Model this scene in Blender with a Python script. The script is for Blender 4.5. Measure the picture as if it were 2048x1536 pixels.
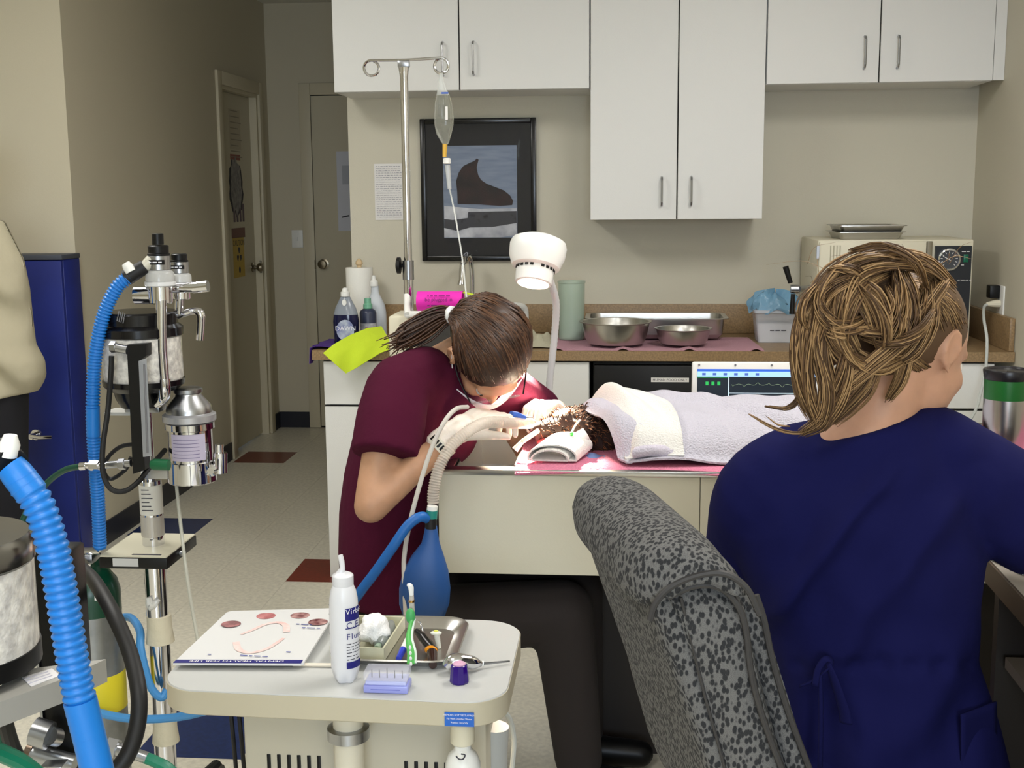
import bpy, bmesh, math, random
from mathutils import Vector as V, Matrix as Mx, noise
random.seed(7)
for o in list(bpy.data.objects): bpy.data.objects.remove(o)
SC = bpy.context.scene
COL = SC.collection
# ---------------------------------------------------------------- camera
F, H = 2400.0, 1.52
yaw, pitch, roll = math.radians(5.2), math.atan(375/2400.0), math.radians(0.5)
FW = V((-math.sin(yaw)*math.cos(pitch), math.cos(yaw)*math.cos(pitch), -math.sin(pitch)))
_r0 = V((math.cos(yaw), math.sin(yaw), 0)); _u0 = _r0.cross(FW)
RT = _r0*math.cos(roll) - _u0*math.sin(roll)
UP = _u0*math.cos(roll) + _r0*math.sin(roll)
CP = V((0, 0, H))
cam = bpy.data.objects.new('camera', bpy.data.cameras.new('camera'))
COL.objects.link(cam)
cam.matrix_world = Mx(((RT.x, UP.x, -FW.x, CP.x), (RT.y, UP.y, -FW.y, CP.y), (RT.z, UP.z, -FW.z, CP.z), (0, 0, 0, 1)))
cam.data.sensor_fit = 'HORIZONTAL'; cam.data.sensor_width = 36.0
cam.data.lens = 36.0*F/2048.0
cam.data.clip_start = 0.05
SC.camera = cam
def ray(x, y): return FW + RT*((x-1024)/F) + UP*((768-y)/F)
def P(x, y, Y): d = ray(x, y); return CP + d*(Y/d.y)          # point of a sight line at depth Y (metres into the room)
def PZ(x, y, z): d = ray(x, y); return CP + d*((z-H)/d.z)
def PX(x, y, X): d = ray(x, y); return CP + d*(X/d.x)
def prj(p):
    q = V(p)-CP; z = q.dot(FW); return 1024+F*q.dot(RT)/z, 768-F*q.dot(UP)/z, z
# ---------------------------------------------------------------- world, exposure, ceiling light
W = bpy.data.worlds.new('world'); SC.world = W; W.use_nodes = True
W.node_tree.nodes['Background'].inputs[0].default_value = (0.62, 0.75, 1.0, 1)
W.node_tree.nodes['Background'].inputs[1].default_value = 1.0
SC.view_settings.view_transform = 'Standard'; SC.view_settings.look = 'None'
SC.view_settings.gamma = 1.0; SC.view_settings.exposure = -0.13
SC.view_settings.use_curve_mapping = False
TUBE_W = 33.0          # watts in each ceiling troffer
TUBE_COL = (1.0, 0.985, 0.955)
WINDOW_W = 100.0
SPOT_W = 700.0
# ---------------------------------------------------------------- helpers
def lin(c):
    c = c/255.0
    return c/12.92 if c <= .04045 else ((c+.055)/1.055)**2.4
def rgb(c): return (lin(c[0]), lin(c[1]), lin(c[2]), 1)
MATS = {}
def mat(name, col, rough=.5, metal=0, var=0, vscale=8, bump=0, bscale=60, trans=0, ior=1.45, alpha=1, emit=None, estr=0, col2=None, coat=0, sss=0, aniso=0, stretch=None, thresh=None, sheen=0, spec=None):
    if name in MATS: return MATS[name]
    m = bpy.data.materials.new(name); m.use_nodes = True; MATS[name] = m
    nt = m.node_tree; N = nt.nodes; L = nt.links; b = N['Principled BSDF']
    b.inputs['Base Color'].default_value = rgb(col); b.inputs['Roughness'].default_value = rough
    b.inputs['Metallic'].default_value = metal; b.inputs['IOR'].default_value = ior
    b.inputs['Transmission Weight'].default_value = trans; b.inputs['Alpha'].default_value = alpha
    b.inputs['Coat Weight'].default_value = coat
    if spec is not None: b.inputs['Specular IOR Level'].default_value = spec
    if sheen: b.inputs['Sheen Weight'].default_value = sheen
    if sss:
        b.inputs['Subsurface Weight'].default_value = sss; b.inputs['Subsurface Radius'].default_value = (.01, .004, .002)
        b.inputs['Subsurface Scale'].default_value = 1
    if aniso: b.inputs['Anisotropic'].default_value = aniso
    if emit: b.inputs['Emission Color'].default_value = rgb(emit); b.inputs['Emission Strength'].default_value = estr
    if var or bump or col2:
        tc = N.new('ShaderNodeTexCoord'); src = tc.outputs['Object']
        if stretch:
            mp = N.new('ShaderNodeMapping'); mp.inputs['Scale'].default_value = stretch; L.new(src, mp.inputs[0]); src = mp.outputs[0]
    if var or col2:
        nz = N.new('ShaderNodeTexNoise'); nz.inputs['Scale'].default_value = vscale; nz.inputs['Detail'].default_value = 4
        L.new(src, nz.inputs['Vector'])
        cr = N.new('ShaderNodeValToRGB'); e = cr.color_ramp.elements
        c2 = col2 or tuple(max(0, x*(1-var)) for x in col)
        lo, hi = thresh or (.35, .65)
        e[0].position = lo; e[1].position = hi
        e[0].color = rgb(c2); e[1].color = rgb(col if col2 else tuple(min(255, x*(1+var*.4)) for x in col))
        L.new(nz.outputs['Fac'], cr.inputs[0]); L.new(cr.outputs[0], b.inputs['Base Color'])
    if bump:
        nb = N.new('ShaderNodeTexNoise'); nb.inputs['Scale'].default_value = bscale; nb.inputs['Detail'].default_value = 3
        L.new(src, nb.inputs['Vector'])
        bp = N.new('ShaderNodeBump'); bp.inputs['Strength'].default_value = bump; bp.inputs['Distance'].default_value = .01
        L.new(nb.outputs['Fac'], bp.inputs['Height']); L.new(bp.outputs[0], b.inputs['Normal'])
    return m
def catmull(pts, k=6):
    pts = [V(p) for p in pts]
    if len(pts) < 3 or k < 2: return pts
    out = []
    for i in range(len(pts)-1):
        p1, p2 = pts[i], pts[i+1]
        p0 = pts[i-1] if i else p1*2-p2
        p3 = pts[i+2] if i+2 < len(pts) else p2*2-p1
        for j in range(k):
            t = j/k
            out.append(.5*((2*p1)+(p2-p0)*t+(2*p0-5*p1+4*p2-p3)*t*t+(3*p1-p0-3*p2+p3)*t*t*t))
    out.append(pts[-1]); return out
def interp(vals, n):
    out = []
    for i in range(n):
        t = i/(n-1)*(len(vals)-1); k = min(int(t), len(vals)-2); out.append(vals[k]+(vals[k+1]-vals[k])*(t-k))
    return out
def frame(o, x, z):   # matrix with origin o, X axis x, Z axis about z
    x = V(x).normalized(); z = V(z); y = z.cross(x).normalized(); z = x.cross(y)
    return Mx(((x.x, y.x, z.x, o[0]), (x.y, y.y, z.y, o[1]), (x.z, y.z, z.z, o[2]), (0, 0, 0, 1)))
def TR(x, y, z, rz=0): return Mx.Translation((x, y, z)) @ Mx.Rotation(rz, 4, 'Z')
class B:
    def __init__(s, M=None): s.bm = bmesh.new(); s.M = M or Mx()
    def v(s, p): return s.bm.verts.new(s.M @ V(p))
    def f(s, vs, mi=0):
        try: fc = s.bm.faces.new(vs); fc.material_index = mi; return fc
        except ValueError: return None
    def box(s, a, b, mi=0, bev=0, seg=2):
        t = bmesh.new()
        vs = [t.verts.new((x, y, z)) for z in (a[2], b[2]) for y in (a[1], b[1]) for x in (a[0], b[0])]
        for q in ((0, 2, 3, 1), (4, 5, 7, 6), (0, 1, 5, 4), (2, 6, 7, 3), (0, 4, 6, 2), (1, 3, 7, 5)): t.faces.new([vs[i] for i in q])
        if bev:
            bev = min(bev, .49*min(abs(b[i]-a[i]) for i in range(3)))
            bmesh.ops.bevel(t, geom=t.edges[:], offset=bev, segments=seg, profile=.5, affect='EDGES')
        s.merge(t, mi); return s
    def merge(s, t, mi=0):
        mp = {v: s.v(v.co) for v in t.verts}
        for fc in t.faces: s.f([mp[v] for v in fc.verts], mi)
        t.free()
    def loft(s, rings, mi=0, cap=True, closed=True):
        R = [[s.v(p) for p in r] for r in rings]; n = len(R[0])
        for a, b in zip(R, R[1:]):
            for i in range(n if closed else n-1):
                j = (i+1) % n; s.f([a[i], a[j], b[j], b[i]], mi)
        if cap and closed: s.f(R[0][::-1], mi); s.f(R[-1], mi)
        return s
    def tube(s, pts, r, n=10, sm=0, mi=0, cap=True, flat=1.0):
        if sm: pts = catmull(pts, sm)
        pts = [V(p) for p in pts]; m = len(pts)
        rr = interp(r, m) if isinstance(r, (list, tuple)) else ([r(i/(m-1)) for i in range(m)] if callable(r) else [r]*m)
        t0 = (pts[1]-pts[0]).normalized(); nrm = t0.orthogonal().normalized()
        if abs(t0.z) < .9: nrm = (V((0, 0, 1))-t0*t0.z).normalized()
        rings = []
        for i, p in enumerate(pts):
            t = (pts[min(i+1, m-1)]-pts[max(i-1, 0)]).normalized()
            nrm = (nrm-t*nrm.dot(t)).normalized(); bn = t.cross(nrm)
            rings.append([p+nrm*(math.cos(a)*rr[i]*flat)+bn*(math.sin(a)*rr[i]) for a in [2*math.pi*k/n for k in range(n)]])
        return s.loft(rings, mi, cap)
    def cyl(s, p0, p1, r0, r1=None, n=20, mi=0): return s.tube([p0, p1], [r0, r0 if r1 is None else r1], n, 0, mi)
    def lathe(s, prof, c=(0, 0, 0), n=28, mi=0, M=None):   # prof [(r, z)] round Z through c
        M = M or Mx.Translation(c)
        rings = [[M @ V((r*math.cos(2*math.pi*k/n), r*math.sin(2*math.pi*k/n), z)) for k in range(n)] for r, z in [(max(r, 1e-4), z) for r, z in prof]]
        return s.loft(rings, mi)
    def ell(s, c, r, n=16, m=10, R=None, mi=0):
        r = (r, r, r) if not hasattr(r, '__len__') else r; R = R or Mx(); R = R.to_3x3()
        rings = []
        for j in range(m+1):
            a = -math.pi/2+math.pi*j/m; ca = max(math.cos(a), 1e-3)
            rings.append([V(c)+R @ V((r[0]*ca*math.cos(2*math.pi*k/n), r[1]*ca*math.sin(2*math.pi*k/n), r[2]*math.sin(a))) for k in range(n)])
        return s.loft(rings, mi)
    def prism(s, poly, z0, z1, mi=0, M=None):
        M = M or Mx()
        return s.loft([[M @ V((x, y, z0)) for x, y in poly], [M @ V((x, y, z1)) for x, y in poly]], mi)
    def grid(s, fn, nu, nv, mi=0, thick=0):
        g = [[s.v(fn(i/nu, j/nv)) for j in range(nv+1)] for i in range(nu+1)]
        fs = [s.f([g[i][j], g[i+1][j], g[i+1][j+1], g[i][j+1]], mi) for i in range(nu) for j in range(nv)]
        if thick:
            s.bm.normal_update(); bmesh.ops.solidify(s.bm, geom=[x for x in fs if x], thickness=thick)
        return s
    def strip(s, rows, mi=0):
        return s.loft(rows, mi, False, False)
ORG = {}
def setp(o, label=None, cat=None, group=None, kind=None):
    for k, x in (('label', label), ('category', cat), ('group', group), ('kind', kind)):
        if x: o[k] = x
    return o
def thing(name, label, cat, loc=(0, 0, 0), group=None):
    o = bpy.data.objects.new(name, None); COL.objects.link(o); o.location = loc; o.empty_display_size = .05
    ORG[o.name] = V(loc); return setp(o, label, cat, group)
def mk(name, b, m, parent=None, sharp=35, label=None, cat=None, group=None, kind=None, sub=0, recalc=True):
    me = bpy.data.meshes.new(name); bm = b.bm if isinstance(b, B) else b
    if recalc: bmesh.ops.recalc_face_normals(bm, faces=bm.faces[:])
    if parent is not None: org = ORG[parent.name]
    else:
        co = [v.co for v in bm.verts]
        org = V((sum(min(c[i] for c in co)+max(c[i] for c in co) for i in (0,))/2, (min(c.y for c in co)+max(c.y for c in co))/2, min(c.z for c in co)))
    for v in bm.verts: v.co -= org
    bm.to_mesh(me); bm.free()
    for x in (m if isinstance(m, (list, tuple)) else [m]): me.materials.append(x)
    me.shade_smooth()
    if sharp < 180: me.set_sharp_from_angle(angle=math.radians(sharp))
    o = bpy.data.objects.new(name, me); COL.objects.link(o); ORG[o.name] = org
    if parent is not None: o.parent = parent
    else: o.location = org
    if sub:
        md = o.modifiers.new('s', 'SUBSURF'); md.levels = sub; md.render_levels = sub
    return setp(o, label, cat, group, kind)
def bake(o):      # apply modifiers into the mesh
    dg = bpy.context.evaluated_depsgraph_get(); ev = o.evaluated_get(dg)
    me = bpy.data.meshes.new_from_object(ev, depsgraph=dg); old = o.data; o.modifiers.clear(); o.data = me; bpy.data.meshes.remove(old)
    me.shade_smooth(); return o
def fuse(name, b, m, parent, vox=.008, it=6, fac=.5, **k):   # one continuous skin over overlapping volumes
    o = mk(name, b, m, parent, 180, **k)
    r = o.modifiers.new('r', 'REMESH'); r.mode = 'VOXEL'; r.voxel_size = vox; r.use_smooth_shade = True
    s = o.modifiers.new('s', 'SMOOTH'); s.factor = fac; s.iterations = it
    return bake(o)
def text(name, body, size, M, m, parent, align='CENTER', depth=.0004, sx=1):
    cu = bpy.data.curves.new(name, 'FONT'); cu.body = body; cu.size = size; cu.align_x = align; cu.align_y = 'CENTER'; cu.resolution_u = 2
    t = bpy.data.objects.new(name, cu); COL.objects.link(t)
    dg = bpy.context.evaluated_depsgraph_get(); me = bpy.data.meshes.new_from_object(t.evaluated_get(dg), depsgraph=dg)
    COL.objects.unlink(t); bpy.data.objects.remove(t)
    org = ORG[parent.name]
    for v in me.vertices: v.co = M @ V((v.co.x*sx, v.co.y, depth)) - org
    me.materials.clear(); me.materials.append(m)
    o = bpy.data.objects.new(name, me); COL.objects.link(o); o.parent = parent; ORG[o.name] = org
    return o
def squig(name, M, w, h, m, parent):     # writing too small to read: one line of broken strokes
    b = B(M); x = -w/2
    while x < w/2-h*.4:
        l = min(random.uniform(.6, 2.6)*h, w/2-x); b.box((x, -h*.22, .0002), (x+l, h*.22, .0005)); x += l+h*.5
    return mk(name, b, m, parent)
def dup(o, d, parent=None, **k):
    c = o.copy(); COL.objects.link(c); ORG[c.name] = ORG[o.name]+V(d)
    if parent is not None: c.parent = parent
    else: c.location = o.location+V(d)
    for ch in list(o.children): dup(ch, d, c)
    return setp(c, **k)
# ---------------------------------------------------------------- materials
wallm = mat('wall_paint', (202, 194, 172), .75, bump=.05, bscale=180)
wallend = mat('wall_paint_pale', (202, 197, 180), .75, bump=.05, bscale=180)
trimm = mat('trim_paint', (206, 197, 172), .45)
doorm = mat('door_paint', (196, 188, 164), .4, bump=.03, bscale=40)
ceilm = mat('ceiling_tile', (225, 223, 214), .9, bump=.2, bscale=120)
basem = mat('cove_base', (34, 36, 46), .45)
tilec = mat('vinyl_tile_cream', (222, 217, 201), .3, var=.06, vscale=60, bump=.02, bscale=9)
tiler = mat('vinyl_tile_red', (112, 38, 24), .3, var=.1, vscale=60)
tileb = mat('vinyl_tile_blue', (36, 52, 98), .3, var=.12, vscale=60)
white = mat('white_laminate', (222, 222, 219), .45, bump=.04, bscale=260)
cream = mat('cream_laminate', (200, 196, 178), .45, bump=.03, bscale=260)
darkgap = mat('dark_gap', (30, 28, 26), .8)
brown = mat('brown_laminate', (148, 122, 88), .4, var=.12, vscale=140)
browned = mat('brown_laminate_edge', (140, 112, 76), .45, var=.1, vscale=140)
chrome = mat('chrome', (222, 222, 226), .08, 1)
steel = mat('brushed_steel', (190, 188, 184), .28, 1, bump=.03, bscale=60, stretch=(1, 30, 1))
satin = mat('satin_metal', (170, 172, 176), .3, 1)
brass = mat('worn_knob_metal', (140, 132, 116), .25, 1)
black = mat('black_plastic', (12, 12, 13), .4, spec=.35)
blackr = mat('black_rubber', (14, 14, 16), .55)
whitep = mat('white_plastic', (232, 232, 228), .35)
creamp = mat('cream_plastic', (214, 208, 186), .4)
paper = mat('paper', (226, 224, 222), .8)
ink = mat('ink', (60, 60, 70), .7)
clear = mat('clear_plastic', (235, 238, 238), .12, trans=.92, ior=1.2, alpha=.35)
bluehose = mat('blue_hose', (26, 116, 200), .38)
navyp = mat('navy_print', (26, 24, 110), .5)
# ================================================================ the room
XL, XR, YB, YE, YL, XW, ZC = -2.28, 1.468, 5.225, 7.772, 4.88, -1.18, 2.75
X0, Y0 = -4.4, -3.2
def struct(name, b, m, parent=None, sharp=35): return mk(name, b, m, parent, sharp, kind=None if parent else 'structure')
floor = struct('floor', B().box((X0-.1, Y0-.1, -.1), (XR+.1, YE+.1, -.002)), tilec)
TP, TX, TY = .305, -2.25, 5.15
cells = []
for i in range(-7, 13):
    for j in range(-14, 9):
        x, y = TX+i*TP, TY+j*TP
        if x < -4.3 or x+TP > XR or y+TP > YE: continue
        if y+TP > YL and (x+TP < XL or x > XW): continue
        pr = [prj((x+a*TP, y+c*TP, 0)) for a in (0, 1) for c in (0, 1)]
        if min(q[2] for q in pr) < .5: continue
        if max(q[0] for q in pr) < -60 or min(q[0] for q in pr) > 1300 or min(q[1] for q in pr) > 1580: continue
        cells.append((i, j))
red = {(0, 5), (3, -2), (0, -5)}; blu = {(0, 0), (3, -7)}
tm = {}
for c, m in (('c', tilec), ('r', tiler), ('b', tileb)):
    me = bpy.data.meshes.new('floor_tile'); t = bmesh.new(); h = TP/2-.0004
    bb = B().box((-h, -h, -.002), (h, h, 0)); bb.bm.to_mesh(me); bb.bm.free(); me.materials.append(m); tm[c] = me
for (i, j) in cells[:300]:
    o = bpy.data.objects.new('floor_tile', tm['r' if (i, j) in red else 'b' if (i, j) in blu else 'c']); COL.objects.link(o)
    o.parent = floor; o.location = V((TX+(i+.5)*TP, TY+(j+.5)*TP, 0))-ORG['floor']
struct('ceiling', B().box((X0-.1, Y0-.1, ZC), (XR+.1, YE+.1, ZC+.1)), ceilm)
T = .12
# corridor wall with an opening for door_1
D0, D1, DZ = 6.835, 7.545, 2.165
w = B().box((XL-T, YL, 0), (XL, D0, ZC)).box((XL-T, D1, 0), (XL, YE+.1, ZC)).box((XL-T, D0, DZ), (XL, D1, ZC))
struct('wall_left', w, wallm)
struct('wall_left_return', B().box((X0-.1, YL, 0), (XL-T, YL+T, ZC)), wallm)
struct('wall_end', B().box((XL, YE, 0), (XW+.3, YE+T, ZC)), wallm)
struct('wall_back', B().box((XW, YB, 0), (XR+.1, YB+T, ZC)), wallend)
struct('wall_corridor_side', B().box((XW, YB+T, 0), (XW+T, YE, ZC)), wallm)
struct('wall_right', B().box((XR, Y0, 0), (XR+T, YB, ZC)), wallend)
struct('wall_far_left', B().box((X0-.1, Y0, 0), (X0, YL, ZC)), wallm)
# wall behind the camera with a window
wx0, wx1, wz0, wz1 = -.5, 1.1, .95, 2.35
w = B().box((X0, Y0-T, 0), (wx0, Y0, ZC)).box((wx1, Y0-T, 0), (XR, Y0, ZC)).box((wx0, Y0-T, 0), (wx1, Y0, wz0)).box((wx0, Y0-T, wz1), (wx1, Y0, ZC))
struct('wall_rear', w, wallm)
win = struct('window_1', B().box((wx0, Y0-T, wz0), (wx0+.06, Y0, wz1)).box((wx1-.06, Y0-T, wz0), (wx1, Y0, wz1)).box((wx0+.06, Y0-T, wz0), (wx1-.06, Y0, wz0+.06)).box((wx0+.06, Y0-T, wz1-.06), (wx1-.06, Y0, wz1)).box(((wx0+wx1)/2-.03, Y0-T, wz0+.06), ((wx0+wx1)/2+.03, Y0, wz1-.06)), trimm)
for a, c in ((wx0+.06, (wx0+wx1)/2-.03), ((wx0+wx1)/2+.03, wx1-.06)):
    struct('pane', B().box((a, Y0-.07, wz0+.06), (c, Y0-.065, wz1-.06)), mat('window_glass', (250, 252, 255), .02, trans=1, ior=1.0), win)
ld = bpy.data.lights.new('window_daylight', 'AREA'); ld.shape = 'RECTANGLE'; ld.size = wx1-wx0-.14; ld.size_y = wz1-wz0-.14; ld.energy = WINDOW_W; ld.color = (.74, .86, 1)
lo = bpy.data.objects.new('window_daylight', ld); COL.objects.link(lo); lo.location = ((wx0+wx1)/2, Y0+.02, (wz0+wz1)/2); lo.rotation_euler = (math.radians(90), 0, math.radians(180))
lo.rotation_euler = (math.radians(90), 0, 0)
# baseboards
struct('baseboard_left', B().box((XL, YL, 0), (XL+.008, D0-.085, .105)), basem)
struct('baseboard_left_far', B().box((XL, D1+.085, 0), (XL+.008, YE, .105)), basem)
struct('baseboard_end', B().box((XL+.008, YE-.008, 0), (-2.06, YE, .105)), basem)
struct('baseboard_left_return', B().box((X0, YL-.008, 0), (XL, YL, .105)), basem)
# door 1 (in the corridor wall)
c = B()
c.box((XL, D0-.075, 0), (XL+.018, D0, DZ+.075), bev=.004).box((XL, D1, 0), (XL+.018, D1+.075, DZ+.075), bev=.004).box((XL, D0, DZ), (XL+.018, D1, DZ+.075), bev=.004)
struct('trim_1', c, trimm)
c = B().box((XL-T, D0, 0), (XL, D0+.02, DZ)).box((XL-T, D1-.02, 0), (XL, D1, DZ)).box((XL-T, D0+.02, DZ-.02), (XL, D1-.02, DZ))
struct('trim_2', c, trimm)
d1 = struct('door_1', B().box((XL-.085, D0+.022, .01), (XL-.045, D1-.022, DZ-.022)), doorm)
k = B(); ky = D1-.085; kz = 1.09
k.lathe([(.032, 0), (.032, .006), (.012, .01), (.012, .03), (.024, .036), (.029, .05), (.024, .064), (.0, .068)], M=frame((XL-.045, ky, kz), (0, 1, 0), (1, 0, 0)))
struct('door_knob', k, brass, d1)
struct('strike_plate', B().box((XL-.02, D1-.0215, kz-.04), (XL-.004, D1-.0195, kz+.04)), brass, d1)
# door 2 (end wall, beyond the corridor)
ex0, ex1 = -1.995, -1.19
c = B().box((ex0-.075, YE-.018, 0), (ex0, YE, DZ+.085), bev=.004).box((ex0, YE-.018, DZ+.01), (XW, YE, DZ+.085), bev=.004)
struct('trim_3', c, trimm)
d2 = struct('door_2', B().box((ex0+.004, YE-.012, .012), (ex1, YE-.001, DZ+.004)), doorm)
struct('door_gap', B().box((ex0, YE-.0005, 0), (ex1, YE-.0001, DZ+.01)), darkgap, d2)
k = B().lathe([(.034, 0), (.034, .006), (.013, .01), (.013, .03), (.026, .036), (.031, .05), (.026, .064), (.0, .068)], M=frame((-1.938, YE-.012, 1.093), (1, 0, 0), (0, -1, 0)))
struct('door_knob', k, brass, d2)
struct('latch_plate', B().box((ex0-.004, YE-.019, 1.06), (ex0+.005, YE-.012, 1.12)), brass, d2)
# light switch
s = thing('light_switch', 'white light switch plate on the end wall beside the far door', 'switch', (-2.11, YE, 1.2))
mk('cover_plate', B().box((-2.15, YE-.006, 1.2), (-2.075, YE, 1.315), bev=.003), whitep, s)
mk('toggle', B().box((-2.118, YE-.014, 1.245), (-2.107, YE-.006, 1.27), bev=.002), whitep, s)
# ceiling troffers: the lamps of the room
def troffer(x, y, w, l, watts, where, colr=TUBE_COL):
    t = thing('ceiling_light', 'recessed fluorescent ceiling light ' + where, 'ceiling light', (x, y, ZC-.03))
    mk('frame', B().box((x-w/2, y-l/2, ZC-.03), (x-w/2+.03, y+l/2, ZC)).box((x+w/2-.03, y-l/2, ZC-.03), (x+w/2, y+l/2, ZC)).box((x-w/2+.03, y-l/2, ZC-.03), (x+w/2-.03, y-l/2+.03, ZC)).box((x-w/2+.03, y+l/2-.03, ZC-.03), (x+w/2-.03, y+l/2, ZC)), whitep, t)
    mk('diffuser', B().box((x-w/2+.03, y-l/2+.03, ZC-.012), (x+w/2-.03, y+l/2-.03, ZC-.004)), mat('lit_diffuser', (255, 252, 244), .6, emit=(255, 250, 238), estr=3), t)
    d = bpy.data.lights.new('tubes', 'AREA'); d.shape = 'RECTANGLE'; d.size = w-.08; d.size_y = l-.08; d.energy = watts; d.color = colr
    o = bpy.data.objects.new('tubes', d); COL.objects.link(o); o.parent = t; o.location = (0, 0, .01)
troffer(-.8, .3, .6, 1.2, TUBE_W*.62, 'in front of the rolling instrument cart')
troffer(.75, 2.6, .6, 1.2, TUBE_W, 'above the wet table')
troffer(-1.75, 2.9, .6, 1.2, TUBE_W*.95, 'above the breathing machines')
troffer(.6, -1.4, .6, 1.2, TUBE_W, 'near the rear window')
# ================================================================ cabinets on the back wall
YC = YB-.33
def pull(parent, x, z0, z1, y, lab=None):
    b = B().tube([(x, y, z0), (x, y-.022, z0+.004), (x, y-.03, z0+.014), (x, y-.03, z1-.014), (x, y-.022, z1-.004), (x, y, z1)], .0045, 8)
    return mk('handle', b, satin, parent, label='slim metal bar handle')
def upper(name, label, x0, x1, z0, z1, xm, h0, h1, hs):
    t = thing(name, label, 'cabinet', ((x0+x1)/2, (YC+YB)/2, z0), 'white wall cabinets')
    b = B().box((x0, YC+.019, z0), (x0+.018, YB-.002, z1)).box((x1-.018, YC+.019, z0), (x1, YB-.002, z1)).box((x0+.018, YC+.019, z0), (x1-.018, YB-.002, z0+.018)).box((x0+.018, YC+.019, z1-.018), (x1-.018, YB-.002, z1)).box((x0+.018, YC+.04, z0+.018), (x1-.018, YC+.045, z1-.018))
    mk('carcass', b, white, t)
    mk('door_gap_strip', B().box((xm-.004, YC+.012, z0+.002), (xm+.004, YC+.019, z1)), darkgap, t)
    for a, c, hx in ((x0, xm-.0018, hs[0]), (xm+.0018, x1, hs[1])):
        d = mk('cabinet_door', B().box((a+.0012, YC, z0+.001), (c-.0006, YC+.018, z1), bev=.0012, seg=1), white, t)
        pull(d, hx, h0, h1, YC)
    return t
upper('wall_cabinet', 'white two-door wall cabinet above the framed poster', -1.158, -.127, 1.942, 2.6, -.646, 2.0, 2.13, (-.711, -.588))
upper('wall_cabinet', 'tall white two-door wall cabinet hanging low between two shorter cabinets', -.123, .561, 1.423, 2.6, .223, 1.478, 1.592, (.162, .279))
upper('wall_cabinet', 'white two-door wall cabinet above the countertop steriliser', .565, 1.424, 1.945, 2.6, .995, 1.998, 2.12, (.936, 1.062))
mk('cabinet_filler', B().box((1.4255, YC+.002, 1.947), (XR-.001, YC+.02, 2.6)), white, label='white filler strip between wall cabinet and right wall', cat='panel')
# base cabinets
YF = 4.6; ZT = .93
def base(name, label, x0, x1, fronts, gapx=None):
    t = thing(name, label, 'cabinet', ((x0+x1)/2, (YF+YB)/2, 0), 'white base cabinets')
    mk('carcass', B().box((x0, YF+.02, 0.0), (x0+.018, YB-.002, ZT-.04)).box((x1-.018, YF+.02, 0), (x1, YB-.002, ZT-.04)).box((x0+.018, YF+.02, .1), (x1-.018, YB-.002, .118)).box((x0+.018, YF+.03, .118), (x1-.018, YF+.035, ZT-.04)).box((x0+.018, YF+.06, 0), (x1-.018, YF+.07, .1)), white, t)
    for (a, c, z0, z1, kind) in fronts:
        mk(kind, B().box((a+.0015, YF, z0+.0015), (c-.0015, YF+.018, z1-.0015), bev=.001, seg=1), white, t)
        mk('shadow_gap', B().box((a, YF+.012, z1-.003), (c, YF+.0185, z1+.003)), darkgap, t)
    return t
base('base_cabinet', 'white base cabinet with drawer under the hanging yellow cloth', -1.166, -.72, [(-1.166, -.72, .0, .705, 'door'), (-1.166, -.72, .712, .886, 'drawer')])
base('base_cabinet', 'white sink base cabinet under the chrome faucet', -.716, -.118, [(-.716, -.418, .1, .705, 'door'), (-.415, -.118, .1, .705, 'door'), (-.716, -.118, .712, .886, 'false_front')])
base('base_cabinet', 'white base cabinet with drawers below the steriliser', .585, 1.40, [(.585, .99, .1, .705, 'door'), (.993, 1.40, .1, .705, 'door'), (.585, .99, .712, .886, 'drawer'), (.993, 1.40, .712, .886, 'drawer')])
fr = thing('undercounter_fridge', 'black undercounter fridge with a small label on its door', 'fridge', (.23, 4.9, 0))
mk('body', B().box((-.105, YF+.03, .02), (.575, YB-.01, .885), bev=.004), black, fr)
fd = mk('door', B().box((-.1, YF-.01, .06), (.57, YF+.029, .875), bev=.006), black, fr)
lp = P(1340, 760, YF-.012)
mk('label_strip', B().box((lp.x-.072, YF-.0112, lp.z-.0085), (lp.x+.072, YF-.0102, lp.z+.0085)), paper, fd)
text('lettering', 'HUMAN FOOD ONLY', .0135, frame((lp.x, YF-.0113, lp.z), (1, 0, 0), (0, -1, 0)), ink, fd)
# countertop
ct = thing('countertop', 'brown laminate countertop running along the back wall', 'countertop', (.1, 4.9, ZT-.04))
sx0, sx1, sy0, sy1 = -.66, -.2, 4.72, 5.08
mk('worktop', B().box((-1.205, 4.585, ZT-.038), (sx0, YB-.001, ZT)).box((sx1, 4.585, ZT-.038), (XR-.002, YB-.001, ZT)).box((sx0, 4.585, ZT-.038), (sx1, sy0, ZT)).box((sx0, sy1, ZT-.038), (sx1, YB-.001, ZT)), brown, ct)
struct('trim_4', B().box((-1.18, YB-.02, ZT+.0005), (XR-.022, YB-.001, 1.055), bev=.002), brown)
struct('trim_5', B().box((XR-.021, 4.60, ZT+.0005), (XR-.002, YB-.001, 1.055), bev=.002), brown)
sk = thing('sink', 'stainless steel sink set into the brown countertop', 'sink', (-.43, 4.9, .76))
mk('bowl', B().box((sx0+.002, sy0+.002, .77), (sx1-.002, sy1-.002, .774)).box((sx0+.002, sy0+.002, .774), (sx0+.006, sy1-.002, ZT+.001)).box((sx1-.006, sy0+.002, .774), (sx1-.002, sy1-.002, ZT+.001)).box((sx0+.006, sy0+.002, .774), (sx1-.006, sy0+.006, ZT+.001)).box((sx0+.006, sy1-.006, .774), (sx1-.006, sy1-.002, ZT+.001)), steel, sk)
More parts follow.
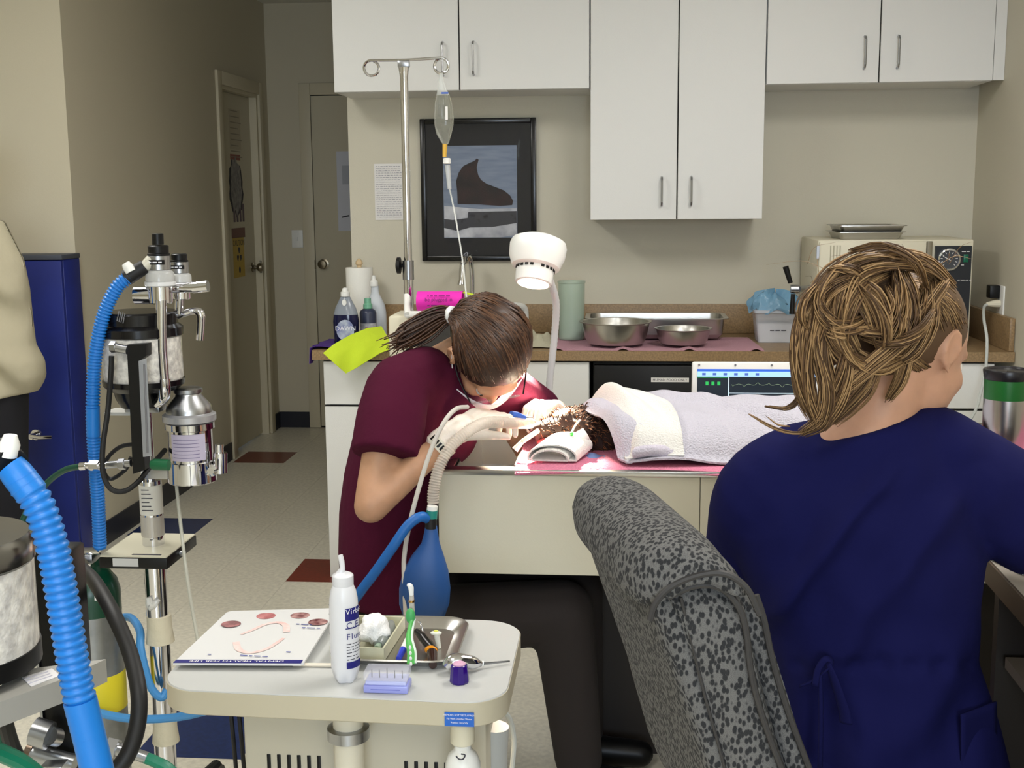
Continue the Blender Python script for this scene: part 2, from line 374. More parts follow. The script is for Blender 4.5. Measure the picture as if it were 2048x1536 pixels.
mk('rim', B().box((sx0-.012, sy0-.012, ZT+.0005), (sx1+.012, sy0+.002, ZT+.003)).box((sx0-.012, sy1-.002, ZT+.0005), (sx1+.012, sy1+.012, ZT+.003)).box((sx0-.012, sy0+.002, ZT+.0005), (sx0+.002, sy1-.002, ZT+.003)).box((sx1-.002, sy0+.002, ZT+.0005), (sx1+.012, sy1-.002, ZT+.003)), steel, sk)
# faucet
fa = thing('faucet', 'chrome gooseneck faucet behind the sink', 'faucet', (-.56, 5.14, ZT))
f0 = P(944, 590, 5.12); fx = f0.x
a = P(945, 640, 5.12); t1 = P(944, 545, 5.12); t2 = P(938, 512, 5.1); t3 = P(931, 512, 5.03); t4 = P(925, 530, 4.98); t5 = P(923, 570, 4.97)
mk('base_flange', B().lathe([(.03, 0), (.03, .006), (.022, .012), (.018, .03)], (fx, 5.12, ZT)), chrome, fa)
mk('spout', B().tube([(fx, 5.12, ZT+.01), (fx, 5.12, 1.08), t1, t2, t3, t4], .0115, 12, 5), chrome, fa)
mk('spray_head', B().tube([t4, t4.lerp(t5, .3), t4.lerp(t5, .75), t5], [.012, .014, .013, .019], 14), chrome, fa)
mk('lever', B().tube([P(1003, 632, 5.08), P(1032, 630, 5.08)], [.005, .007], 10).cyl(P(1000, 632, 5.1), V((P(1000, 632, 5.1).x, 5.1, ZT)), .014), chrome, fa)
sp = thing('sink_sprayer', 'white hand sprayer standing beside the faucet', 'sprayer', (P(1050, 650, 5.05).x, 5.05, ZT))
x = P(1050, 650, 5.05).x
mk('holder', B().lathe([(.022, 0), (.022, .008), (.014, .014), (.013, .035)], (x, 5.05, ZT)), chrome, sp)
mk('spray_handle', B().tube([(x, 5.05, ZT+.03), (x, 5.05, ZT+.09), P(1046, 616, 5.04), P(1030, 612, 5.0)], [.013, .017, .018, .016], 12, 4), whitep, sp)
# ================================================================ things on the back wall and counter
# framed poster
pf = thing('framed_poster', 'black framed poster of a dark furry animal on ice hanging on the wall', 'poster', (-.612, YB, 1.245))
px0, px1, pz0, pz1, py = -.862, -.362, 1.245, 1.852, YB-.024
fw = .022
mk('frame', B().box((px0, py, pz0), (px0+fw, YB-.001, pz1), bev=.003).box((px1-fw, py, pz0), (px1, YB-.001, pz1), bev=.003).box((px0+fw, py, pz0), (px1-fw, YB-.001, pz0+fw), bev=.003).box((px0+fw, py, pz1-fw), (px1-fw, YB-.001, pz1), bev=.003), mat('black_lacquer', (12, 12, 13), .25), pf)
mk('mat_board', B().box((px0+fw, py+.01, pz0+fw), (px1-fw, py+.013, pz1-fw)), mat('black_card', (20, 19, 22), .6), pf)
q0, q1 = P(888, 476, py), P(1033, 290, py)
ph = mk('print', B().box((q0.x, py+.008, q0.z), (q1.x, py+.0098, q1.z)), mat('photo_sky', (128, 140, 160), .6, col2=(112, 124, 146), vscale=9, stretch=(1, 1, 6)), pf)
def flat(name, pts, m, parent, off, Y=None):
    Y = py if Y is None else Y
    pp = [P(x, y, Y) for x, y in pts]
    return mk(name, B().loft([[V((p.x, Y+off, p.z)) for p in pp], [V((p.x, Y+off+.0006, p.z)) for p in pp]]), m, parent, 20)
flat('snow_bank', [(888, 412), (960, 418), (1033, 416), (1033, 470), (1000, 475), (888, 475)], mat('photo_snow', (196, 198, 204), .6, col2=(150, 152, 162), vscale=14), ph, .007)
flat('dark_rocks', [(888, 438), (905, 440), (935, 436), (936, 424), (1033, 422), (1033, 446), (985, 454), (940, 455), (915, 462), (888, 456)], mat('photo_rock', (22, 22, 26), .6, col2=(60, 60, 66), vscale=30, thresh=(.6, .75)), ph, .0062)
flat('animal_figure', [(915, 408), (914, 385), (912, 362), (917, 345), (926, 332), (940, 325), (948, 322), (953, 317), (957, 319), (955, 326), (953, 336), (956, 350), (962, 360), (974, 368), (990, 374), (1008, 381), (1020, 391), (1026, 402), (1024, 410), (1000, 412), (960, 409)], mat('photo_animal', (26, 20, 22), .6, col2=(52, 32, 32), vscale=18), ph, .0062)
mk('glazing', B().box((px0+fw, py+.0045, pz0+fw), (px1-fw, py+.0055, pz1-fw)), mat('picture_glass', (255, 255, 255), .01, trans=1, ior=1.45, alpha=.18), pf)
# handwritten note
n = thing('handwritten_note', 'white handwritten paper note taped on the wall beside the pole', 'note', (-1.01, YB, 1.4))
q0, q1 = P(751, 440, YB), P(806, 327, YB)
mk('sheet', B().grid(lambda u, v: (q0.x+(q1.x-q0.x)*u, YB-.002-.004*math.sin(3*v)*u, q0.z+(q1.z-q0.z)*v), 6, 10, thick=.0006), paper, n)
for i in range(24):
    z = q1.z-.012-i*.0095; xx = q0.x+.008
    b = B()
    while xx < q1.x-.012:
        l = random.uniform(.004, .014); b.box((xx, YB-.0072, z), (min(xx+l, q1.x-.006), YB-.0069, z+.0014)); xx += l+.004
    mk('handwriting', b, mat('pencil', (120, 122, 140), .8), n)
# ---- notices on the corridor doors
XD = XL-.045
def dr(px, py_): p = PX(px, py_, XD+.001); return p
s = thing('radiation_sign', 'yellow caution radiation sign on the corridor door', 'sign', (XD, 7.3, 1.1))
def quad(name, a, b, m, parent, off=.001, X=XD):   # rectangle on the corridor door between two pixels
    A = PX(*a, X); C = PX(*b, X)
    return mk(name, B().box((X+off-.001, min(A.y, C.y), min(A.z, C.z)), (X+off, max(A.y, C.y), max(A.z, C.z))), m, parent)
quad('header', (463, 457), (490, 474), mat('sign_brown', (110, 66, 54), .5), s, .0015)
quad('body', (465, 476), (490, 552), mat('sign_yellow', (190, 160, 56), .5), s, .0015)
yc = PX(478, 510, XD).y
for k, (w_, z_) in enumerate(((.1, PX(478, 486, XD).z),)):
    text('lettering', 'CAUTION', .05, frame((XD+.0017, yc, z_), (0, 1, 0), (1, 0, 0)), ink, s)
cz = PX(478, 510, XD).z
for a in (90, 210, 330):
    pts = [(math.cos(math.radians(a+d))*r, math.sin(math.radians(a+d))*r) for r, d in ((.012, -28), (.045, -28), (.05, 0), (.045, 28), (.012, 28))]
    mk('trefoil_blade', B(frame((XD+.0017, yc, cz), (0, 1, 0), (1, 0, 0))).prism(pts, 0, .0004), ink, s)
mk('warning_mark', B(frame((XD+.0017, yc, PX(478, 540, XD).z), (0, 1, 0), (1, 0, 0))).prism([(.018*math.cos(2*math.pi*k/16), .02*math.sin(2*math.pi*k/16)) for k in range(16)], 0, .0004), ink, s)
s = thing('cutout_decoration', 'grey paper cutout figure with dark ragged edges on the corridor door', 'decoration', (XD, 7.25, 1.4))
A = PX(472, 375, XD)
random.seed(3)
pts = []
for k in range(30):
    a = 2*math.pi*k/30; r = (.11+.03*random.random())
    pts.append((r*.95*math.cos(a), r*1.35*math.sin(a)))
mk('backing', B(frame((XD+.0005, A.y, A.z), (0, 1, 0), (1, 0, 0))).prism([(x*1.1, y*1.02) for x, y in pts], 0, .0006), mat('cutout_dark', (52, 50, 56), .7), s)
mk('figure', B(frame((XD+.0012, A.y, A.z+.01), (0, 1, 0), (1, 0, 0))).prism([(x*.85, y) for x, y in pts], 0, .0006), mat('cutout_grey', (160, 156, 150), .8, col2=(120, 118, 120), vscale=30), s)
A = PX(478, 424, XD)
for k in range(4):
    mk('cutout_letter', B().box((XD+.0005, A.y-.11+k*.058, A.z-.06), (XD+.0012, A.y-.075+k*.058, A.z+.05)), mat('cutout_mauve', (110, 96, 104), .8), s)
s = thing('red_notice', 'small faded red notice at eye level on the corridor door', 'notice', (XD, 7.2, 1.6))
quad('notice_sheet', (460, 308), (480, 321), mat('faded_red', (150, 92, 84), .7), s, .0012)
s = thing('door_list', 'beige paper list pinned high on the corridor door', 'notice', (XD, 7.2, 1.8))
quad('sheet', (456, 216), (482, 300), mat('aged_paper', (190, 180, 158), .8), s, .0012)
A = PX(468, 230, XD)
for i in range(9):
    mk('printed_line', B().box((XD+.0013, A.y-.09, A.z+.02-i*.034), (XD+.0015, A.y+.06+.03*(i % 3), A.z+.026-i*.034)), mat('faint_ink', (150, 142, 126), .8), s)
s = thing('door_poster', 'white paper poster taped on the far door behind the wall edge', 'poster', (-1.7, YE, 1.3))
q0, q1 = P(677, 462, YE-.014), P(722, 302, YE-.014)
mk('sheet', B().box((q0.x, YE-.0135, q0.z), (q1.x, YE-.0125, q1.z)), mat('poster_paper', (206, 208, 218), .7), s)
mk('smudge', B(frame((q0.x+.045, YE-.0136, q0.z+.09), (1, 0, 0), (0, -1, 0))).prism([(-.02, -.006), (.03, .004), (.028, .014), (-.018, .004)], 0, .0003), ink, s)
mk('printed_patch', B().box((q0.x+.035, YE-.0139, q0.z+.3), (q0.x+.09, YE-.0136, q0.z+.42)), mat('faded_print', (176, 180, 190), .8), s)
# ---- counter left: bottles, towel roll, cloths
def bottle(name, label, x, y, prof, m, extra=(), cat='bottle', part='bottle_body'):
    t = thing(name, label, cat, (x, y, ZT)); bd = mk(part, B().lathe(prof, (x, y, ZT)), m, t); return t, bd
K = 2400/4.72   # pixels per metre near the counter front
# dish soap: flat oval bottle
px = P(693, 675, 4.72).x
t = thing('dish_soap_bottle', 'dark blue dish soap bottle with white cap on the counter', 'bottle', (px, 4.72, ZT))
def oval(prof, x, y, z, ry=.6, n=28, s=0): return [[V((x+r*math.cos(2*math.pi*k/n), y+r*ry*math.sin(2*math.pi*k/n), z+h)) for k in range(n)] for r, h in prof]
mk('liquid_body', B().loft(oval([(.044, 0), (.05, .006), (.051, .06), (.053, .1), (.049, .128)], px, 4.72, ZT)), mat('soap_navy', (16, 20, 58), .15), t)
mk('clear_shoulder', B().loft(oval([(.049, .1285), (.042, .155), (.03, .178), (.022, .195), (.018, .2)], px, 4.72, ZT)), mat('clear_bluish', (150, 158, 170), .15, alpha=.75), t)
mk('cap', B().lathe([(.017, .2), (.0185, .202), (.0185, .218), (.013, .221), (.011, .232), (.006, .236), (0, .236)], (px, 4.72, ZT)), whitep, t)
lab = mk('label', B(frame((px+.004, 4.6865, ZT+.068), (1, 0, 0), (0, -1, 0))).prism([(.036*math.cos(a), .042*math.sin(a)) for a in [2*math.pi*k/24 for k in range(24)]], 0, .0012), mat('soap_label', (88, 96, 160), .4, col2=(190, 200, 210), vscale=26), t)
text('lettering', 'DAWN', .026, frame((px+.005, 4.685, ZT+.075), (1, 0, 0), (0, -1, 0)), mat('print_white', (235, 235, 240), .5), lab)
mk('shield', B(frame((px, 4.7, ZT+.178), (1, 0, 0), (0, -1, 0))).prism([(.009*math.cos(a), .013*math.sin(a)) for a in [2*math.pi*k/14 for k in range(14)]], 0, .004), whitep, t)
# small dark bottle with green cap
px = P(737, 665, 4.82).x
t, bd = bottle('small_dark_bottle', 'small dark bottle with translucent green cap beside the dish soap', px, 4.82, [(.03, 0), (.034, .004), (.034, .125), (.03, .135), (.02, .142)], mat('grey_navy', (50, 56, 78), .35))
mk('green_cap', B().lathe([(.017, .142), (.019, .145), (.0185, .16), (.014, .165), (.0135, .185), (0, .186)], (px, 4.82, ZT)), mat('green_plastic', (120, 180, 150), .3), t)
mk('label', B().lathe([(.0343, .02), (.0346, .02), (.0346, .085), (.0343, .085)], (px, 4.82, ZT)), mat('label_grey', (196, 196, 196), .5, col2=(150, 150, 158), vscale=60), t)
mk('red_mark', B().box((px-.004, 4.7845, ZT+.055), (px+.006, 4.7855, ZT+.068)), mat('print_red', (170, 40, 40), .5), t)
# tall white spray-type bottle
px = P(752, 660, 4.9).x
t = thing('squeeze_bottle', 'tall frosted white squeeze bottle with narrow neck behind the dark bottle', 'bottle', (px, 4.9, ZT))
mk('bottle_body', B().loft(oval([(.042, 0), (.046, .005), (.045, .12), (.04, .15), (.026, .18), (.017, .2), (.0155, .23)], px, 4.9, ZT, .75)), mat('frosted_white', (200, 206, 212), .4), t)
mk('cap', B().lathe([(.0175, .228), (.0185, .232), (.017, .248), (.009, .256), (.008, .272), (0, .274)], (px-.004, 4.9, ZT)), whitep, t)
mk('printed_sign', B().box((px-.012, 4.864, ZT+.04), (px+.008, 4.8655, ZT+.1)), mat('label_grey2', (170, 172, 180), .5), t)
# paper towels
px = P(722, 660, 5.08).x
t = thing('paper_towel_roll', 'white paper towel roll upright on a holder behind the bottles', 'paper towels', (px, 5.08, ZT))
mk('holder_base', B().lathe([(.075, 0), (.075, .012), (.02, .016)], (px, 5.08, ZT)), mat('pale_wood', (205, 180, 140), .5), t)
mk('roll', B().lathe([(.02, .017), (.057, .017), (.058, .02), (.058, .292), (.057, .295), (.02, .295)], (px, 5.08, ZT)), mat('paper_white', (236, 235, 228), .9, bump=.1, bscale=120), t)
mk('finial', B().lathe([(.01, .2955), (.01, .303), (.016, .31), (.014, .322), (.005, .332), (0, .333)], (px, 5.08, ZT)), mat('pale_wood', (205, 180, 140), .5), t)
# purple cloth hanging over the counter corner
def cloth(name, fn, nu, nv, m, label, cat, th=.003): 
    return mk(name, B().grid(fn, nu, nv, thick=th), m, None, 60, label, cat)
def purple(u, v):    # u along x, v from the back to the hanging edge
    x = -1.245+u*.36; s = v*.36
    if s < .27: y = 4.84-s; z = ZT+.004
    else: y = 4.572; z = ZT+.004-(s-.27)
    z += .004*math.sin(17*u+5*v)*(1 if s < .27 else 0)+.002
    if x < -1.208: z = min(z, ZT+.0)-min(.05, (-1.208-x)*1.3); 
    return (x, y-.004*abs(math.sin(9*u)) if s >= .27 else y, z)
def purple(u, v):
    s = u*.44-.06; t_ = v*.33
    y = 4.83-t_*.72+.03*math.sin(4*u)
    if s < 0: x, z = -1.212-.012*math.sin(7*v)**2, ZT+.006+s
    else: x, z = -1.212+s, ZT+.007+.005*abs(math.sin(11*u+6*v))
    return (x, y, z)
cloth('purple_cloth', purple, 30, 16, mat('purple_cloth', (72, 44, 122), .9, bump=.3, bscale=300), 'purple cloth lying over the left counter corner under the bottles', 'cloth')
YH = 4.572
yel = [[(646, 706), (668, 688), (700, 670), (735, 656), (763, 652)], [(660, 719), (690, 702), (722, 684), (752, 672), (772, 668)], [(676, 733), (704, 718), (732, 702), (756, 690), (780, 682)], [(692, 747), (712, 736), (734, 722), (760, 706), (790, 694)]]
def yellow(u, v):
    a = u*3; i = min(int(a), 2); f_ = a-i; b_ = v*4; j = min(int(b_), 3); g = b_-j
    def q(i, j): return V(yel[i][j]+(0,))
    w_ = q(i, j).lerp(q(i, j+1), g).lerp(q(i+1, j).lerp(q(i+1, j+1), g), f_)
    d = 4.46+.16*v*(1-u)-.015*math.sin(6*v+u*4)
    return P(w_.x, w_.y, d)
cloth('yellow_cloth', yellow, 24, 30, mat('lime_cloth', (196, 218, 48), .85, bump=.25, bscale=260), 'bright lime yellow microfibre cloth draped over the counter edge', 'cloth', .002)
# ---- green tinted jar
g0 = P(1143, 664, 4.93); px = g0.x
t = thing('tall_jar', 'tall translucent pale green cylindrical jar standing behind the steel bowls', 'jar', (px, 4.93, ZT+.006))
mk('glass_body', B().lathe([(.05, .006), (.053, .01), (.055, .236), (.058, .24), (.058, .246), (.053, .246), (.05, .2), (.05, .015), (0, .015)], (px, 4.93, ZT)), mat('green_jar', (188, 206, 190), .3, alpha=.5), t)
mk('liquid', B().lathe([(.0485, .016), (.0485, .12), (0, .12)], (px, 4.93, ZT)), mat('jar_liquid', (190, 206, 192), .3), t)
# sink-side rag and papers
def rag(u, v):
    p = P(1048+u*58, 690-v*8, 4.72); h = .055*math.sin(math.pi*u)**.7*math.sin(math.pi*v)**.8*(1+.5*math.sin(9*u+3)*math.cos(5*v))
    return (p.x, 4.66+.16*v, ZT+.006+h)
cloth('folded_rag', rag, 22, 16, mat('grey_rag', (176, 172, 150), .9, bump=.3, bscale=200), 'crumpled pale grey rag on the counter beside the sink', 'rag')
# pink towel under the bowls
a0, a1 = P(1108, 705, 4.62).x, P(1528, 690, 4.62).x
def pk(u, v):
    x = a0+(a1-a0)*u+.05*(1-v)*0; y = 4.60+.42*v
    z = ZT+.004+.012*max(0, math.sin(20*u+1.2))**6*(1-v)**3
    if v < .001: z -= .004
    return (x-.02*v, y, z)
cloth('pink_towel', pk, 60, 16, mat('pink_towel', (196, 150, 164), .95, bump=.6, bscale=260), 'thin pink towel spread on the counter under the steel bowls', 'towel', .004)
def bowl(name, label, cx, cy, r, h, zb, cat='bowl'):
    t = thing(name, label, cat, (cx, cy, zb), 'steel bowls on the pink towel')
    mk('bowl_body', B().lathe([(r*.55, 0), (r*.8, .004), (r*.88, h*.3), (r*.97, h-.004), (r*1.04, h), (r*1.04, h+.002), (r*.95, h+.001), (r*.86, h*.3), (r*.78, .008), (0, .006)], (cx, cy, zb), 40), steel, t)
zb = ZT+.012
q = P(1231, 690, 4.72); bowl('steel_bowl', 'larger deep stainless steel bowl on the pink towel', q.x, 4.73, .138, .088, zb)
q = P(1366, 688, 4.72); bowl('steel_bowl', 'smaller shallow stainless steel bowl on the pink towel', q.x, 4.72, .108, .062, zb)
# big rectangular pan behind
t = thing('steel_pan', 'long rectangular stainless steel pan behind the two bowls', 'pan', (.25, 5.02, ZT+.01))
x0, x1, y0, y1 = P(1176, 650, 5).x, P(1448, 650, 5).x, 4.87, 5.12
def rr(x0, y0, x1, y1, r, z, n=5):
    o = []
    for cx, cy, a in ((x1-r, y1-r, 0), (x0+r, y1-r, 90), (x0+r, y0+r, 180), (x1-r, y0+r, 270)):
        for k in range(n+1): aa = math.radians(a+90*k/n); o.append(V((cx+r*math.cos(aa), cy+r*math.sin(aa), z)))
    return o
pan = [rr(x0+.03, y0+.03, x1-.03, y1-.03, .03, ZT+.0125), rr(x0+.012, y0+.012, x1-.012, y1-.012, .04, ZT+.03), rr(x0+.006, y0+.006, x1-.006, y1-.006, .045, ZT+.092), rr(x0-.01, y0-.01, x1+.01, y1+.01, .05, ZT+.094), rr(x0-.01, y0-.01, x1+.01, y1+.01, .05, ZT+.097), rr(x0+.009, y0+.009, x1-.009, y1-.009, .043, ZT+.096), rr(x0+.015, y0+.015, x1-.015, y1-.015, .04, ZT+.033), rr(x0+.033, y0+.033, x1-.033, y1-.033, .03, ZT+.016)]
mk('pan_body', B().loft(pan), steel, t)
# plastic bin with blue lid bag
q = P(1548, 668, 4.93); px = q.x
t = thing('plastic_bin', 'clear plastic bin with white contents and a blue bag stuffed in its top', 'bin', (px, 4.93, ZT))
def tap(x, y, z, w0, d0, w1, d1, h, r=.012): return [rr(x-w0/2, y-d0/2, x+w0/2, y+d0/2, r, z), rr(x-w1/2, y-d1/2, x+w1/2, y+d1/2, r, z+h)]
mk('white_contents', B().loft(tap(px, 4.93, ZT+.002, .135, .12, .15, .13, .075)), mat('cotton_white', (222, 222, 226), .8), t)
mk('bin_wall', B().loft(tap(px, 4.93, ZT, .142, .128, .168, .15, .12)), mat('bin_clear', (215, 220, 228), .2, alpha=.45), t)
mk('rim', B().loft(tap(px, 4.93, ZT+.12, .176, .158, .18, .162, .012)), mat('bin_rim', (196, 204, 214), .3), t)
random.seed(5)
def bag(u, v):
    a = 2*math.pi*u; ph = math.pi*.5*v; r = .098*math.cos(ph)**.6+.003
    k = 1+.14*noise.noise(V((3*math.cos(a), 3*math.sin(a), 4*v)))
    return (px+r*1.05*math.cos(a)*k, 4.93+r*.85*math.sin(a)*k, ZT+.125+.075*math.sin(ph)*(1+.5*noise.noise(V((2*math.cos(a), 2*math.sin(a), 9))))+.012*math.sin(7*a)*(1-v))
mk('blue_bag', B().grid(bag, 36, 10), mat('blue_bag', (120, 168, 200), .25, alpha=.8, bump=.6, bscale=30), t)
mk('dark_item', B().ell((px+.01, 4.865, ZT+.155), (.035, .01, .006)), black, t)
squig('lettering', frame((px+.01, 4.8615, ZT+.05), (1, 0, 0), (0, -1, 0)), .07, .009, ink, t)
# ---- steriliser
e0, e1 = P(1637, 478, 4.75).x, P(1950, 478, 4.75).x
yst = 4.75; zs = P(1750, 480, yst).z
st = thing('steriliser', 'cream tabletop steriliser with pressure gauge panel and steel trays on top', 'steriliser', ((e0+e1)/2, 4.95, ZT))
mk('housing', B().box((e0, yst+.012, ZT+.02), (e1, 5.19, zs), bev=.006), creamp, st)
for fx_ in (e0+.04, e1-.04):
    for fy in (yst+.05, 5.15): mk('foot', B().cyl((fx_, fy, ZT), (fx_, fy, ZT+.021), .015), blackr, st)
xd = P(1855, 500, yst).x
dd = mk('door', B().box((e0+.004, yst, ZT+.03), (xd-.004, yst+.0115, zs-.006), bev=.004), creamp, st)
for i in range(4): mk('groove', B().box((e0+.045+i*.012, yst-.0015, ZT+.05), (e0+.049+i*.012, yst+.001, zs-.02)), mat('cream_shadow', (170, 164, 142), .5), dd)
mk('hinge', B().box((e0-.006, yst-.004, zs-.07), (e0+.004, yst+.01, zs-.02)), satin, st)
mk('column', B().box((xd-.002, yst-.004, ZT+.03), (xd+.018, yst+.0115, zs-.006), bev=.002), mat('grey_trim', (120, 112, 92), .4), st)
p0, p1 = P(1871, 492, yst), P(1944, 492, yst)
pn = mk('control_panel', B().box((p0.x, yst-.003, ZT+.05), (p1.x, yst+.0115, p0.z)), mat('panel_black', (24, 28, 34), .35), st)
gc = P(1897, 519, yst)
Mg = frame((gc.x, yst-.003, gc.z), (1, 0, 0), (0, -1, 0))
mk('gauge_bezel', B().lathe([(.041, 0), (.042, .01), (.036, .012), (.036, .004), (0, .004)], M=Mg), chrome, pn)
mk('gauge_face', B().lathe([(.0355, .0045), (.0355, .006), (0, .006)], M=Mg), mat('gauge_face', (60, 62, 66), .4), pn)
for k in range(11):
    a = math.radians(225-27*k); mk('gauge_tick', B(Mg @ Mx.Rotation(a, 4, 'Z')).box((.024, -.001, .0065), (.032, .001, .007)), paper, pn)
mk('gauge_needle', B(Mg @ Mx.Rotation(math.radians(150), 4, 'Z')).box((-.006, -.001, .0075), (.028, .001, .008)), paper, pn)
for dx, w_ in ((1931, .02),):
    gp = P(dx, 516, yst); mk('green_switch', B().box((gp.x-.009, yst-.008, gp.z-.016), (gp.x+.009, yst-.003, gp.z+.014), bev=.001), mat('green_switch', (10, 96, 70), .3), pn)
for (dx, dy, body) in ((1931, 503, 'POWER'), (1890, 553, 'HEAT'), (1928, 560, 'STERILIZE'), (1900, 585, 'READY'), (1925, 530, 'ON')):
    gp = P(dx, dy, yst); squig('panel_lettering', frame((gp.x, yst-.0032, gp.z), (1, 0, 0), (0, -1, 0)), .0058*len(body), .006, paper, pn)
for dx, dy in ((1890, 600), (1915, 600)):
    gp = P(dx, dy, yst); mk('panel_knob', B().lathe([(.014, 0), (.012, .016), (0, .016)], M=frame((gp.x, yst-.003, gp.z), (1, 0, 0), (0, -1, 0))), black, pn)
# door lever handle
h0, h1 = P(1597, 578, 4.66), P(1640, 577, 4.74)
hd = mk('lever_hub', B().cyl(h0+V((-.03, 0, 0)), h0+V((.0, 0, 0)), .017).cyl(h0, h0.lerp(h1, .5), .012).cyl(h0.lerp(h1, .5), h1, .015), satin, st)
mk('lever_arm', B().tube([P(1571, 533, 4.65), P(1581, 566, 4.65)], [.0115, .009], 12), black, hd)
mk('lever_arm', B().tube([P(1586, 588, 4.65), P(1584, 628, 4.65)], [.008, .011], 12), black, hd)
# trays on top
def tray(z, dx, label):
    a, c = P(1668, 470, 4.9).x+dx, P(1800, 470, 4.9).x+dx
    t = thing('steel_tray', label, 'tray', ((a+c)/2, 4.95, z), 'steel trays on the steriliser')
    mk('tray_body', B().loft([rr(a+.015, 4.83, c-.015, 5.06, .015, z), rr(a+.004, 4.818, c-.004, 5.07, .015, z+.024), rr(a-.006, 4.81, c+.006, 5.08, .018, z+.025), rr(a-.006, 4.81, c+.006, 5.08, .018, z+.028), rr(a+.006, 4.82, c-.006, 5.07, .015, z+.027), rr(a+.018, 4.835, c-.018, 5.055, .013, z+.004)]), steel, t)
tray(zs+.001, .0, 'lower stainless steel tray stacked on top of the steriliser')
tray(zs+.026, .004, 'upper stainless steel tray stacked on top of the steriliser')
# outlet on the right wall with plug and cord
q = PX(2003, 602, XR)
t = thing('wall_outlet', 'white wall outlet with a black adapter on the right wall', 'outlet', (XR, q.y, q.z-.06))
mk('cover_plate', B().box((XR-.006, q.y-.04, q.z-.06), (XR, q.y+.04, q.z+.06), bev=.002), whitep, t)
mk('black_adapter', B().box((XR-.045, q.y-.0, q.z+.01), (XR-.0065, q.y+.05, q.z+.06), bev=.004), black, t)
t = thing('power_cord', 'pale grey power cord plugged into the right wall outlet and hanging past the counter edge', 'cord', (XR-.04, q.y, q.z))
mk('plug', B().tube([(XR-.007, q.y-.005, q.z-.01), (XR-.03, q.y-.005, q.z-.01), (XR-.06, q.y-.01, q.z-.012)], [.015, .014, .007], 10), creamp, t)
pts = [(XR-.055, q.y-.01, q.z-.012), P(1968, 615, 4.75), P(1968, 640, 4.62), P(1974, 680, 4.54), P(1971, 740, 4.52), P(1960, 790, 4.5), P(1949, 825, 4.45), (1.18, 4.4, .5), (1.2, 4.42, .1)]
mk('cable', B().tube(pts, .0055, 8, 5), mat('cord_grey', (190, 194, 190), .5), t)
# ================================================================ wet table (peninsula) and what stands on it
TX0, TX1, TY0, TY1, TZ = -.432, XR-.002, 2.77, 3.42, .88
wt = thing('wet_table', 'cream panelled wet table with stainless steel tub top', 'table', (.5, 3.1, 0))
xs = P(1400, 1000, TY0).x
for a, c in ((TX0, xs-.0008), (xs+.0008, TX1)):
    mk('front_panel', B().box((a, TY0+.001, .622), (c, TY0+.02, TZ-.014), bev=.001, seg=1), cream, wt)
mk('end_panel', B().box((TX0, TY0+.021, .622), (TX0+.018, TY1, TZ-.014)), cream, wt)
mk('back_panel', B().box((TX0+.019, TY1-.018, .622), (TX1, TY1, TZ-.014)), cream, wt)
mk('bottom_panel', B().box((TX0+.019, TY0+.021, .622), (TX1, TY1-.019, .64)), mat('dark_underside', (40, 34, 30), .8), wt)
rw = .035
mk('steel_rim', B().box((TX0-.003, TY0-.004, TZ-.014), (TX1, TY0+rw, TZ), bev=.003).box((TX0-.003, TY1-rw, TZ-.014), (TX1, TY1+.003, TZ), bev=.003).box((TX0-.003, TY0+rw, TZ-.014), (TX0+rw, TY1-rw, TZ), bev=.003), steel, wt)
z0 = TZ-.13
mk('tub', B().box((TX0+rw, TY0+rw, z0), (TX1, TY1-rw, z0+.003)).box((TX0+rw-.003, TY0+rw-.003, z0), (TX1, TY0+rw, TZ-.002)).box((TX0+rw-.003, TY1-rw, z0), (TX1, TY1-rw+.003, TZ-.002)).box((TX0+rw-.003, TY0+rw, z0), (TX0+rw, TY1-rw, TZ-.002)), steel, wt)
mk('tub_seam', B().box((-.2, TY1-rw-.003, z0), (-.188, TY1-rw-.0002, TZ-.003)), mat('seam_dark', (60, 44, 36), .5), wt)
gx = P(1024, 938, TY0).x
mk('grate_panel', B().box((gx, TY0+rw+.002, TZ-.02), (TX1-.02, TY1-rw-.002, TZ-.002), bev=.002), steel, wt)
mk('pedestal', B().box((-.1, 3.13, 0), (TX1, 3.38, .621)), mat('under_table_shade', (34, 28, 24), .6), wt)  # unseen support; its near-black colour paints in the shadow under the table
# pink towel on the table, slightly over the front rim
c0, c1 = P(1030, 938, TY0).x, XR-.03
def pk2(u, v):
    x = c0+(c1-c0)*u; y = TY0-.012+.58*v+.01*math.sin(9*u)*(1-v)
    z = TZ+.005+.003*math.sin(25*u)*(1-v)
    if v < .04: z -= .012*(1-v/.04)
    return (x, y, z)
cloth('pink_towel', pk2, 70, 30, mat('rose_towel', (214, 128, 156), .95, bump=.6, bscale=240), 'rose pink towel laid on the wet table under the dog', 'towel', .006)
# rolled towel in front of the dog's head: a spiral section swept along y
rc = P(1104, 908, 2.84)
def roll(u, v):
    a = math.radians(-60)+u*math.radians(640); r = .058-.0042*u*6
    x = rc.x+r*1.05*math.cos(a)-.01*u; z = rc.z+r*.52*math.sin(a)-.006*u
    return (x+.035*v, 2.805+.1*v+.005*math.sin(6*u), max(z, TZ+.013+.004)+.012*v)
mk('rolled_towel', B().grid(roll, 80, 8, thick=.004), mat('white_towel', (226, 224, 220), .95, bump=.5, bscale=260), None, 60, 'rolled white towel lying on the pink towel before the dog', 'towel')
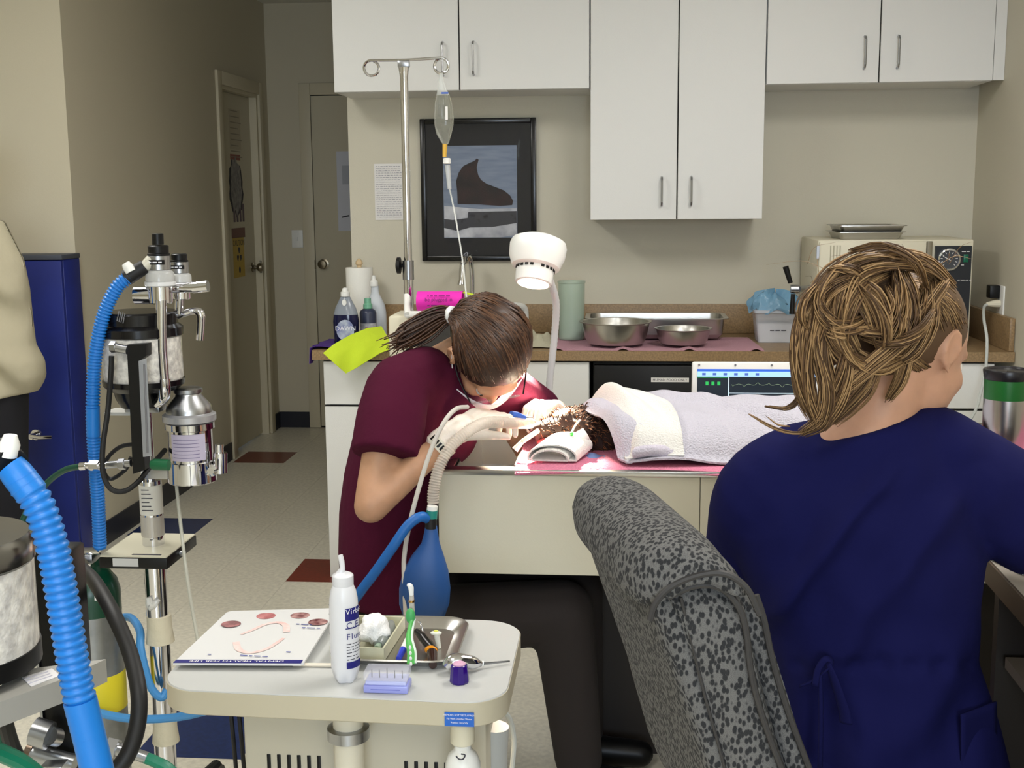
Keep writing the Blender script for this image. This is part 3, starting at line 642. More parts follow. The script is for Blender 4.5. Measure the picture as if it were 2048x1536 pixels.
# white blanket over the dog
def bl(px, py_): return P(px, py_, 2.8)
xa, xb = P(1180, 850, 2.95).x, .84
def hgt(x, y):
    # back profile of the covered body
    t_ = (x-xa)/(xb-xa)
    top = .085+.025*math.exp(-((x-(xa+.07))/.09)**2)+.02*math.exp(-((x-.33)/.17)**2)-.02*max(0, (x-.45))
    c_ = 3.04; w_ = .2+.02*math.sin(6*x)
    f_ = max(0, 1-abs((y-c_)/w_)**2.6)
    return top*f_**.55
def blanket(u, v):
    y = 2.80+.53*v
    x = xa+(xb-xa)*u-.03*math.sin(3*v)
    if u < .2: x += (.2-u)*.9*max(0, .5-v)
    h = hgt(x, y)
    n_ = noise.noise(V((x*5, y*5, 1.3)))*.02+noise.noise(V((x*14, y*9, 4)))*.009
    fold = .02*max(0, math.sin(13*x+16*y+2*noise.noise(V((x*3, y*3, 0)))))**3
    z = TZ+.018+h+(n_+fold)*(.35+.65*min(1, h/.06))
    if u < .03: z -= .02*(1-u/.03)
    if y > 3.08 and x > .1: z = max(z, TZ+.018+.024*min(1, (y-3.08)/.04, (x-.1)/.06))
    return (x, y, max(z, TZ+.016))
mk('blanket', B().grid(blanket, 120, 64, thick=.005), mat('white_blanket', (196, 193, 206), .95, bump=.7, bscale=220), None, 70, 'white towelling blanket draped over the anaesthetised dog', 'blanket')
# second folded towel over the neck, with rolled hem at the front
n0 = xa
def tow2(u, v):
    s = v*.5
    x = n0-.012+.14*u+.1*(1-v)+.01*math.sin(4*v)
    y = 2.815+.36*v
    h = hgt(x+.02, y)+.016+.012*math.exp(-((x-n0-.03)/.06)**2)
    z = TZ+.02+h+.008*math.sin(11*u+7*v)*math.sin(math.pi*v)+.006*noise.noise(V((x*16, y*10, 2)))
    if v < .08: z = min(z, TZ+.03+.5*v)
    if u < .28: z -= .05*(1-u/.28)**1.5
    return (x, y, max(z, TZ+.02))
mk('neck_towel', B().grid(tow2, 40, 50, thick=.006), mat('white_towel', (226, 224, 220), .95, bump=.5, bscale=260), None, 70, 'folded white towel tucked round the neck of the dog', 'towel')
# rolls of the blanket hem at the front
def hem(x0, x1, y, z, r, k, lab):
    def fn(u, v):
        a = u*math.radians(560)+k; r_ = r*(1-.42*u)
        return (x0+(x1-x0)*v+.018*math.sin(5*v)+.25*r_*math.cos(a), y+r_*math.cos(a)*.7+.05*v, z+r_*.62*math.sin(a)+.004*math.sin(9*v))
    mk('rolled_hem_towel', B().grid(fn, 44, 14, thick=.004), mat('lilac_towel', (204, 198, 212), .95, bump=.6, bscale=240), None, 60, lab, 'towel')
h0 = P(1270, 912, 2.8); h1 = P(1355, 905, 2.8)
hem(h0.x, h1.x+.06, 2.812, TZ+.036, .027, 2.6, 'tightly rolled lilac white towel hem in front of the blanket')
# laptop behind the dog
ly = 3.36
a, c = P(1384, 724, ly), P(1384, 800, ly)
lx0, lz1 = a.x, a.z; lx1 = lx0+.355
lp = thing('laptop', 'white framed laptop showing a patient monitor trace behind the dog', 'laptop', ((lx0+lx1)/2, ly, TZ+.012))
mk('keyboard_deck', B().box((lx0, ly-.235, TZ+.012), (lx1, ly-.005, TZ+.03), bev=.004), whitep, lp)
lid = mk('lid', B().box((lx0, ly, TZ+.03), (lx1, ly+.014, lz1), bev=.006), whitep, lp)
s0 = P(1395, 738, ly-.002)
def sc(u, v): return V((s0.x+(lx1-.012-s0.x)*u, ly-.001, s0.z-(s0.z-TZ-.05)*v))
def srect(name, u0, v0, u1, v1, m, k, par=None):
    a, c = sc(u0, v1), sc(u1, v0); return mk(name, B().box((a.x, ly-.001-k*.0004, a.z), (c.x, ly-.0008-k*.0004+.0006, c.z)), m, par or lid)
def em(n, c, e=1.0): return mat(n, c, .4, emit=c, estr=e)
scr = srect('screen', 0, 0, 1, 1, em('screen_dark', (18, 30, 40), .35), 1)
srect('title_bar', 0, .0, 1, .06, em('screen_blue', (44, 92, 190), .8), 2, scr)
srect('tool_bar', 0, .06, 1, .2, em('screen_pale', (150, 190, 240), .9), 2, scr)
srect('side_panel', 0, .2, .26, .23, em('screen_green', (30, 120, 60), .6), 3, scr)
srect('divider', .262, .2, .27, 1, em('screen_line', (190, 210, 220), .7), 3, scr)
srect('divider', .262, .62, 1, .63, em('screen_line', (190, 210, 220), .7), 3, scr)
for k in range(3): srect('icon', .07+.05*k, .33, .095+.05*k, .42, em('screen_green2', (40, 170, 80), .6), 3, scr)
for k in range(6): srect('tool_icon', .04+.09*k, .1, .07+.09*k, .16, em('icon_blue', (70, 100, 170), .6), 3, scr)
tr = [sc(.29+.7*k/60, .4+.06*math.sin(k*.9)*(1 if k % 9 < 2 else .25)) for k in range(61)]
mk('trace', B().tube([p+V((0, -.002, 0)) for p in tr], .0004, 4), em('trace', (120, 140, 110), .6), scr)
for k in range(4): mk('lid_bumper', B().cyl((lx0+.02+.1*k, ly-.0015, lz1-.008), (lx0+.02+.1*k, ly+.001, lz1-.008), .003, n=10), mat('grey_bump', (120, 120, 122), .5), lid)
# thermal tumbler
q = P(2006, 900, 2.9); cx, cy = q.x, 2.9; k = 2.9/2400
ztop = P(2006, 738, 2.9).z; zb = TZ+.013
t = thing('tumbler', 'steel travel tumbler with green band and black lid on the wet table', 'tumbler', (cx, cy, zb))
R = 43*k*1.0; hh = ztop-zb
mk('steel_body', B().lathe([(R*.8, 0), (R*.85, .004), (R*.97, hh*.4), (R*.97, hh*.72), (R*.94, hh-.078)], (cx, cy, zb), 36), mat('tumbler_steel', (176, 174, 172), .26, 1), t)
mk('green_band', B().lathe([(R*.95, hh-.0775), (R*.97, hh-.07), (R*.98, hh-.024)], (cx, cy, zb), 36), mat('green_band', (20, 92, 34), .35), t)
mk('lid', B().lathe([(R*.985, hh-.0235), (R*1.0, hh-.02), (R*1.05, hh-.004), (R*1.02, hh), (R*.9, hh+.001), (R*.85, hh-.004), (0, hh-.004)], (cx, cy, zb), 36), mat('lid_black', (26, 24, 28), .3), t)
mk('sip_opening', B().box((cx-.008, cy-.03, zb+hh-.003), (cx+.008, cy-.02, zb+hh-.001), bev=.002), black, t)
# exam lamp with gooseneck clamped to the back rim
lm = thing('exam_lamp', 'white gooseneck examination lamp shining down on the dog', 'lamp', (P(1100, 780, 3.44).x, 3.44, TZ))
hc = P(1075, 500, 3.3)
ax = V((.06, .42, 1)).normalized()
Ml = frame(hc-ax*.02, V((1, 0, -.12)), ax)
mk('head', B().lathe([(.055, -.035), (.066, -.03), (.077, .0), (.079, .03), (.075, .042), (.055, .052), (.02, .057), (0, .058)], M=Ml, n=36), whitep, lm)
mk('collar', B().lathe([(.046, -.078), (.05, -.076), (.053, -.034), (.045, -.03)], M=Ml, n=32), whitep, lm)
for k in range(22):
    if k % 6 == 5: continue
    a = 2*math.pi*k/22; mk('vent_slot', B(Ml @ Mx.Rotation(a, 4, 'Z')).box((.0525, -.0045, -.042), (.0545, .0045, -.034)), black, lm)
mk('lens', B().lathe([(.043, -.0745), (.043, -.079), (.03, -.081), (0, -.082)], M=Ml, n=28), mat('lamp_lens', (255, 240, 214), .3, emit=(255, 230, 200), estr=9), lm)
gp = [hc+V((.02, .03, -.05)), P(1100, 560, 3.36), P(1112, 605, 3.4), P(1110, 660, 3.43), P(1104, 720, 3.44), P(1099, 770, 3.445), V((P(1099, 790, 3.445).x, 3.445, TZ+.0)), V((P(1099, 790, 3.445).x, 3.445, TZ-.06))]
gl = catmull(gp, 14)
mk('gooseneck', B().tube(gl, [.0098+.0009*(i % 2) for i in range(len(gl))], 14), mat('gooseneck_white', (190, 190, 190), .45), lm)
bx = P(1099, 790, 3.445).x
mk('clamp', B().box((bx-.03, TY1+.004, TZ-.09), (bx+.03, TY1+.05, TZ-.03), bev=.005), whitep, lm)
sd = bpy.data.lights.new('lamp_bulb', 'SPOT'); sd.energy = SPOT_W; sd.color = (1, .8, .58); sd.spot_size = math.radians(36); sd.spot_blend = .8; sd.shadow_soft_size = .04
so = bpy.data.objects.new('lamp_bulb', sd); COL.objects.link(so); so.parent = lm
bp = Ml @ V((0, 0, -.125)); so.location = bp-ORG[lm.name]
tgt = P(1070, 850, 2.95)
so.rotation_euler = (tgt-bp).to_track_quat('-Z', 'Y').to_euler()
# IV pole on its own wheeled foot, fluid bag, monitor on a roll stand
yi = 3.75
a0 = P(809, 135, yi); a1 = P(817, 560, yi); ix = a1.x
iv = thing('iv_pole', 'chrome drip pole with two ring hooks behind the bending technician', 'pole', (ix, yi, 0))
mk('upper_rod', B().tube([(ix, yi, P(817, 540, yi).z-.05), (ix, yi, a0.z-.03), (ix, yi, a0.z)], [.0125, .0125, .017], 18), chrome, iv)
zc_ = P(817, 540, yi).z
mk('lower_tube', B().cyl((ix, yi, .1), (ix, yi, zc_), .0155), chrome, iv)
mk('locking_collar', B().cyl((ix, yi, zc_-.03), (ix, yi, zc_+.03), .018), satin, iv)
kb = P(797, 531, yi)
mk('clamp_knob', B().cyl((ix, yi, kb.z), (kb.x+.01, yi, kb.z), .006).lathe([(.01, 0), (.026, .004), (.026, .014), (.012, .018), (0, .018)], M=frame((kb.x+.01, yi, kb.z), (0, 0, 1), (-1, 0, 0)), n=20), black, iv)
mk('head_block', B().box((ix-.018, yi-.01, a0.z), (ix+.018, yi+.01, a0.z+.02), bev=.003), satin, iv)
def hook(s, cx_, cy_):
    c_ = P(cx_, cy_, yi); r_ = 14.5*yi/2400
    pts = [V((ix, yi, a0.z+.022)), V((c_.x-s*.01, yi, c_.z+r_+.003)) if False else V((c_.x, yi, c_.z+r_))]
    for k in range(1, 22):
        an = math.pi/2-s*2*math.pi*k/22*(-1 if True else 1)*-1
        pts.append(V((c_.x+r_*math.cos(an), yi+.0035*k/3*.6, c_.z+r_*math.sin(an))))
    mk('ring_hook', B().tube(pts, .0042, 10), chrome, iv)
hook(1, 882, 131); hook(-1, 742, 136)
for k in range(5):
    an = 2*math.pi*k/5+.3
    lg = mk('wheeled_leg', B().tube([(ix, yi, .1), (ix+.24*math.cos(an), yi+.24*math.sin(an), .07)], [.016, .012], 10), chrome, iv)
    mk('caster', B().cyl((ix+.24*math.cos(an)-.01, yi+.24*math.sin(an), .028), (ix+.24*math.cos(an)+.01, yi+.24*math.sin(an), .028), .028), blackr, lg)
# fluid bag
yb = yi-.02
bgt = thing('fluid_bag', 'clear drip fluid bag hanging from the ring hook with its tubing', 'fluid bag', P(886, 290, yb), )
kk = yb/2400
def fb(pts, ry=.5): 
    o = []
    for x, y, w_ in pts:
        c_ = P(x, y, yb); o.append([V((c_.x+w_*kk*math.cos(2*math.pi*k/20), yb+w_*kk*ry*math.sin(2*math.pi*k/20), c_.z)) for k in range(20)])
    return o
mk('bag_top', B().loft(fb([(883, 146, 3), (882, 160, 5), (884, 178, 9), (886, 190, 13)], .3)), mat('bag_film', (205, 208, 204), .15, alpha=.4), bgt)
mk('bag_body', B().loft(fb([(886, 190, 13), (887, 205, 17), (888, 230, 19.5), (888, 250, 19), (888, 268, 15), (890, 282, 9), (891, 288, 6)])), mat('bag_fluid', (214, 216, 206), .06, trans=.8, ior=1.33, alpha=.55), bgt)
t_ = P(893, 186, yb-.012)
squig('lettering', frame((t_.x, yb-.014, t_.z), (1, 0, 0), (0, -1, 0)), .03, .012, mat('blue_print', (60, 90, 170), .5), bgt)
mk('volume_mark', B().box((P(892, 222, yb).x, yb-.0175, P(892, 240, yb).z), (P(897, 222, yb).x, yb-.0165, P(892, 214, yb).z)), paper, bgt)
mk('yellow_port', B().cyl(P(890, 288, yb), P(889, 314, yb), .0075, .006, 12), mat('amber_plastic', (214, 170, 70), .4), bgt)
mk('spike', B().lathe([(.008, .0), (.012, .002), (.012, .016), (.008, .018)], P(894, 328, yb)), whitep, bgt)
mk('drip_chamber', B().cyl(P(895, 330, yb), P(899, 378, yb), .0085, .006, 14), mat('chamber', (220, 222, 220), .1, alpha=.45), bgt)
mk('line', B().tube([P(899, 378, yb), P(904, 400, yb), P(912, 440, 3.7), P(925, 520, 3.6), P(934, 600, 3.5), P(960, 760, 3.3), P(1050, 850, 3.2), P(1150, 870, 3.1)], .0026, 6, 6), mat('iv_line', (214, 216, 212), .3, alpha=.75), bgt)
# monitor on roll stand with pink note
ym = 3.62
m0, m1 = P(800, 588, ym), P(945, 640, ym)
mn = thing('patient_monitor', 'off white patient monitor on a roll stand behind the technician', 'monitor', ((m0.x+m1.x)/2, ym+.1, 0))
z1 = P(870, 630, ym).z
mk('case', B().box((P(780, 630, ym+.05).x, ym+.02, z1-.2), (m1.x-.01, ym+.2, z1-.005), bev=.008), creamp, mn)
mk('side_vent', B().box((P(797, 640, ym).x, ym+.0185, z1-.09), (P(820, 640, ym).x, ym+.021, z1-.03)), mat('vent_tan', (168, 158, 132), .6), mn)
lipx0, lipx1 = P(798, 590, ym).x, P(948, 590, ym).x
zt0, zt1 = P(870, 625, ym).z, P(870, 585, ym+.14).z
trp = [(lipx0+.018, ym, zt0-.006), (lipx1, ym, zt0), (lipx1, ym+.14, zt1+.012), (lipx0, ym+.14, zt1+.01)]
mk('top_tray', B().box((lipx0+.015, ym, z1-.006), (lipx1, ym+.14, z1+.0), bev=.002).box((lipx0+.03, ym-.004, z1-.006), (lipx1, ym+.004, z1+.012), bev=.002).tube([(lipx0+.025, ym, z1), (lipx0, ym+.14, z1+.055)], .011, 8).box((lipx1-.016, ym+.01, z1), (lipx1, ym+.14, z1+.05), bev=.003), whitep, mn)
mk('dark_front', B().box((P(830, 640, ym).x, ym+.016, z1-.17), (m1.x-.03, ym+.0195, z1-.02)), mat('monitor_dark', (60, 58, 56), .5), mn)
mk('stand_post', B().cyl(((m0.x+m1.x)/2, ym+.1, .06), ((m0.x+m1.x)/2, ym+.1, z1-.2), .018), satin, mn)
mk('stand_base', B().box(((m0.x+m1.x)/2-.2, ym-.1, .02), ((m0.x+m1.x)/2+.2, ym+.06, .06), bev=.01), satin, mn)
pn0, pn1 = P(830, 582, ym), P(922, 616, ym)
pn = thing('pink_note', 'bright pink paper note with handwriting curled on the monitor tray', 'note', ((pn0.x+pn1.x)/2, ym+.06, z1+.001))
def pnote(u, v):
    a = math.radians(-70+250*v); r_ = .034
    return (pn0.x+(pn1.x-pn0.x)*u+.008*(1-v)*0, ym+.05-r_*math.cos(a)*1.1, z1+.004+r_+r_*.9*math.sin(a))
mk('curled_sheet', B().grid(pnote, 8, 24, thick=.0008), mat('hot_pink', (224, 40, 176), .7, emit=None), pn)
for i, (s_, dz) in enumerate((('be plugged in', .014),)):
    text('handwriting', s_, .017, frame(((pn0.x+pn1.x)/2, ym+.0115, z1+.036+dz*.7), (1, 0, .0), (0, -1, .25)), mat('pen_purple', (96, 20, 90), .7), pn, sx=.95)
for dz in (.03, -.012): squig('handwriting', frame(((pn0.x+pn1.x)/2, ym+.0112 if dz < .02 else ym+.0145, z1+.036+dz*.7), (1, 0, 0), (0, -1, .25)), .07, .008, mat('pen_purple', (96, 20, 90), .7), pn)
mk('lime_tag', B(frame((P(938, 590, ym).x, ym+.07, z1+.056), (1, 0, -.25), (0, 0, 1))).box((-.03, -.02, 0), (.035, .02, .002)), mat('lime_cloth', (196, 218, 48), .85), None, label='small lime green tag lying at the end of the monitor tray', cat='tag')
# ================================================================ rolling instrument cart
CX0, CX1, CY0, CY1, CZ = -.757, -.178, 1.79, 2.165, .73
def onc(px, py_): return PZ(px, py_, CZ)      # a point on the cart top
cart = thing('instrument_cart', 'cream rolling dental instrument cart with a rounded tabletop', 'cart', ((CX0+CX1)/2, (CY0+CY1)/2, 0))
topm = mat('cart_top', (188, 189, 187), .4, bump=.02, bscale=200)
edgem = mat('cart_edge', (186, 178, 156), .5)
R = .07
def skew(ring): return [V((p.x, p.y+.02*(-(p.x-CX0)/(CX1-CX0)+.5), p.z)) for p in ring]
mk('tabletop', B().loft([skew(rr(CX0+.001, CY0+.001, CX1-.001, CY1-.001, R, CZ-.002, 10)), skew(rr(CX0+.002, CY0+.002, CX1-.002, CY1-.002, R, CZ, 10))]), topm, cart)
mk('edge_band', B().loft([skew(rr(CX0+.002, CY0+.002, CX1-.002, CY1-.002, R, CZ-.042, 10)), skew(rr(CX0, CY0, CX1, CY1, R, CZ-.04, 10)), skew(rr(CX0, CY0, CX1, CY1, R, CZ-.0022, 10))]), edgem, cart)
sx = P(918, 1432, CY0-.012)
stk = mk('blue_sticker', B().box((sx.x-.0235, CY0-.0095, CZ-.0395), (sx.x+.0235, CY0-.0075, CZ-.0165)), mat('sticker_blue', (30, 96, 190), .4), cart)
pw = mat('print_white', (235, 235, 240), .5)
for i, (tx, sz) in enumerate((('REMOVE BOTTLE SLOWLY', .0042), ('Fill With Distilled Water', .0040), ('Replace Securely', .0040))):
    text('lettering', tx, sz, frame((sx.x, CY0-.0096, CZ-.0205-.0062*i), (1, 0, 0), (0, -1, 0)), pw, stk)
greyb = mat('cart_body', (196, 190, 172), .5)
bx0, bx1 = P(486, 1500, 1.97).x, P(975, 1500, 1.97).x
body = mk('cabinet_body', B().box((bx0, 1.97, .1), (bx1, 2.15, CZ-.06), bev=.012), greyb, cart)
for k in range(6):
    q = P(538+20*k, 1535, 1.968); mk('vent_slot', B().box((q.x-.0035, 1.9685, q.z-.03), (q.x+.0035, 1.9705, P(540, 1509, 1.968).z), bev=.001), black, body)
for k in range(5):
    q = P(812+20*k, 1535, 1.968); mk('vent_slot', B().box((q.x-.0035, 1.9685, q.z-.03), (q.x+.0035, 1.9705, P(812, 1523, 1.968).z), bev=.001), black, body)
q = P(697, 1470, 1.9)
mk('lift_column', B().cyl((q.x, 1.9, .12), (q.x, 1.9, CZ-.043), .026), mat('column_cream', (216, 210, 192), .4), cart)
mk('column_collar', B().lathe([(.03, 0), (.036, .003), (.036, .022), (.03, .024)], (q.x, 1.9, P(697, 1478, 1.9).z)), satin, cart)
q = P(925, 1470, 1.83)
mk('bottle_socket', B().lathe([(.018, 0), (.02, .002), (.02, .04), (.0185, .042)], (q.x, 1.83, P(925, 1485, 1.83).z)), creamp, cart)
wb = mk('water_bottle', B().lathe([(.0, 0), (.028, .0), (.029, .006), (.029, .2), (.024, .215), (.014, .225), (.0135, .245)], (q.x, 1.83, P(925, 1480, 1.83).z-.24)), whitep, cart)
z_ = P(925, 1516, 1.83).z
mk('scrawl_mark', B().tube([P(912, 1512, 1.8)+V((0, .0, 0)), P(918, 1518, 1.8), P(926, 1518, 1.8), P(930, 1510, 1.8), P(922, 1508, 1.8)], .0012, 6, 4), ink, wb)
mk('side_post', B().tube([P(988, 1452, 2.05), P(985, 1500, 2.05), P(985, 1640, 2.05)], .028, 12), mat('grey_post', (176, 178, 176), .5), cart)
for px_ in (462, 478): mk('cable', B().tube([P(px_, 1428, 2.02), P(px_+4, 1470, 2.02), P(px_+10, 1536, 2.04), P(px_+18, 1620, 2.05)], .0042, 8, 4), blackr, cart)
mk('connector_block', B().box((P(470, 1440, 2.0).x, 1.99, CZ-.064), (P(540, 1440, 2.0).x, 2.05, CZ-.044), bev=.003), black, cart)
mk('grey_cable', B().tube([P(1005, 1420, 2.12), P(1020, 1440, 2.14), P(1028, 1480, 2.16), P(1024, 1536, 2.16), P(1015, 1620, 2.15)], .005, 8, 5), mat('cord_grey', (190, 194, 190), .5), cart)
for x_ in (bx0+.04, bx1-.04):
    for y_ in (1.99, 2.13):
        cs = mk('caster_fork', B().box((x_-.012, y_-.012, .045), (x_+.012, y_+.012, .1)), black, cart)
        mk('caster_wheel', B().cyl((x_-.01, y_, .03), (x_+.01, y_, .03), .03), blackr, cs)
# dental chart board, resting tilted on the pan edge
cv = [PZ(346, 1326, CZ+.012), PZ(606, 1327, CZ+.012), PZ(676, 1216, CZ+.02), PZ(456, 1222, CZ+.02)]
ch = thing('dental_chart', 'white laminated dental health chart with oval tooth photos on the cart', 'chart', ((cv[0]+cv[2])/2)-V((0, 0, .006)))
ex = (cv[1]-cv[0]); ey = (cv[3]-cv[0])
def cpt(u, v, k=0): return cv[0].lerp(cv[1], u).lerp(cv[3].lerp(cv[2], u), v)+V((0, 0, k))
mk('board', B().loft([[cpt(u, v, -.004) for u, v in ((0, 0), (.98, 0), (1, .02), (1, .97), (.97, 1), (.03, 1), (0, .97))], [cpt(u, v, 0) for u, v in ((0, 0), (.98, 0), (1, .02), (1, .97), (.97, 1), (.03, 1), (0, .97))]]), mat('chart_white', (214, 214, 214), .35), ch)
stripe = mk('title_stripe', B().loft([[cpt(u, v, .0002) for u, v in ((0, .0), (.985, .0), (.985, .055), (0, .055))], [cpt(u, v, .0006) for u, v in ((0, 0), (.985, 0), (.985, .055), (0, .055))]]), navyp, ch)
Mc = frame(cpt(.48, .028, .0007), -ex, (0, 0, 1))
text('lettering', 'DENTAL HEALTH FOR LIFE', .0085, Mc, pw, stripe, sx=1.6)
ps = [mat('tooth_photo_a', (176, 120, 120), .4, col2=(70, 50, 56), vscale=50), mat('tooth_photo_b', (206, 140, 140), .4, col2=(150, 80, 84), vscale=40), mat('tooth_photo_c', (190, 150, 146), .4, col2=(92, 34, 44), vscale=60)]
for (px_, py_, k) in ((462, 1248, 0), (532, 1232, 1), (600, 1231, 2), (636, 1244, 2)):
    c_ = PZ(px_, py_, CZ+.019)
    mk('photo_oval', B(Mx.Translation(c_)).prism([(.018*math.cos(2*math.pi*j/22), .0165*math.sin(2*math.pi*j/22)) for j in range(22)], 0, .0005), ps[k], ch)
gum = mat('gum_print', (222, 186, 182), .5, col2=(232, 210, 206), vscale=60)
def arch(pts, wid):
    c_ = catmull([PZ(x, y, CZ+.0155) for x, y in pts], 6); n_ = len(c_); rows = []
    for i, p in enumerate(c_):
        t_ = (c_[min(i+1, n_-1)]-c_[max(i-1, 0)]).normalized(); s_ = V((-t_.y, t_.x, 0))*interp(wid, n_)[i]
        zc_ = cpt(.5, (p.y-cv[0].y)/(cv[3].y-cv[0].y)).z+.0006
        rows.append([V((p.x+s_.x, p.y+s_.y, zc_)), V((p.x-s_.x, p.y-s_.y, zc_))])
    mk('jaw_drawing', B().strip(rows), gum, ch)
arch([(482, 1270), (505, 1262), (530, 1252), (556, 1248), (572, 1254), (573, 1266)], [.003, .004, .004, .005, .006, .006])
arch([(472, 1284), (478, 1298), (500, 1304), (530, 1298), (550, 1288), (567, 1277)], [.006, .006, .004, .004, .004, .003])
for (x_, y_, w_) in ((608, 1250, .03), (622, 1257, .034), (419, 1310, .006), (577, 1305, .008), (508, 1313, .05)):
    squig('handwriting', frame(PZ(x_, y_, CZ+.0175 if y_ < 1300 else CZ+.0135)+V((0, 0, .001)), -ex+V((0, .03, 0)), (0, 0, 1)), w_, .006, mat('pen_blue', (70, 80, 150), .6), ch)
# wooden swab under the chart
t = thing('wooden_swab', 'thin wooden swab stick lying beside the dental chart', 'swab', PZ(640, 1330, CZ))
mk('stick', B().cyl(PZ(586, 1329, CZ+.0042), PZ(720, 1331, CZ+.0042), .0032, n=10), mat('swab_wood', (224, 214, 196), .6), t)
# rinse bottle
bp_ = onc(692, 1360); k_ = bp_.y/2400; kx = (prj(bp_)[2])/2400
bt = thing('rinse_bottle', 'white dental rinse spray bottle with petal base and navy label print', 'bottle', bp_)
r_ = 28.5*kx
def petal(r, h, d): return [bp_+V(((r*(1-d*(.5+.5*math.cos(5*a+.5)) if True else r))*math.cos(a), (r*(1-d*(.5+.5*math.cos(5*a+.5))))*math.sin(a), h)) for a in [2*math.pi*k/40 for k in range(40)]]
hB = (1370-1145)*kx
rings = [petal(r_*.72, 0.0005, .25), petal(r_*.84, .004, .28), petal(r_*.95, .013, .14), petal(r_, .026, 0), petal(r_*1.02, .06, 0), petal(r_*1.02, .13, 0), petal(r_*.98, .15, 0), petal(r_*.88, .164, 0), petal(r_*.72, .174, 0)]
sc_ = (1172-1370)/-1*kx/.174
rings = [[V((p.x, p.y, bp_.z+(p.z-bp_.z)*sc_)) for p in rg] for rg in rings]
wb_ = mat('bottle_white', (218, 218, 222), .3)
bd = mk('bottle_body', B().loft(rings), wb_, bt)
zc0 = .174*sc_
mk('cap', B().lathe([(r_*.72, zc0), (r_*.74, zc0+.001), (r_*.74, zc0+.016), (r_*.68, zc0+.018), (r_*.3, zc0+.022), (0, zc0+.022)], bp_), wb_, bt)
mk('nozzle', B().tube([bp_+V((-.004, 0, zc0+.018)), bp_+V((0, 0, zc0+.028)), bp_+V((-.001, 0, zc0+.04)), bp_+V((-.003, 0, zc0+.05))], [.008, .0045, .0045, .0042], 12), wb_, bt)
# printed label wraps the right side of the bottle (camera side)
def wrap(name, a0, a1, h0, h1, m, par, n=10, off=.0004):
    f_ = lambda u, v: bp_+V(((r_*1.02+off)*math.cos(math.radians(a0+(a1-a0)*u)), (r_*1.02+off)*math.sin(math.radians(a0+(a1-a0)*u)), (h0+(h1-h0)*v)))
    return mk(name, B().grid(f_, n, 1), m, par)
hz = lambda py_: (1370-py_)*kx
lab = wrap('label_band', -72, 5, hz(1238), hz(1212), navyp, bt)
wrap('label_band', -72, 5, hz(1336), hz(1322), navyp, bt)
wrap('label_rule', -72, 5, hz(1254), hz(1252), navyp, bt)
def wtext(s, a, h, size, m):
    n0 = len(s)
    ang = a
    for ch_ in s:
        d = math.radians(ang); n_ = V((math.cos(d), math.sin(d), 0))
        if ch_ != ' ': text('lettering', ch_, size, frame(bp_+n_*(r_*1.02+.0007)+V((0, 0, h)), V((-math.sin(d), math.cos(d), 0)), n_), m, bt, align='LEFT')
        w_ = {'i': .3, 'l': .3, '.': .3, 'r': .42, 'm': .85, 'C': .72, 'V': .66}.get(ch_, .56)
        ang += math.degrees(w_*size/r_)
        if ang > 30: break
wtext('Virbac', -70, hz(1219), .012, pw); wtext('C.E.T.', -70, hz(1247), .015, navyp); wtext('Flurafom', -70, hz(1270), .014, navyp)
def wbars(a0, a1, py_):
    a = a0
    while a < a1:
        l = random.uniform(8, 24); wrap('printed_line', a, min(a+l, a1), hz(py_), hz(py_-1.6), ink, bt, 3); a += l+5
for i in range(4): wbars(-70, 10, 1286+6*i)
wbars(-70, -20, 1311); wbars(-70, -10, 1318)
for i in range(6): wbars(-168, -150, 1210+20*i)
# bur box
bb = onc(770, 1388); kx2 = prj(bb)[2]/2400
x0, x1 = onc(726, 1388).x, onc(816, 1388).x; y0 = bb.y
bxo = thing('bur_box', 'small lilac plastic bur box with clear lid and five metal burs', 'box', (bb.x, y0+.02, CZ))
lil = mat('lilac_plastic', (150, 156, 220), .3)
mk('base_tray', B().box((x0, y0, CZ+.0005), (x1, y0+.04, CZ+.013), bev=.002), lil, bxo)
mk('insert', B().box((x0+.003, y0+.003, CZ+.0132), (x1-.003, y0+.037, CZ+.02), bev=.001), mat('lilac_light', (186, 192, 236), .35), bxo)
mk('clear_lid', B().box((x0, y0, CZ+.0205), (x1, y0+.04, CZ+.036), bev=.003), mat('lid_clear', (226, 226, 238), .12, alpha=.3), bxo)
for k in range(5): mk('bur', B().cyl((x0+.011+k*.0125, y0+.018, CZ+.02), (x0+.011+k*.0125, y0+.018, CZ+.033+.003*(k == 2)), .0009, n=8), mat('bur_metal', (90, 86, 90), .3, 1), bxo)
mk('front_print', B().box((x0+.012, y0-.0003, CZ+.0065), (x1-.012, y0, CZ+.0075)), mat('print_lilac', (96, 104, 190), .5), bxo)
# purple cap
pc = onc(919, 1364); kp = prj(pc)[2]/2400
t = thing('prophy_cup', 'small faceted purple cup filled with pink paste', 'cup', pc)
def oct_(r, h): return [pc+V((r*math.cos(2*math.pi*(k+.5)/10), r*math.sin(2*math.pi*(k+.5)/10), h)) for k in range(10)]
hh = 40*kp
mk('cup_wall', B().loft([oct_(18.5*kp, .0), oct_(20*kp, .003), oct_(16.5*kp, hh*.9), oct_(14.5*kp, hh*.93)]), mat('purple_gloss', (44, 10, 112), .15), t, 20)
mk('paste', B().lathe([(13.5*kp, hh*.9), (13*kp, hh*.99), (8*kp, hh*1.06), (3*kp, hh*1.0), (0, hh*1.02)], pc, 14), mat('paste_pink', (206, 160, 186), .6), t)
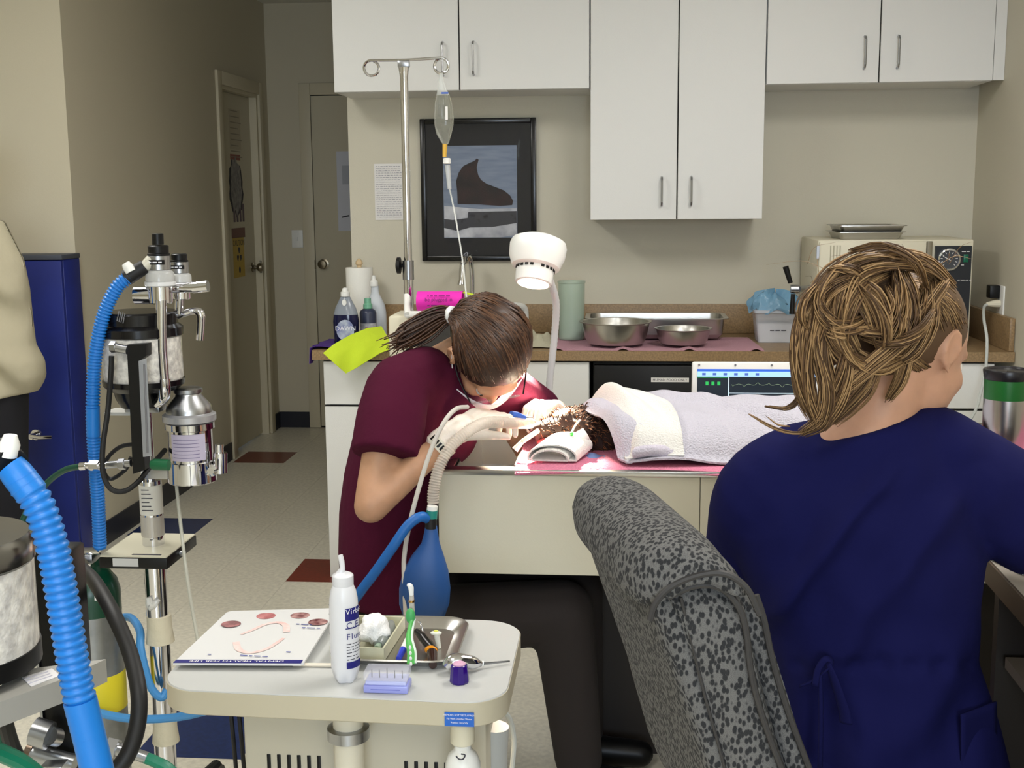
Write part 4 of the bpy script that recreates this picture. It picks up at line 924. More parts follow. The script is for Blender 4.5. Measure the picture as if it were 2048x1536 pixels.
# steel instrument tray let onto the cart
t = thing('instrument_tray', 'rounded stainless steel instrument tray lying on the cart', 'tray', PZ(800, 1290, CZ))
p00, p01 = onc(640, 1338), onc(925, 1258)
tx0, tx1, ty0, ty1 = onc(650, 1338).x+.02, onc(928, 1290).x, onc(830, 1342).y, onc(830, 1250).y
mk('tray_body', B().loft([rr(tx0+.02, ty0+.02, tx1-.02, ty1-.02, .03, CZ+.0008, 8), rr(tx0+.006, ty0+.006, tx1-.006, ty1-.006, .04, CZ+.014, 8), rr(tx0-.002, ty0-.002, tx1+.002, ty1+.002, .045, CZ+.0165, 8), rr(tx0, ty0, tx1, ty1, .043, CZ+.0185, 8), rr(tx0+.01, ty0+.01, tx1-.01, ty1-.01, .036, CZ+.015, 8), rr(tx0+.024, ty0+.024, tx1-.024, ty1-.024, .026, CZ+.003, 8)]), steel, t)
ZT2 = CZ+.0035
# cream box with gauze and syringe
g0, g1 = PZ(655, 1322, CZ+.005), PZ(790, 1258, CZ+.005)
t = thing('cream_box', 'open cream plastic box of gauze inside the steel tray', 'box', (g0+g1)/2)
gx0, gx1, gy0, gy1 = PZ(648, 1326, CZ+.02).x, PZ(762, 1326, CZ+.02).x, ty0+.03, ty1-.03
Mb = TR((gx0+gx1)/2, (gy0+gy1)/2, ZT2, math.radians(-3)); hw, hd = (gx1-gx0)/2, (gy1-gy0)/2
olive = mat('box_cream', (196, 194, 168), .45)
mk('box_walls', B(Mb).box((-hw, -hd, .0005), (hw, hd, .004)).box((-hw, -hd, .004), (hw, -hd+.003, .024)).box((-hw, hd-.003, .004), (hw, hd, .024)).box((-hw, -hd+.003, .004), (-hw+.003, hd-.003, .024)).box((hw-.003, -hd+.003, .004), (hw, hd-.003, .024)), olive, t)
random.seed(11)
def lump(name, c, r, m, lab, cat, seed):
    def fn(u, v):
        a = 2*math.pi*u; ph = math.pi*(v-.5); d = V((math.cos(ph)*math.cos(a), math.cos(ph)*math.sin(a), math.sin(ph)))
        k = 1+.35*noise.noise(d*1.7+V((seed, 0, 0)))+.12*noise.noise(d*5+V((seed, 3, 0)))
        return V(c)+V((d.x*r[0]*k, d.y*r[1]*k, d.z*r[2]*k))
    return mk(name, B().grid(fn, 28, 16), m, None, 180, lab, cat)
gz = mat('gauze', (240, 240, 240), .95, bump=.4, bscale=300)
c_ = Mb @ V((hw*.25, -.005, .03)); lump('gauze_wad', c_, (.026, .042, .024), gz, 'larger crumpled white gauze wad in the cream box', 'gauze', 2)
c_ = Mb @ V((-hw*.62, -hd*.45, .02)); lump('gauze_wad', c_, (.018, .02, .015), gz, 'smaller white gauze ball at the corner of the cream box', 'gauze', 8)
t = thing('grey_vial', 'grey translucent capped vial lying in the cream box', 'vial', Mb @ V((hw*.7, 0, .01)))
a_, c_ = Mb @ V((hw*.62, -hd*.72, .014)), Mb @ V((hw*.62, hd*.6, .022))
mk('barrel', B().tube([a_.lerp(c_, .12), a_.lerp(c_, .2), a_.lerp(c_, .85), c_], [.008, .0125, .0125, .007], 16), mat('vial_grey', (128, 134, 130), .25), t)
mk('tip_cap', B().cyl(a_, a_.lerp(c_, .12), .006, n=12), mat('vial_cap', (150, 170, 150), .4), t)
# toothbrush and polishing head standing out of the tray
t = thing('green_toothbrush', 'green and white toothbrush leaning upright in the steel tray', 'toothbrush', PZ(824, 1330, ZT2))
a_ = PZ(822, 1330, ZT2+.009)
pts = [P(822, 1328, a_.y), P(822, 1305, a_.y+.01), P(817, 1278, a_.y+.02), P(820, 1255, a_.y+.03), P(824, 1238, a_.y+.035)]
mk('handle', B().tube(pts, [.0072, .007, .005, .0035, .004], 12, 5), mat('brush_green', (96, 186, 96), .35), t)
for i in range(4):
    p_ = P(822-.6*i, 1328-11*i, a_.y-.0075); mk('grip_dot', B().ell(p_, (.0024, .0012, .0038), 10, 6), paper, t)
mk('brush_head', B().ell(P(821, 1232, a_.y+.036), (.0085, .006, .014), 14, 10), mat('brush_green2', (70, 160, 90), .4), t)
mk('handle_rim', B().tube([p+V((.0035, .003, 0)) for p in pts], [.0062, .006, .0042, .003, .003], 10, 5), mat('brush_white', (226, 236, 226), .35), t)
t = thing('polishing_head', 'clear dental polishing head with white rubber cup beside the toothbrush', 'dental tip', P(824, 1228, a_.y+.045))
mk('barrel', B().tube([P(824, 1224, a_.y+.05), P(823, 1190, a_.y+.05)], [.005, .0042], 12), mat('tip_clear', (206, 200, 190), .2, alpha=.7), t)
mk('gold_ring', B().cyl(P(823, 1204, a_.y+.05), P(823, 1200, a_.y+.05), .0052, n=12), mat('gold', (190, 150, 90), .3, 1), t)
mk('rubber_cup', B().tube([P(823, 1190, a_.y+.05), P(822, 1176, a_.y+.05), P(819, 1171, a_.y+.049), P(814, 1170, a_.y+.048)], [.0038, .0048, .0046, .0022], 12, 3), whitep, t)
mk('lower_stem', B().tube([P(824, 1224, a_.y+.05), P(823, 1262, a_.y+.04), PZ(822, 1300, ZT2+.003)], .0032, 8), satin, t)
# marker
t = thing('blue_marker', 'white marker with blue cap lying in the steel tray', 'marker', PZ(806, 1320, ZT2))
a_, c_ = PZ(797, 1318, ZT2+.006), PZ(815, 1280, ZT2+.016)
mk('cap', B().tube([a_, a_.lerp(c_, .5)], [.005, .0062], 12), mat('marker_blue', (40, 60, 190), .35), t)
mk('barrel', B().tube([a_.lerp(c_, .5), c_], [.0056, .0056], 12), whitep, t)
# amber vial, needle cap, elevator instrument, forceps
t = thing('dark_forceps', 'dark handled dental forceps with an amber band in the steel tray', 'forceps', PZ(870, 1300, ZT2))
fp = [PZ(833, 1262, ZT2+.022), PZ(846, 1275, ZT2+.018), PZ(858, 1290, ZT2+.012), PZ(868, 1300, ZT2+.01)]
mk('handle', B().tube(fp, [.005, .0085, .009, .007], 12, 4), mat('dark_steel', (44, 42, 42), .25, .6), t)
mk('amber_band', B().ell(PZ(862, 1300, ZT2+.01), (.0115, .0075, .008)), mat('amber_gloss', (206, 130, 20), .12), t)
mk('brown_tip', B().tube([PZ(864, 1306, ZT2+.008), PZ(866, 1330, ZT2+.006)], [.0095, .007], 12), mat('brown_gloss', (44, 22, 16), .15), t)
t = thing('needle_hub', 'clear needle hub with yellow tip standing in the steel tray', 'needle', PZ(876, 1300, ZT2))
a_ = PZ(878, 1296, ZT2); 
mk('hub_sleeve', B().tube([a_, P(873, 1268, a_.y)], [.0042, .0055], 12), mat('tip_clear2', (228, 226, 214), .2, alpha=.8), t)
mk('flange', B().ell(P(872, 1266, a_.y), (.0105, .006, .004)), mat('flange_clear', (226, 226, 210), .25), t)
mk('yellow_tip', B().ell(P(872, 1263, a_.y), (.0045, .004, .003)), mat('needle_yellow', (206, 206, 90), .4), t)
t = thing('dental_elevator', 'polished steel dental elevator resting across the tray rim', 'instrument', PZ(960, 1330, CZ))
el = [PZ(893, 1334, CZ+.012), PZ(902, 1324, CZ+.02), PZ(918, 1322, CZ+.021), PZ(944, 1325, CZ+.016), PZ(958, 1327, CZ+.011), PZ(963, 1327, CZ+.009)]
mk('handle', B().tube(el, [.009, .0125, .0135, .012, .006, .004], 18, 4), chrome, t)
mk('white_ring', B().cyl(PZ(964, 1327, CZ+.009), PZ(968, 1327, CZ+.009), .0046, n=12), whitep, t)
mk('shank', B().tube([PZ(968, 1327, CZ+.009), PZ(990, 1325, CZ+.008), PZ(1019, 1322, CZ+.006)], [.0028, .0022, .0018], 10), satin, t)
t = thing('steel_hook_probe', 'small bent steel hook probe in the steel tray', 'probe', PZ(840, 1280, ZT2))
a_ = PZ(846, 1268, ZT2)
mk('wire', B().tube([PZ(852, 1296, ZT2+.003), P(846, 1262, a_.y), P(841, 1246, a_.y), P(836, 1243, a_.y)], .0016, 8, 5), chrome, t)
# ================================================================ breathing machine in the middle distance
def corr(pts, r, n=14, pitch_=.0072, amp=.0022, k=10):
    c_ = catmull(pts, k*3); L_ = [0]
    for a, b in zip(c_, c_[1:]): L_.append(L_[-1]+(b-a).length)
    tot = L_[-1]; m = int(tot/pitch_*4); out = []; rr_ = []; j = 0
    for i in range(m+1):
        s = tot*i/m
        while j < len(L_)-2 and L_[j+1] < s: j += 1
        f_ = (s-L_[j])/max(1e-9, L_[j+1]-L_[j]); out.append(c_[j].lerp(c_[j+1], f_)); rr_.append(r+amp*(1, .3, -1, .3)[i % 4])
    return B().tube(out, rr_, n)
MY = 2.6; mk_ = lambda x, y, d=MY: P(x, y, d)
S = 2400/2.72; u_ = 1/S        # metres per pixel at the machine
ma = thing('anaesthesia_machine', 'chrome anaesthesia machine with blue corrugated hose and speckled absorber canister', 'medical machine', (P(305, 1000, MY).x, MY, 0))
pxm = P(308, 1100, MY).x
mk('stand_pole', B().cyl((pxm, MY, .06), (pxm, MY, P(308, 960, MY).z), 22*u_), chrome, ma)
mk('side_rod', B().cyl((pxm-.026, MY+.02, .06), (pxm-.026, MY+.02, P(308, 940, MY).z), .006), chrome, ma)
lb = P(306, 968, MY).z; lb2 = P(306, 1026, MY).z
mk('paper_label', B().lathe([(22*u_+.0006, 0), (22*u_+.001, 0), (22*u_+.001, lb-lb2), (22*u_+.0006, lb-lb2)], (pxm, MY, lb2)), mat('pole_label', (216, 214, 206), .6), ma)
for i in range(6):
    a_ = P(306, 976+8*i, MY).z; mk('label_print', B().lathe([(22*u_+.0011, 0), (22*u_+.0013, 0), (22*u_+.0013, .0018), (22*u_+.0011, .0018)], (pxm, MY, a_), 28) if i == 99 else B().box((pxm-.012, MY-22*u_-.0016, a_), (pxm+.006+.004*(i % 3), MY-22*u_-.0008, a_+.002)), ink, ma)
tz0, tz1 = P(306, 1070, MY).z, P(306, 1030, MY).z
tapem = mat('masking_tape', (210, 202, 178), .8, bump=.3, bscale=50)
mk('clear_wrap', B().lathe([(22*u_+.0008, 0), (22*u_+.0016, .004), (22*u_+.0014, tz1-tz0)], (pxm, MY, tz0)), mat('wrap', (206, 200, 190), .35, alpha=.6), ma)
for y0_, y1_, e_ in ((1230, 1285, .004), (1424, 1484, .003)):
    a_, c_ = P(310, y1_, MY).z, P(310, y0_, MY).z
    mk('tape_wrap', B().lathe([(22*u_+.001, 0), (22*u_+.004+e_, .003), (22*u_+e_, (c_-a_)*.5), (22*u_+.003, c_-a_), (22*u_, c_-a_+.001)], (pxm+.003, MY, a_), 24), tapem, ma)
mk('tape_wrap', B().tube([P(296, 1195, MY-.03), P(302, 1212, MY-.03), P(318, 1200, MY-.03)], [.006, .012, .004], 10, 4), mat('mask_clear', (226, 226, 220), .25, alpha=.6), ma)
# base
for k in range(5):
    an = 2*math.pi*k/5+.2
    lg = mk('wheeled_leg', B().tube([(pxm, MY, .07), (pxm+.26*math.cos(an), MY+.26*math.sin(an), .06)], [.022, .016], 10), black, ma)
    mk('caster', B().cyl((pxm+.26*math.cos(an)-.012, MY+.26*math.sin(an), .03), (pxm+.26*math.cos(an)+.012, MY+.26*math.sin(an), .03), .03), blackr, lg)
# shelf bracket
z_ = P(300, 1103, MY-.05).z
bl0, br0 = P(205, 1110, MY-.08).x, P(340, 1110, MY-.08).x
sh = mk('shelf_bracket', B().box((bl0, MY-.1, z_-.026), (br0, MY+.09, z_-.0), bev=.003), black, ma)
mk('bracket_top', B().box((bl0+.002, MY-.098, z_+.0002), (br0-.002, MY+.088, z_+.003)), mat('bracket_cream', (200, 196, 176), .4), sh)
mk('bracket_label', B().box((P(225, 1112, MY-.1).x, MY-.1012, z_-.02), (P(276, 1112, MY-.1).x, MY-.1002, z_-.002)), mat('label_g', (190, 190, 190), .5), sh)
mk('bracket_bolt', B().cyl((br0, MY-.02, z_-.012), (br0+.012, MY-.02, z_-.012), .006, n=12), satin, sh)
mk('slot_print', B().box((P(262, 1103, MY-.09).x, MY-.088, z_+.0031), (P(320, 1103, MY-.09).x, MY-.08, z_+.0035)), ink, sh)
# absorber canister
cy_ = MY-.05; cc = P(284, 690, cy_); R1 = 77*u_*.985
zt_, zb_ = P(284, 672, cy_).z, P(284, 757, cy_).z
mk('canister', B().lathe([(R1*.98, zb_-zb_), (R1, .004), (R1, zt_-zb_)], (cc.x, cy_, zb_), 40), mat('soda_lime', (226, 222, 214), .55, col2=(180, 176, 172), vscale=70, bump=.3, bscale=90, coat=.6), ma)
z2 = P(284, 622, cy_).z
blackg = mat('black_gloss', (14, 13, 16), .2)
mk('canister_lid', B().lathe([(R1*1.0, 0), (R1*1.05, .003), (R1*1.05, .02), (R1*.93, .028), (R1*.95, z2-zt_-.004), (R1*.9, z2-zt_), (0, z2-zt_)], (cc.x, cy_, zt_), 40), blackg, ma)
zb2 = P(284, 778, cy_).z
mk('canister_base', B().lathe([(R1*.86, 0), (R1*1.02, .012), (R1*1.03, zb_-zb2)], (cc.x, cy_, zb2), 40), blackg, ma)
zb3 = P(268, 812, cy_).z
mk('base_neck', B().lathe([(R1*.5, 0), (R1*.62, .02), (R1*.66, zb2-zb3)], (cc.x-.01, cy_, zb3), 28), blackg, ma)
for i in range(4): mk('lid_fin', B().tube([P(238+4*i, 622+1.5*i, cy_-R1*.93), P(234+4*i, 642+1.5*i, cy_-R1*.95)], .0011, 6), mat('fin_grey', (120, 120, 124), .4), ma)
mk('arm_plate', B().box((P(215, 820, MY).x, MY-.02, P(240, 828, MY).z), (P(270, 820, MY).x, MY+.04, P(240, 822, MY).z)), mat('plate_grey', (200, 200, 196), .4), ma)
# two valve domes
def valve(cx_, topy, s, yy, two):
    c_ = P(cx_, topy, yy); x_ = c_.x; zt0_ = c_.z; q = s*u_
    Mz = lambda dy: (x_, yy, zt0_-dy*u_*s*1.0)
    if two: mk('valve_stem', B().lathe([(11*q, 0), (11*q, 20*q), (9*q, 21*q), (0, 21*q)], (x_, yy, zt0_-20*q), 14), black, ma)
    mk('valve_knob', B().lathe([(21*q, 0), (21*q, 3*q), (19*q, 4*q), (19.5*q, 17*q), (17*q, 19*q), (0, 19*q)], (x_, yy, zt0_-40*q), 20), black, ma)
    bd_ = mk('valve_band', B().lathe([(20*q, 0), (21.5*q, 1*q), (21.5*q, 27*q), (20*q, 28*q)], (x_, yy, zt0_-68*q), 28), satin, ma)
    mk('valve_label', B().box((x_-18*q, yy-21.6*q, zt0_-57*q), (x_+18*q, yy-21.2*q+.004, zt0_-48*q)), black, bd_)
    squig('lettering', frame((x_, yy-22*q, zt0_-52.5*q), (1, 0, 0), (0, -1, 0)), 28*q, 5*q, pw, bd_)
    mk('valve_dome', B().lathe([(27*q, 0), (27*q, 14*q), (25*q, 18*q), (21*q, 21*q)], (x_, yy, zt0_-89*q), 28), mat('dome_clear', (214, 214, 212), .15, alpha=.6), ma)
    mk('valve_ring', B().lathe([(26*q, 0), (29*q, 2*q), (29*q, 9*q), (26*q, 10*q)], (x_, yy, zt0_-99*q), 28), mat('ring_white', (214, 214, 214), .3), ma)
    mk('valve_body', B().lathe([(20*q, 0), (22*q, 2*q), (22*q, 33*q)], (x_, yy, zt0_-132*q), 24), chrome, ma)
    return x_, zt0_, q
x1_, z1_, q1 = valve(315, 468, 1, MY-.08, True)
x2_, z2_, q2 = valve(357, 490, .8, MY-.02, False)
mk('cross_port', B().cyl((x1_-50*u_, MY-.08, z1_-116*u_), (x1_-18*u_, MY-.08, z1_-116*u_), 17*u_), chrome, ma)
pa = P(340, 575, MY-.05); pb = P(388, 575, MY-.05); pc_ = P(416, 572, MY-.05)
mk('outlet_port', B().cyl(pa, pb, 10*u_).cyl(pb-V((.002, 0, 0)), pc_, 11.5*u_), chrome, ma)
mk('outlet_elbow', B().tube([P(352, 632, MY-.03), P(385, 622, MY-.03), P(400, 626, MY-.03), P(402, 645, MY-.03), P(400, 680, MY-.03)], [7*u_, 7*u_, 8.5*u_, 8*u_, 8*u_], 14, 4), chrome, ma)
mk('elbow_riser', B().cyl(P(360, 590, MY-.03), P(358, 628, MY-.03), 9*u_), chrome, ma)
tp = [P(322, 600, MY-.1), P(323, 700, MY-.1), P(328, 762, MY-.1)]
mk('inspiratory_tube', B().tube(tp, 10.5*u_, 16).tube([P(328, 758, MY-.1), P(329, 780, MY-.1), P(326, 796, MY-.09), P(315, 806, MY-.07)], [12*u_, 12*u_, 12*u_, 10*u_], 14, 3), chrome, ma)
mk('second_tube', B().cyl(P(345, 640, MY-.03), P(347, 757, MY-.03), 7*u_), chrome, ma)
# flowmeter
fmx = P(268, 690, MY-.16)
yy = MY-.16; uu = (yy+.1)/2400
f0, f1 = P(254, 684, yy), P(292, 945, yy)
ob = lambda a, c, d0, d1, bev=.002: B().box((min(a.x, c.x), yy+d0, min(a.z, c.z)), (max(a.x, c.x), yy+d1, max(a.z, c.z)), bev=bev)
fl = mk('flowmeter_block', B().loft([[P(x, y, yy) for x, y in ((253, 690), (292, 688), (292, 712), (278, 722), (290, 940), (266, 948), (255, 720))], [P(x, y, yy)+V((0, .03, 0)) for x, y in ((253, 690), (292, 688), (292, 712), (278, 722), (290, 940), (266, 948), (255, 720))]]), black, ma, 20)
mk('glass_tube', B().loft([[P(x, y, yy-.004) for x, y in ((277, 722), (293, 716), (303, 912), (286, 914))], [P(x, y, yy+.012) for x, y in ((277, 722), (293, 716), (303, 912), (286, 914))]]), mat('flow_glass', (170, 172, 176), .1, alpha=.7), ma, 20)
mk('glass_bore', B().cyl(P(288, 728, yy-.005), P(295, 905, yy-.005), .0022, n=8), mat('bore', (110, 110, 114), .3), ma)
mk('top_fitting', B().cyl(P(228, 695, yy), P(255, 700, yy), .0095).cyl(P(222, 694, yy), P(232, 694, yy), .0125, n=6), satin, ma)
mk('green_knob', B().tube([P(302, 929, yy), P(308, 929, yy), P(338, 930, yy)], [.009, .0125, .012], 18), mat('knob_green', (20, 96, 60), .4), ma)
mk('lower_fitting', B().cyl(P(214, 930, yy), P(262, 926, yy), .008).cyl(P(238, 929, yy), P(250, 928, yy), .012, n=6), satin, ma)
mk('hose_coupling', B().cyl(P(168, 931, yy), P(215, 931, yy), .007).cyl(P(180, 931, yy), P(198, 931, yy), .0115, n=6).cyl(P(160, 933, yy), P(172, 932, yy), .0085), chrome, ma)
# vaporiser
vy = MY-.02; vc = P(382, 900, vy); vx = vc.x
zz = lambda y: P(382, y, vy).z
q = 2*0+u_
mk('vaporiser_base', B().lathe([(46*q, 0), (48*q, 2*q), (48*q, zz(920)-zz(962)), (44*q, zz(920)-zz(962)+.001)], (vx, vy, zz(962)), 36), chrome, ma)
vb = mk('vaporiser_body', B().lathe([(43*q, 0), (43*q, zz(858)-zz(920)), (48*q, zz(856)-zz(920)), (48*q, zz(844)-zz(920)), (44*q, zz(842)-zz(920))], (vx, vy, zz(920)), 36), chrome, ma)
mk('dial_ring', B().lathe([(46*q, 0), (52*q, 2*q), (52*q, zz(828)-zz(842)), (45*q, zz(824)-zz(842))], (vx, vy, zz(842)), 36), mat('dial_grey', (186, 186, 190), .3, .5), ma)
mk('dial_cone', B().lathe([(45*q, 0), (43*q, 14*q), (26*q, 34*q), (25*q, 38*q), (28*q, 40*q), (28*q, 47*q), (25*q, 49*q), (0, 49*q)], (vx, vy, zz(824)), 36), satin, ma)
mk('vaporiser_label', B().grid(lambda u, v: (vx+(43*q+.001)*math.cos(math.radians(-125+95*u)), vy+(43*q+.001)*math.sin(math.radians(-125+95*u)), zz(914)+(zz(862)-zz(914))*v), 12, 1), mat('vap_label', (186, 178, 200), .5), vb)
for i in range(6): mk('label_print', B().grid(lambda u, v: (vx+(43*q+.0014)*math.cos(math.radians(-118+70*u)), vy+(43*q+.0014)*math.sin(math.radians(-118+70*u)), zz(908-7*i)+.0012*v), 10, 1), mat('print_violet', (110, 100, 140), .6), vb)
mk('filler_block', B().cyl(P(440, 945, vy-.01), P(440, 905, vy-.01), 14*q).cyl(P(438, 906, vy-.01), P(438, 888, vy-.01), 9*q), chrome, ma)
mk('drain_knob', B().lathe([(12*q, 0), (12*q, .006), (7*q, .01), (0, .01)], M=frame(P(424, 940, vy-48*q), (1, 0, 0), (0, -1, 0)), n=18), chrome, ma)
mk('mount_bar', B().box((pxm-.01, MY-.02, zz(960)), (vx-.03, MY+.03, zz(925)), bev=.004), satin, ma)
mk('pole_head', B().cyl((pxm, MY, P(308, 960, MY).z), (pxm, MY, P(308, 800, MY).z), .012), chrome, ma)
mk('neck_bracket', B().box((pxm-.03, MY-.05, P(308, 818, MY).z), (pxm+.05, MY+.01, P(308, 806, MY).z), bev=.003), satin, ma)
# hoses
hp = [P(258, 553, MY-.11), P(232, 578, MY-.12), P(206, 635, MY-.13), P(190, 720, MY-.13), P(186, 800, MY-.13), P(186, 850, MY-.13), P(190, 920, MY-.12), P(196, 1000, MY-.1), P(200, 1095, MY-.08)]
bh = thing('blue_hose', 'blue corrugated breathing hose arching down from the chrome machine', 'hose', P(200, 1095, MY-.08), 'blue corrugated hoses')
mk('corrugated_tube', corr(hp, .0135), bluehose, bh, 180)
mk('black_cuff', B().tube([P(252, 556, MY-.11), P(290, 533, MY-.1)], [.0175, .0155], 16), blackr, bh)
mk('plain_cuff', B().tube([P(186, 815, MY-.132), P(187, 872, MY-.132)], .0145, 14), bluehose, bh)
mk('clear_adapter', B().tube([P(288, 535, MY-.1), P(303, 521, MY-.09)], [.012, .014], 14), mat('adapter', (200, 196, 180), .3), bh)
wc = P(255, 536, MY-.12)
mk('white_cap', B().tube([P(262, 544, MY-.12), P(256, 534, MY-.12), P(251, 527, MY-.12)], [.011, .0115, .009], 14), whitep, bh)
t = thing('black_hose', 'thin black rubber hose looping round the flowmeter', 'hose', P(200, 960, yy))
mk('rubber_tube', B().tube([P(223, 712, yy), P(222, 745, yy), P(216, 820, yy), P(206, 890, yy-.02), P(206, 945, yy-.03), P(222, 978, yy-.03), P(250, 982, yy-.02), P(278, 962, yy), P(295, 940, yy+.03), P(330, 900, yy+.12)], .0058, 10, 6), blackr, t)
t = thing('black_loop_hose', 'short black hose loop behind the flowmeter fitting', 'hose', P(240, 930, yy+.1))
mk('rubber_tube', B().tube([P(268, 888, yy+.06), P(240, 894, yy+.07), P(216, 915, yy+.08), P(208, 942, yy+.09), P(222, 958, yy+.1), P(250, 940, yy+.1), P(262, 915, yy+.1)], .0048, 8, 6), blackr, t)
t = thing('green_hose', 'dark green oxygen hose curving away from the chrome coupling', 'hose', P(60, 1150, MY))
mk('rubber_tube', B().tube([P(160, 933, yy), P(130, 940, yy+.02), P(95, 965, yy+.05), P(60, 1010, yy+.06), P(35, 1070, yy+.06), P(22, 1130, yy+.05), P(15, 1300, yy), P(0, 1500, yy)], .0068, 10, 6), mat('green_rubber', (8, 66, 50), .45), t)
t = thing('scavenge_line', 'thin clear plastic line hanging from the vaporiser', 'tube', P(390, 1260, MY))
mk('plastic_tube', B().tube([P(352, 962, MY-.03), P(358, 1020, MY-.04), P(366, 1090, MY-.06), P(378, 1180, MY-.1), P(392, 1260, MY-.2), P(398, 1290, MY-.24)], .0042, 8, 6), mat('line_clear', (196, 196, 184), .25, alpha=.7), t)
# oxygen cylinder
oy = MY-.05; k_ = prj(P(195, 1300, oy))[2]/2400
oc = P(193, 1300, oy); ox = oc.x
cy = thing('oxygen_cylinder', 'steel oxygen cylinder with green shoulder and yellow band beside the chrome machine', 'cylinder', (ox, oy, .02))
zz2 = lambda y: P(195, y, oy).z
RR = 53*k_
mk('steel_body', B().lathe([(RR*.9, 0), (RR, .015), (RR, zz2(1222)-.02)], (ox, oy, .02), 36), mat('cyl_steel', (150, 152, 152), .38, .85, var=.12, vscale=14), cy)
mk('green_shoulder', B().lathe([(RR*1.005, 0), (RR*1.005, zz2(1182)-zz2(1222)), (RR*.9, zz2(1160)-zz2(1222)), (RR*.62, zz2(1140)-zz2(1222)), (RR*.36, zz2(1130)-zz2(1222)), (RR*.34, zz2(1118)-zz2(1222))], (ox, oy, zz2(1222)), 36), mat('cyl_green', (8, 58, 40), .3), cy)
a_ = zz2(1412); mk('yellow_band', B().lathe([(RR*1.003, 0), (RR*1.01, .001), (RR*1.01, zz2(1340)-a_), (RR*1.003, zz2(1340)-a_+.001)], (ox, oy, a_), 36), mat('yellow_label', (214, 198, 40), .5), cy)
mk('white_sticker', B().grid(lambda u, v: (ox+(RR*1.012)*math.cos(math.radians(-62+24*u)), oy+(RR*1.012)*math.sin(math.radians(-62+24*u)), zz2(1183)+(zz2(1168)-zz2(1183))*v-.003), 6, 1), paper, cy)
vl = mk('valve_yoke', B().box((ox-.03, oy-.035, zz2(1120)), (ox+.02, oy+.015, zz2(1098)), bev=.004), satin, cy)
mk('valve_handle', B().tube([P(150, 1108, oy-.03), P(200, 1104, oy-.03)], .006, 10), chrome, vl)
mk('regulator', B().cyl(P(150, 1124, oy-.06), P(176, 1140, oy-.06), .014), chrome, vl)
# blue flat straps and dental water hose behind
t = thing('blue_water_hose', 'smooth blue hose running low behind the pole to the cart', 'hose', P(300, 1435, MY))
mk('soft_tube', B().tube([P(238, 1236, MY+.1), P(262, 1236, MY+.08), P(280, 1262, MY+.0), P(282, 1300, MY-.04), P(300, 1370, MY-.06), P(322, 1395, MY-.06), P(334, 1380, MY-.05)], .0095, 10, 6), mat('blue_soft', (70, 140, 200), .4), t)
t = thing('blue_water_hose', 'smooth blue hose lying between oxygen cylinder and cart', 'hose', P(300, 1435, MY-.1))
mk('soft_tube', B().tube([P(190, 1424, MY-.12), P(250, 1436, MY-.13), P(310, 1438, MY-.14), P(370, 1432, MY-.16), P(430, 1418, MY-.2), P(500, 1410, MY-.26)], .0095, 10, 6), mat('blue_soft', (70, 140, 200), .4), t)
# ================================================================ near machine at the left edge
NY = 1.15; v_ = 1.2/2400
na = thing('anaesthesia_machine', 'nearer anaesthesia machine with speckled canister on a grey arm and black post', 'medical machine', (P(95, 1300, NY+.25).x, NY+.25, 0))
y2 = NY+.25
pl, pr_ = P(90, 1200, y2), P(130, 1200, y2)
bz1 = P(100, 1104, y2).z
mk('black_post', B().box((P(78, 1300, y2).x, y2, .08), (P(148, 1300, y2).x, y2+.05, bz1), bev=.004), black, na)
mk('silver_edge', B().box((P(78, 1300, y2).x-.004, y2-.002, .08), (P(78, 1300, y2).x-.0005, y2+.05, bz1)), satin, na)
mk('post_foot', B().box((P(60, 1300, y2).x-.1, y2-.12, .0), (P(150, 1300, y2).x+.1, y2+.2, .08), bev=.02), black, na)
# canister (mostly out of frame)
cY = NY; cR = .085; cx0 = P(62, 1300, cY).x-cR
cz0, cz1 = P(62, 1318, cY).z, P(40, 1150, cY).z
mk('canister', B().lathe([(cR, 0), (cR, cz1-cz0)], (cx0, cY, cz0+.01), 40), mat('soda_lime', (226, 222, 214), .55), na)
mk('canister_lid', B().lathe([(cR*1.0, 0), (cR*1.03, .003), (cR*1.03, .022), (cR*.97, .03), (0, .032)], (cx0, cY, cz1+.0102), 40), mat('lid_chrome', (120, 120, 120), .18, 1), na)
mk('canister_base', B().lathe([(cR*.7, 0), (cR*1.02, .01), (cR*1.02, .03)], (cx0, cY, cz0-.0202), 40), black, na)
zA = cz0-.0205
aq = [PZ(-70, 1430, zA), PZ(131, 1356, zA), PZ(212, 1318, zA), PZ(40, 1340, zA)]
ar = mk('support_arm', B().loft([[p+V((0, 0, -.026)) for p in aq], aq]), mat('arm_grey', (150, 148, 142), .4), na, 20)
la = [PZ(62, 1374, zA), PZ(120, 1352, zA), PZ(104, 1338, zA), PZ(44, 1356, zA)]
mk('arm_label', B().loft([[p+V((0, 0, .0002)) for p in la], [p+V((0, 0, .0008)) for p in la]]), mat('arm_paper', (216, 214, 216), .5), ar, 20)
for f_ in (.25, .5, .75): mk('label_print', B().cyl(la[0].lerp(la[3], f_)+V((0, 0, .001)), la[0].lerp(la[1], .8).lerp(la[3].lerp(la[2], .8), f_)+V((0, 0, .001)), .0006, n=6), mat('faint_print', (170, 168, 180), .6), ar)
hn = [P(18, 930, NY-.1), P(42, 958, NY-.1), P(78, 1012, NY-.1), P(104, 1090, NY-.1), P(122, 1180, NY-.1), P(140, 1290, NY-.1), P(160, 1400, NY-.1), P(180, 1480, NY-.1), P(198, 1560, NY-.1), P(210, 1640, NY-.1)]
t = thing('blue_hose', 'large blue corrugated breathing hose close in front of the speckled canister', 'hose', P(198, 1560, NY-.1), 'blue corrugated hoses')
mk('corrugated_tube', corr(hn[1:8], .0142, 18, .0078, .0016), bluehose, t, 180)
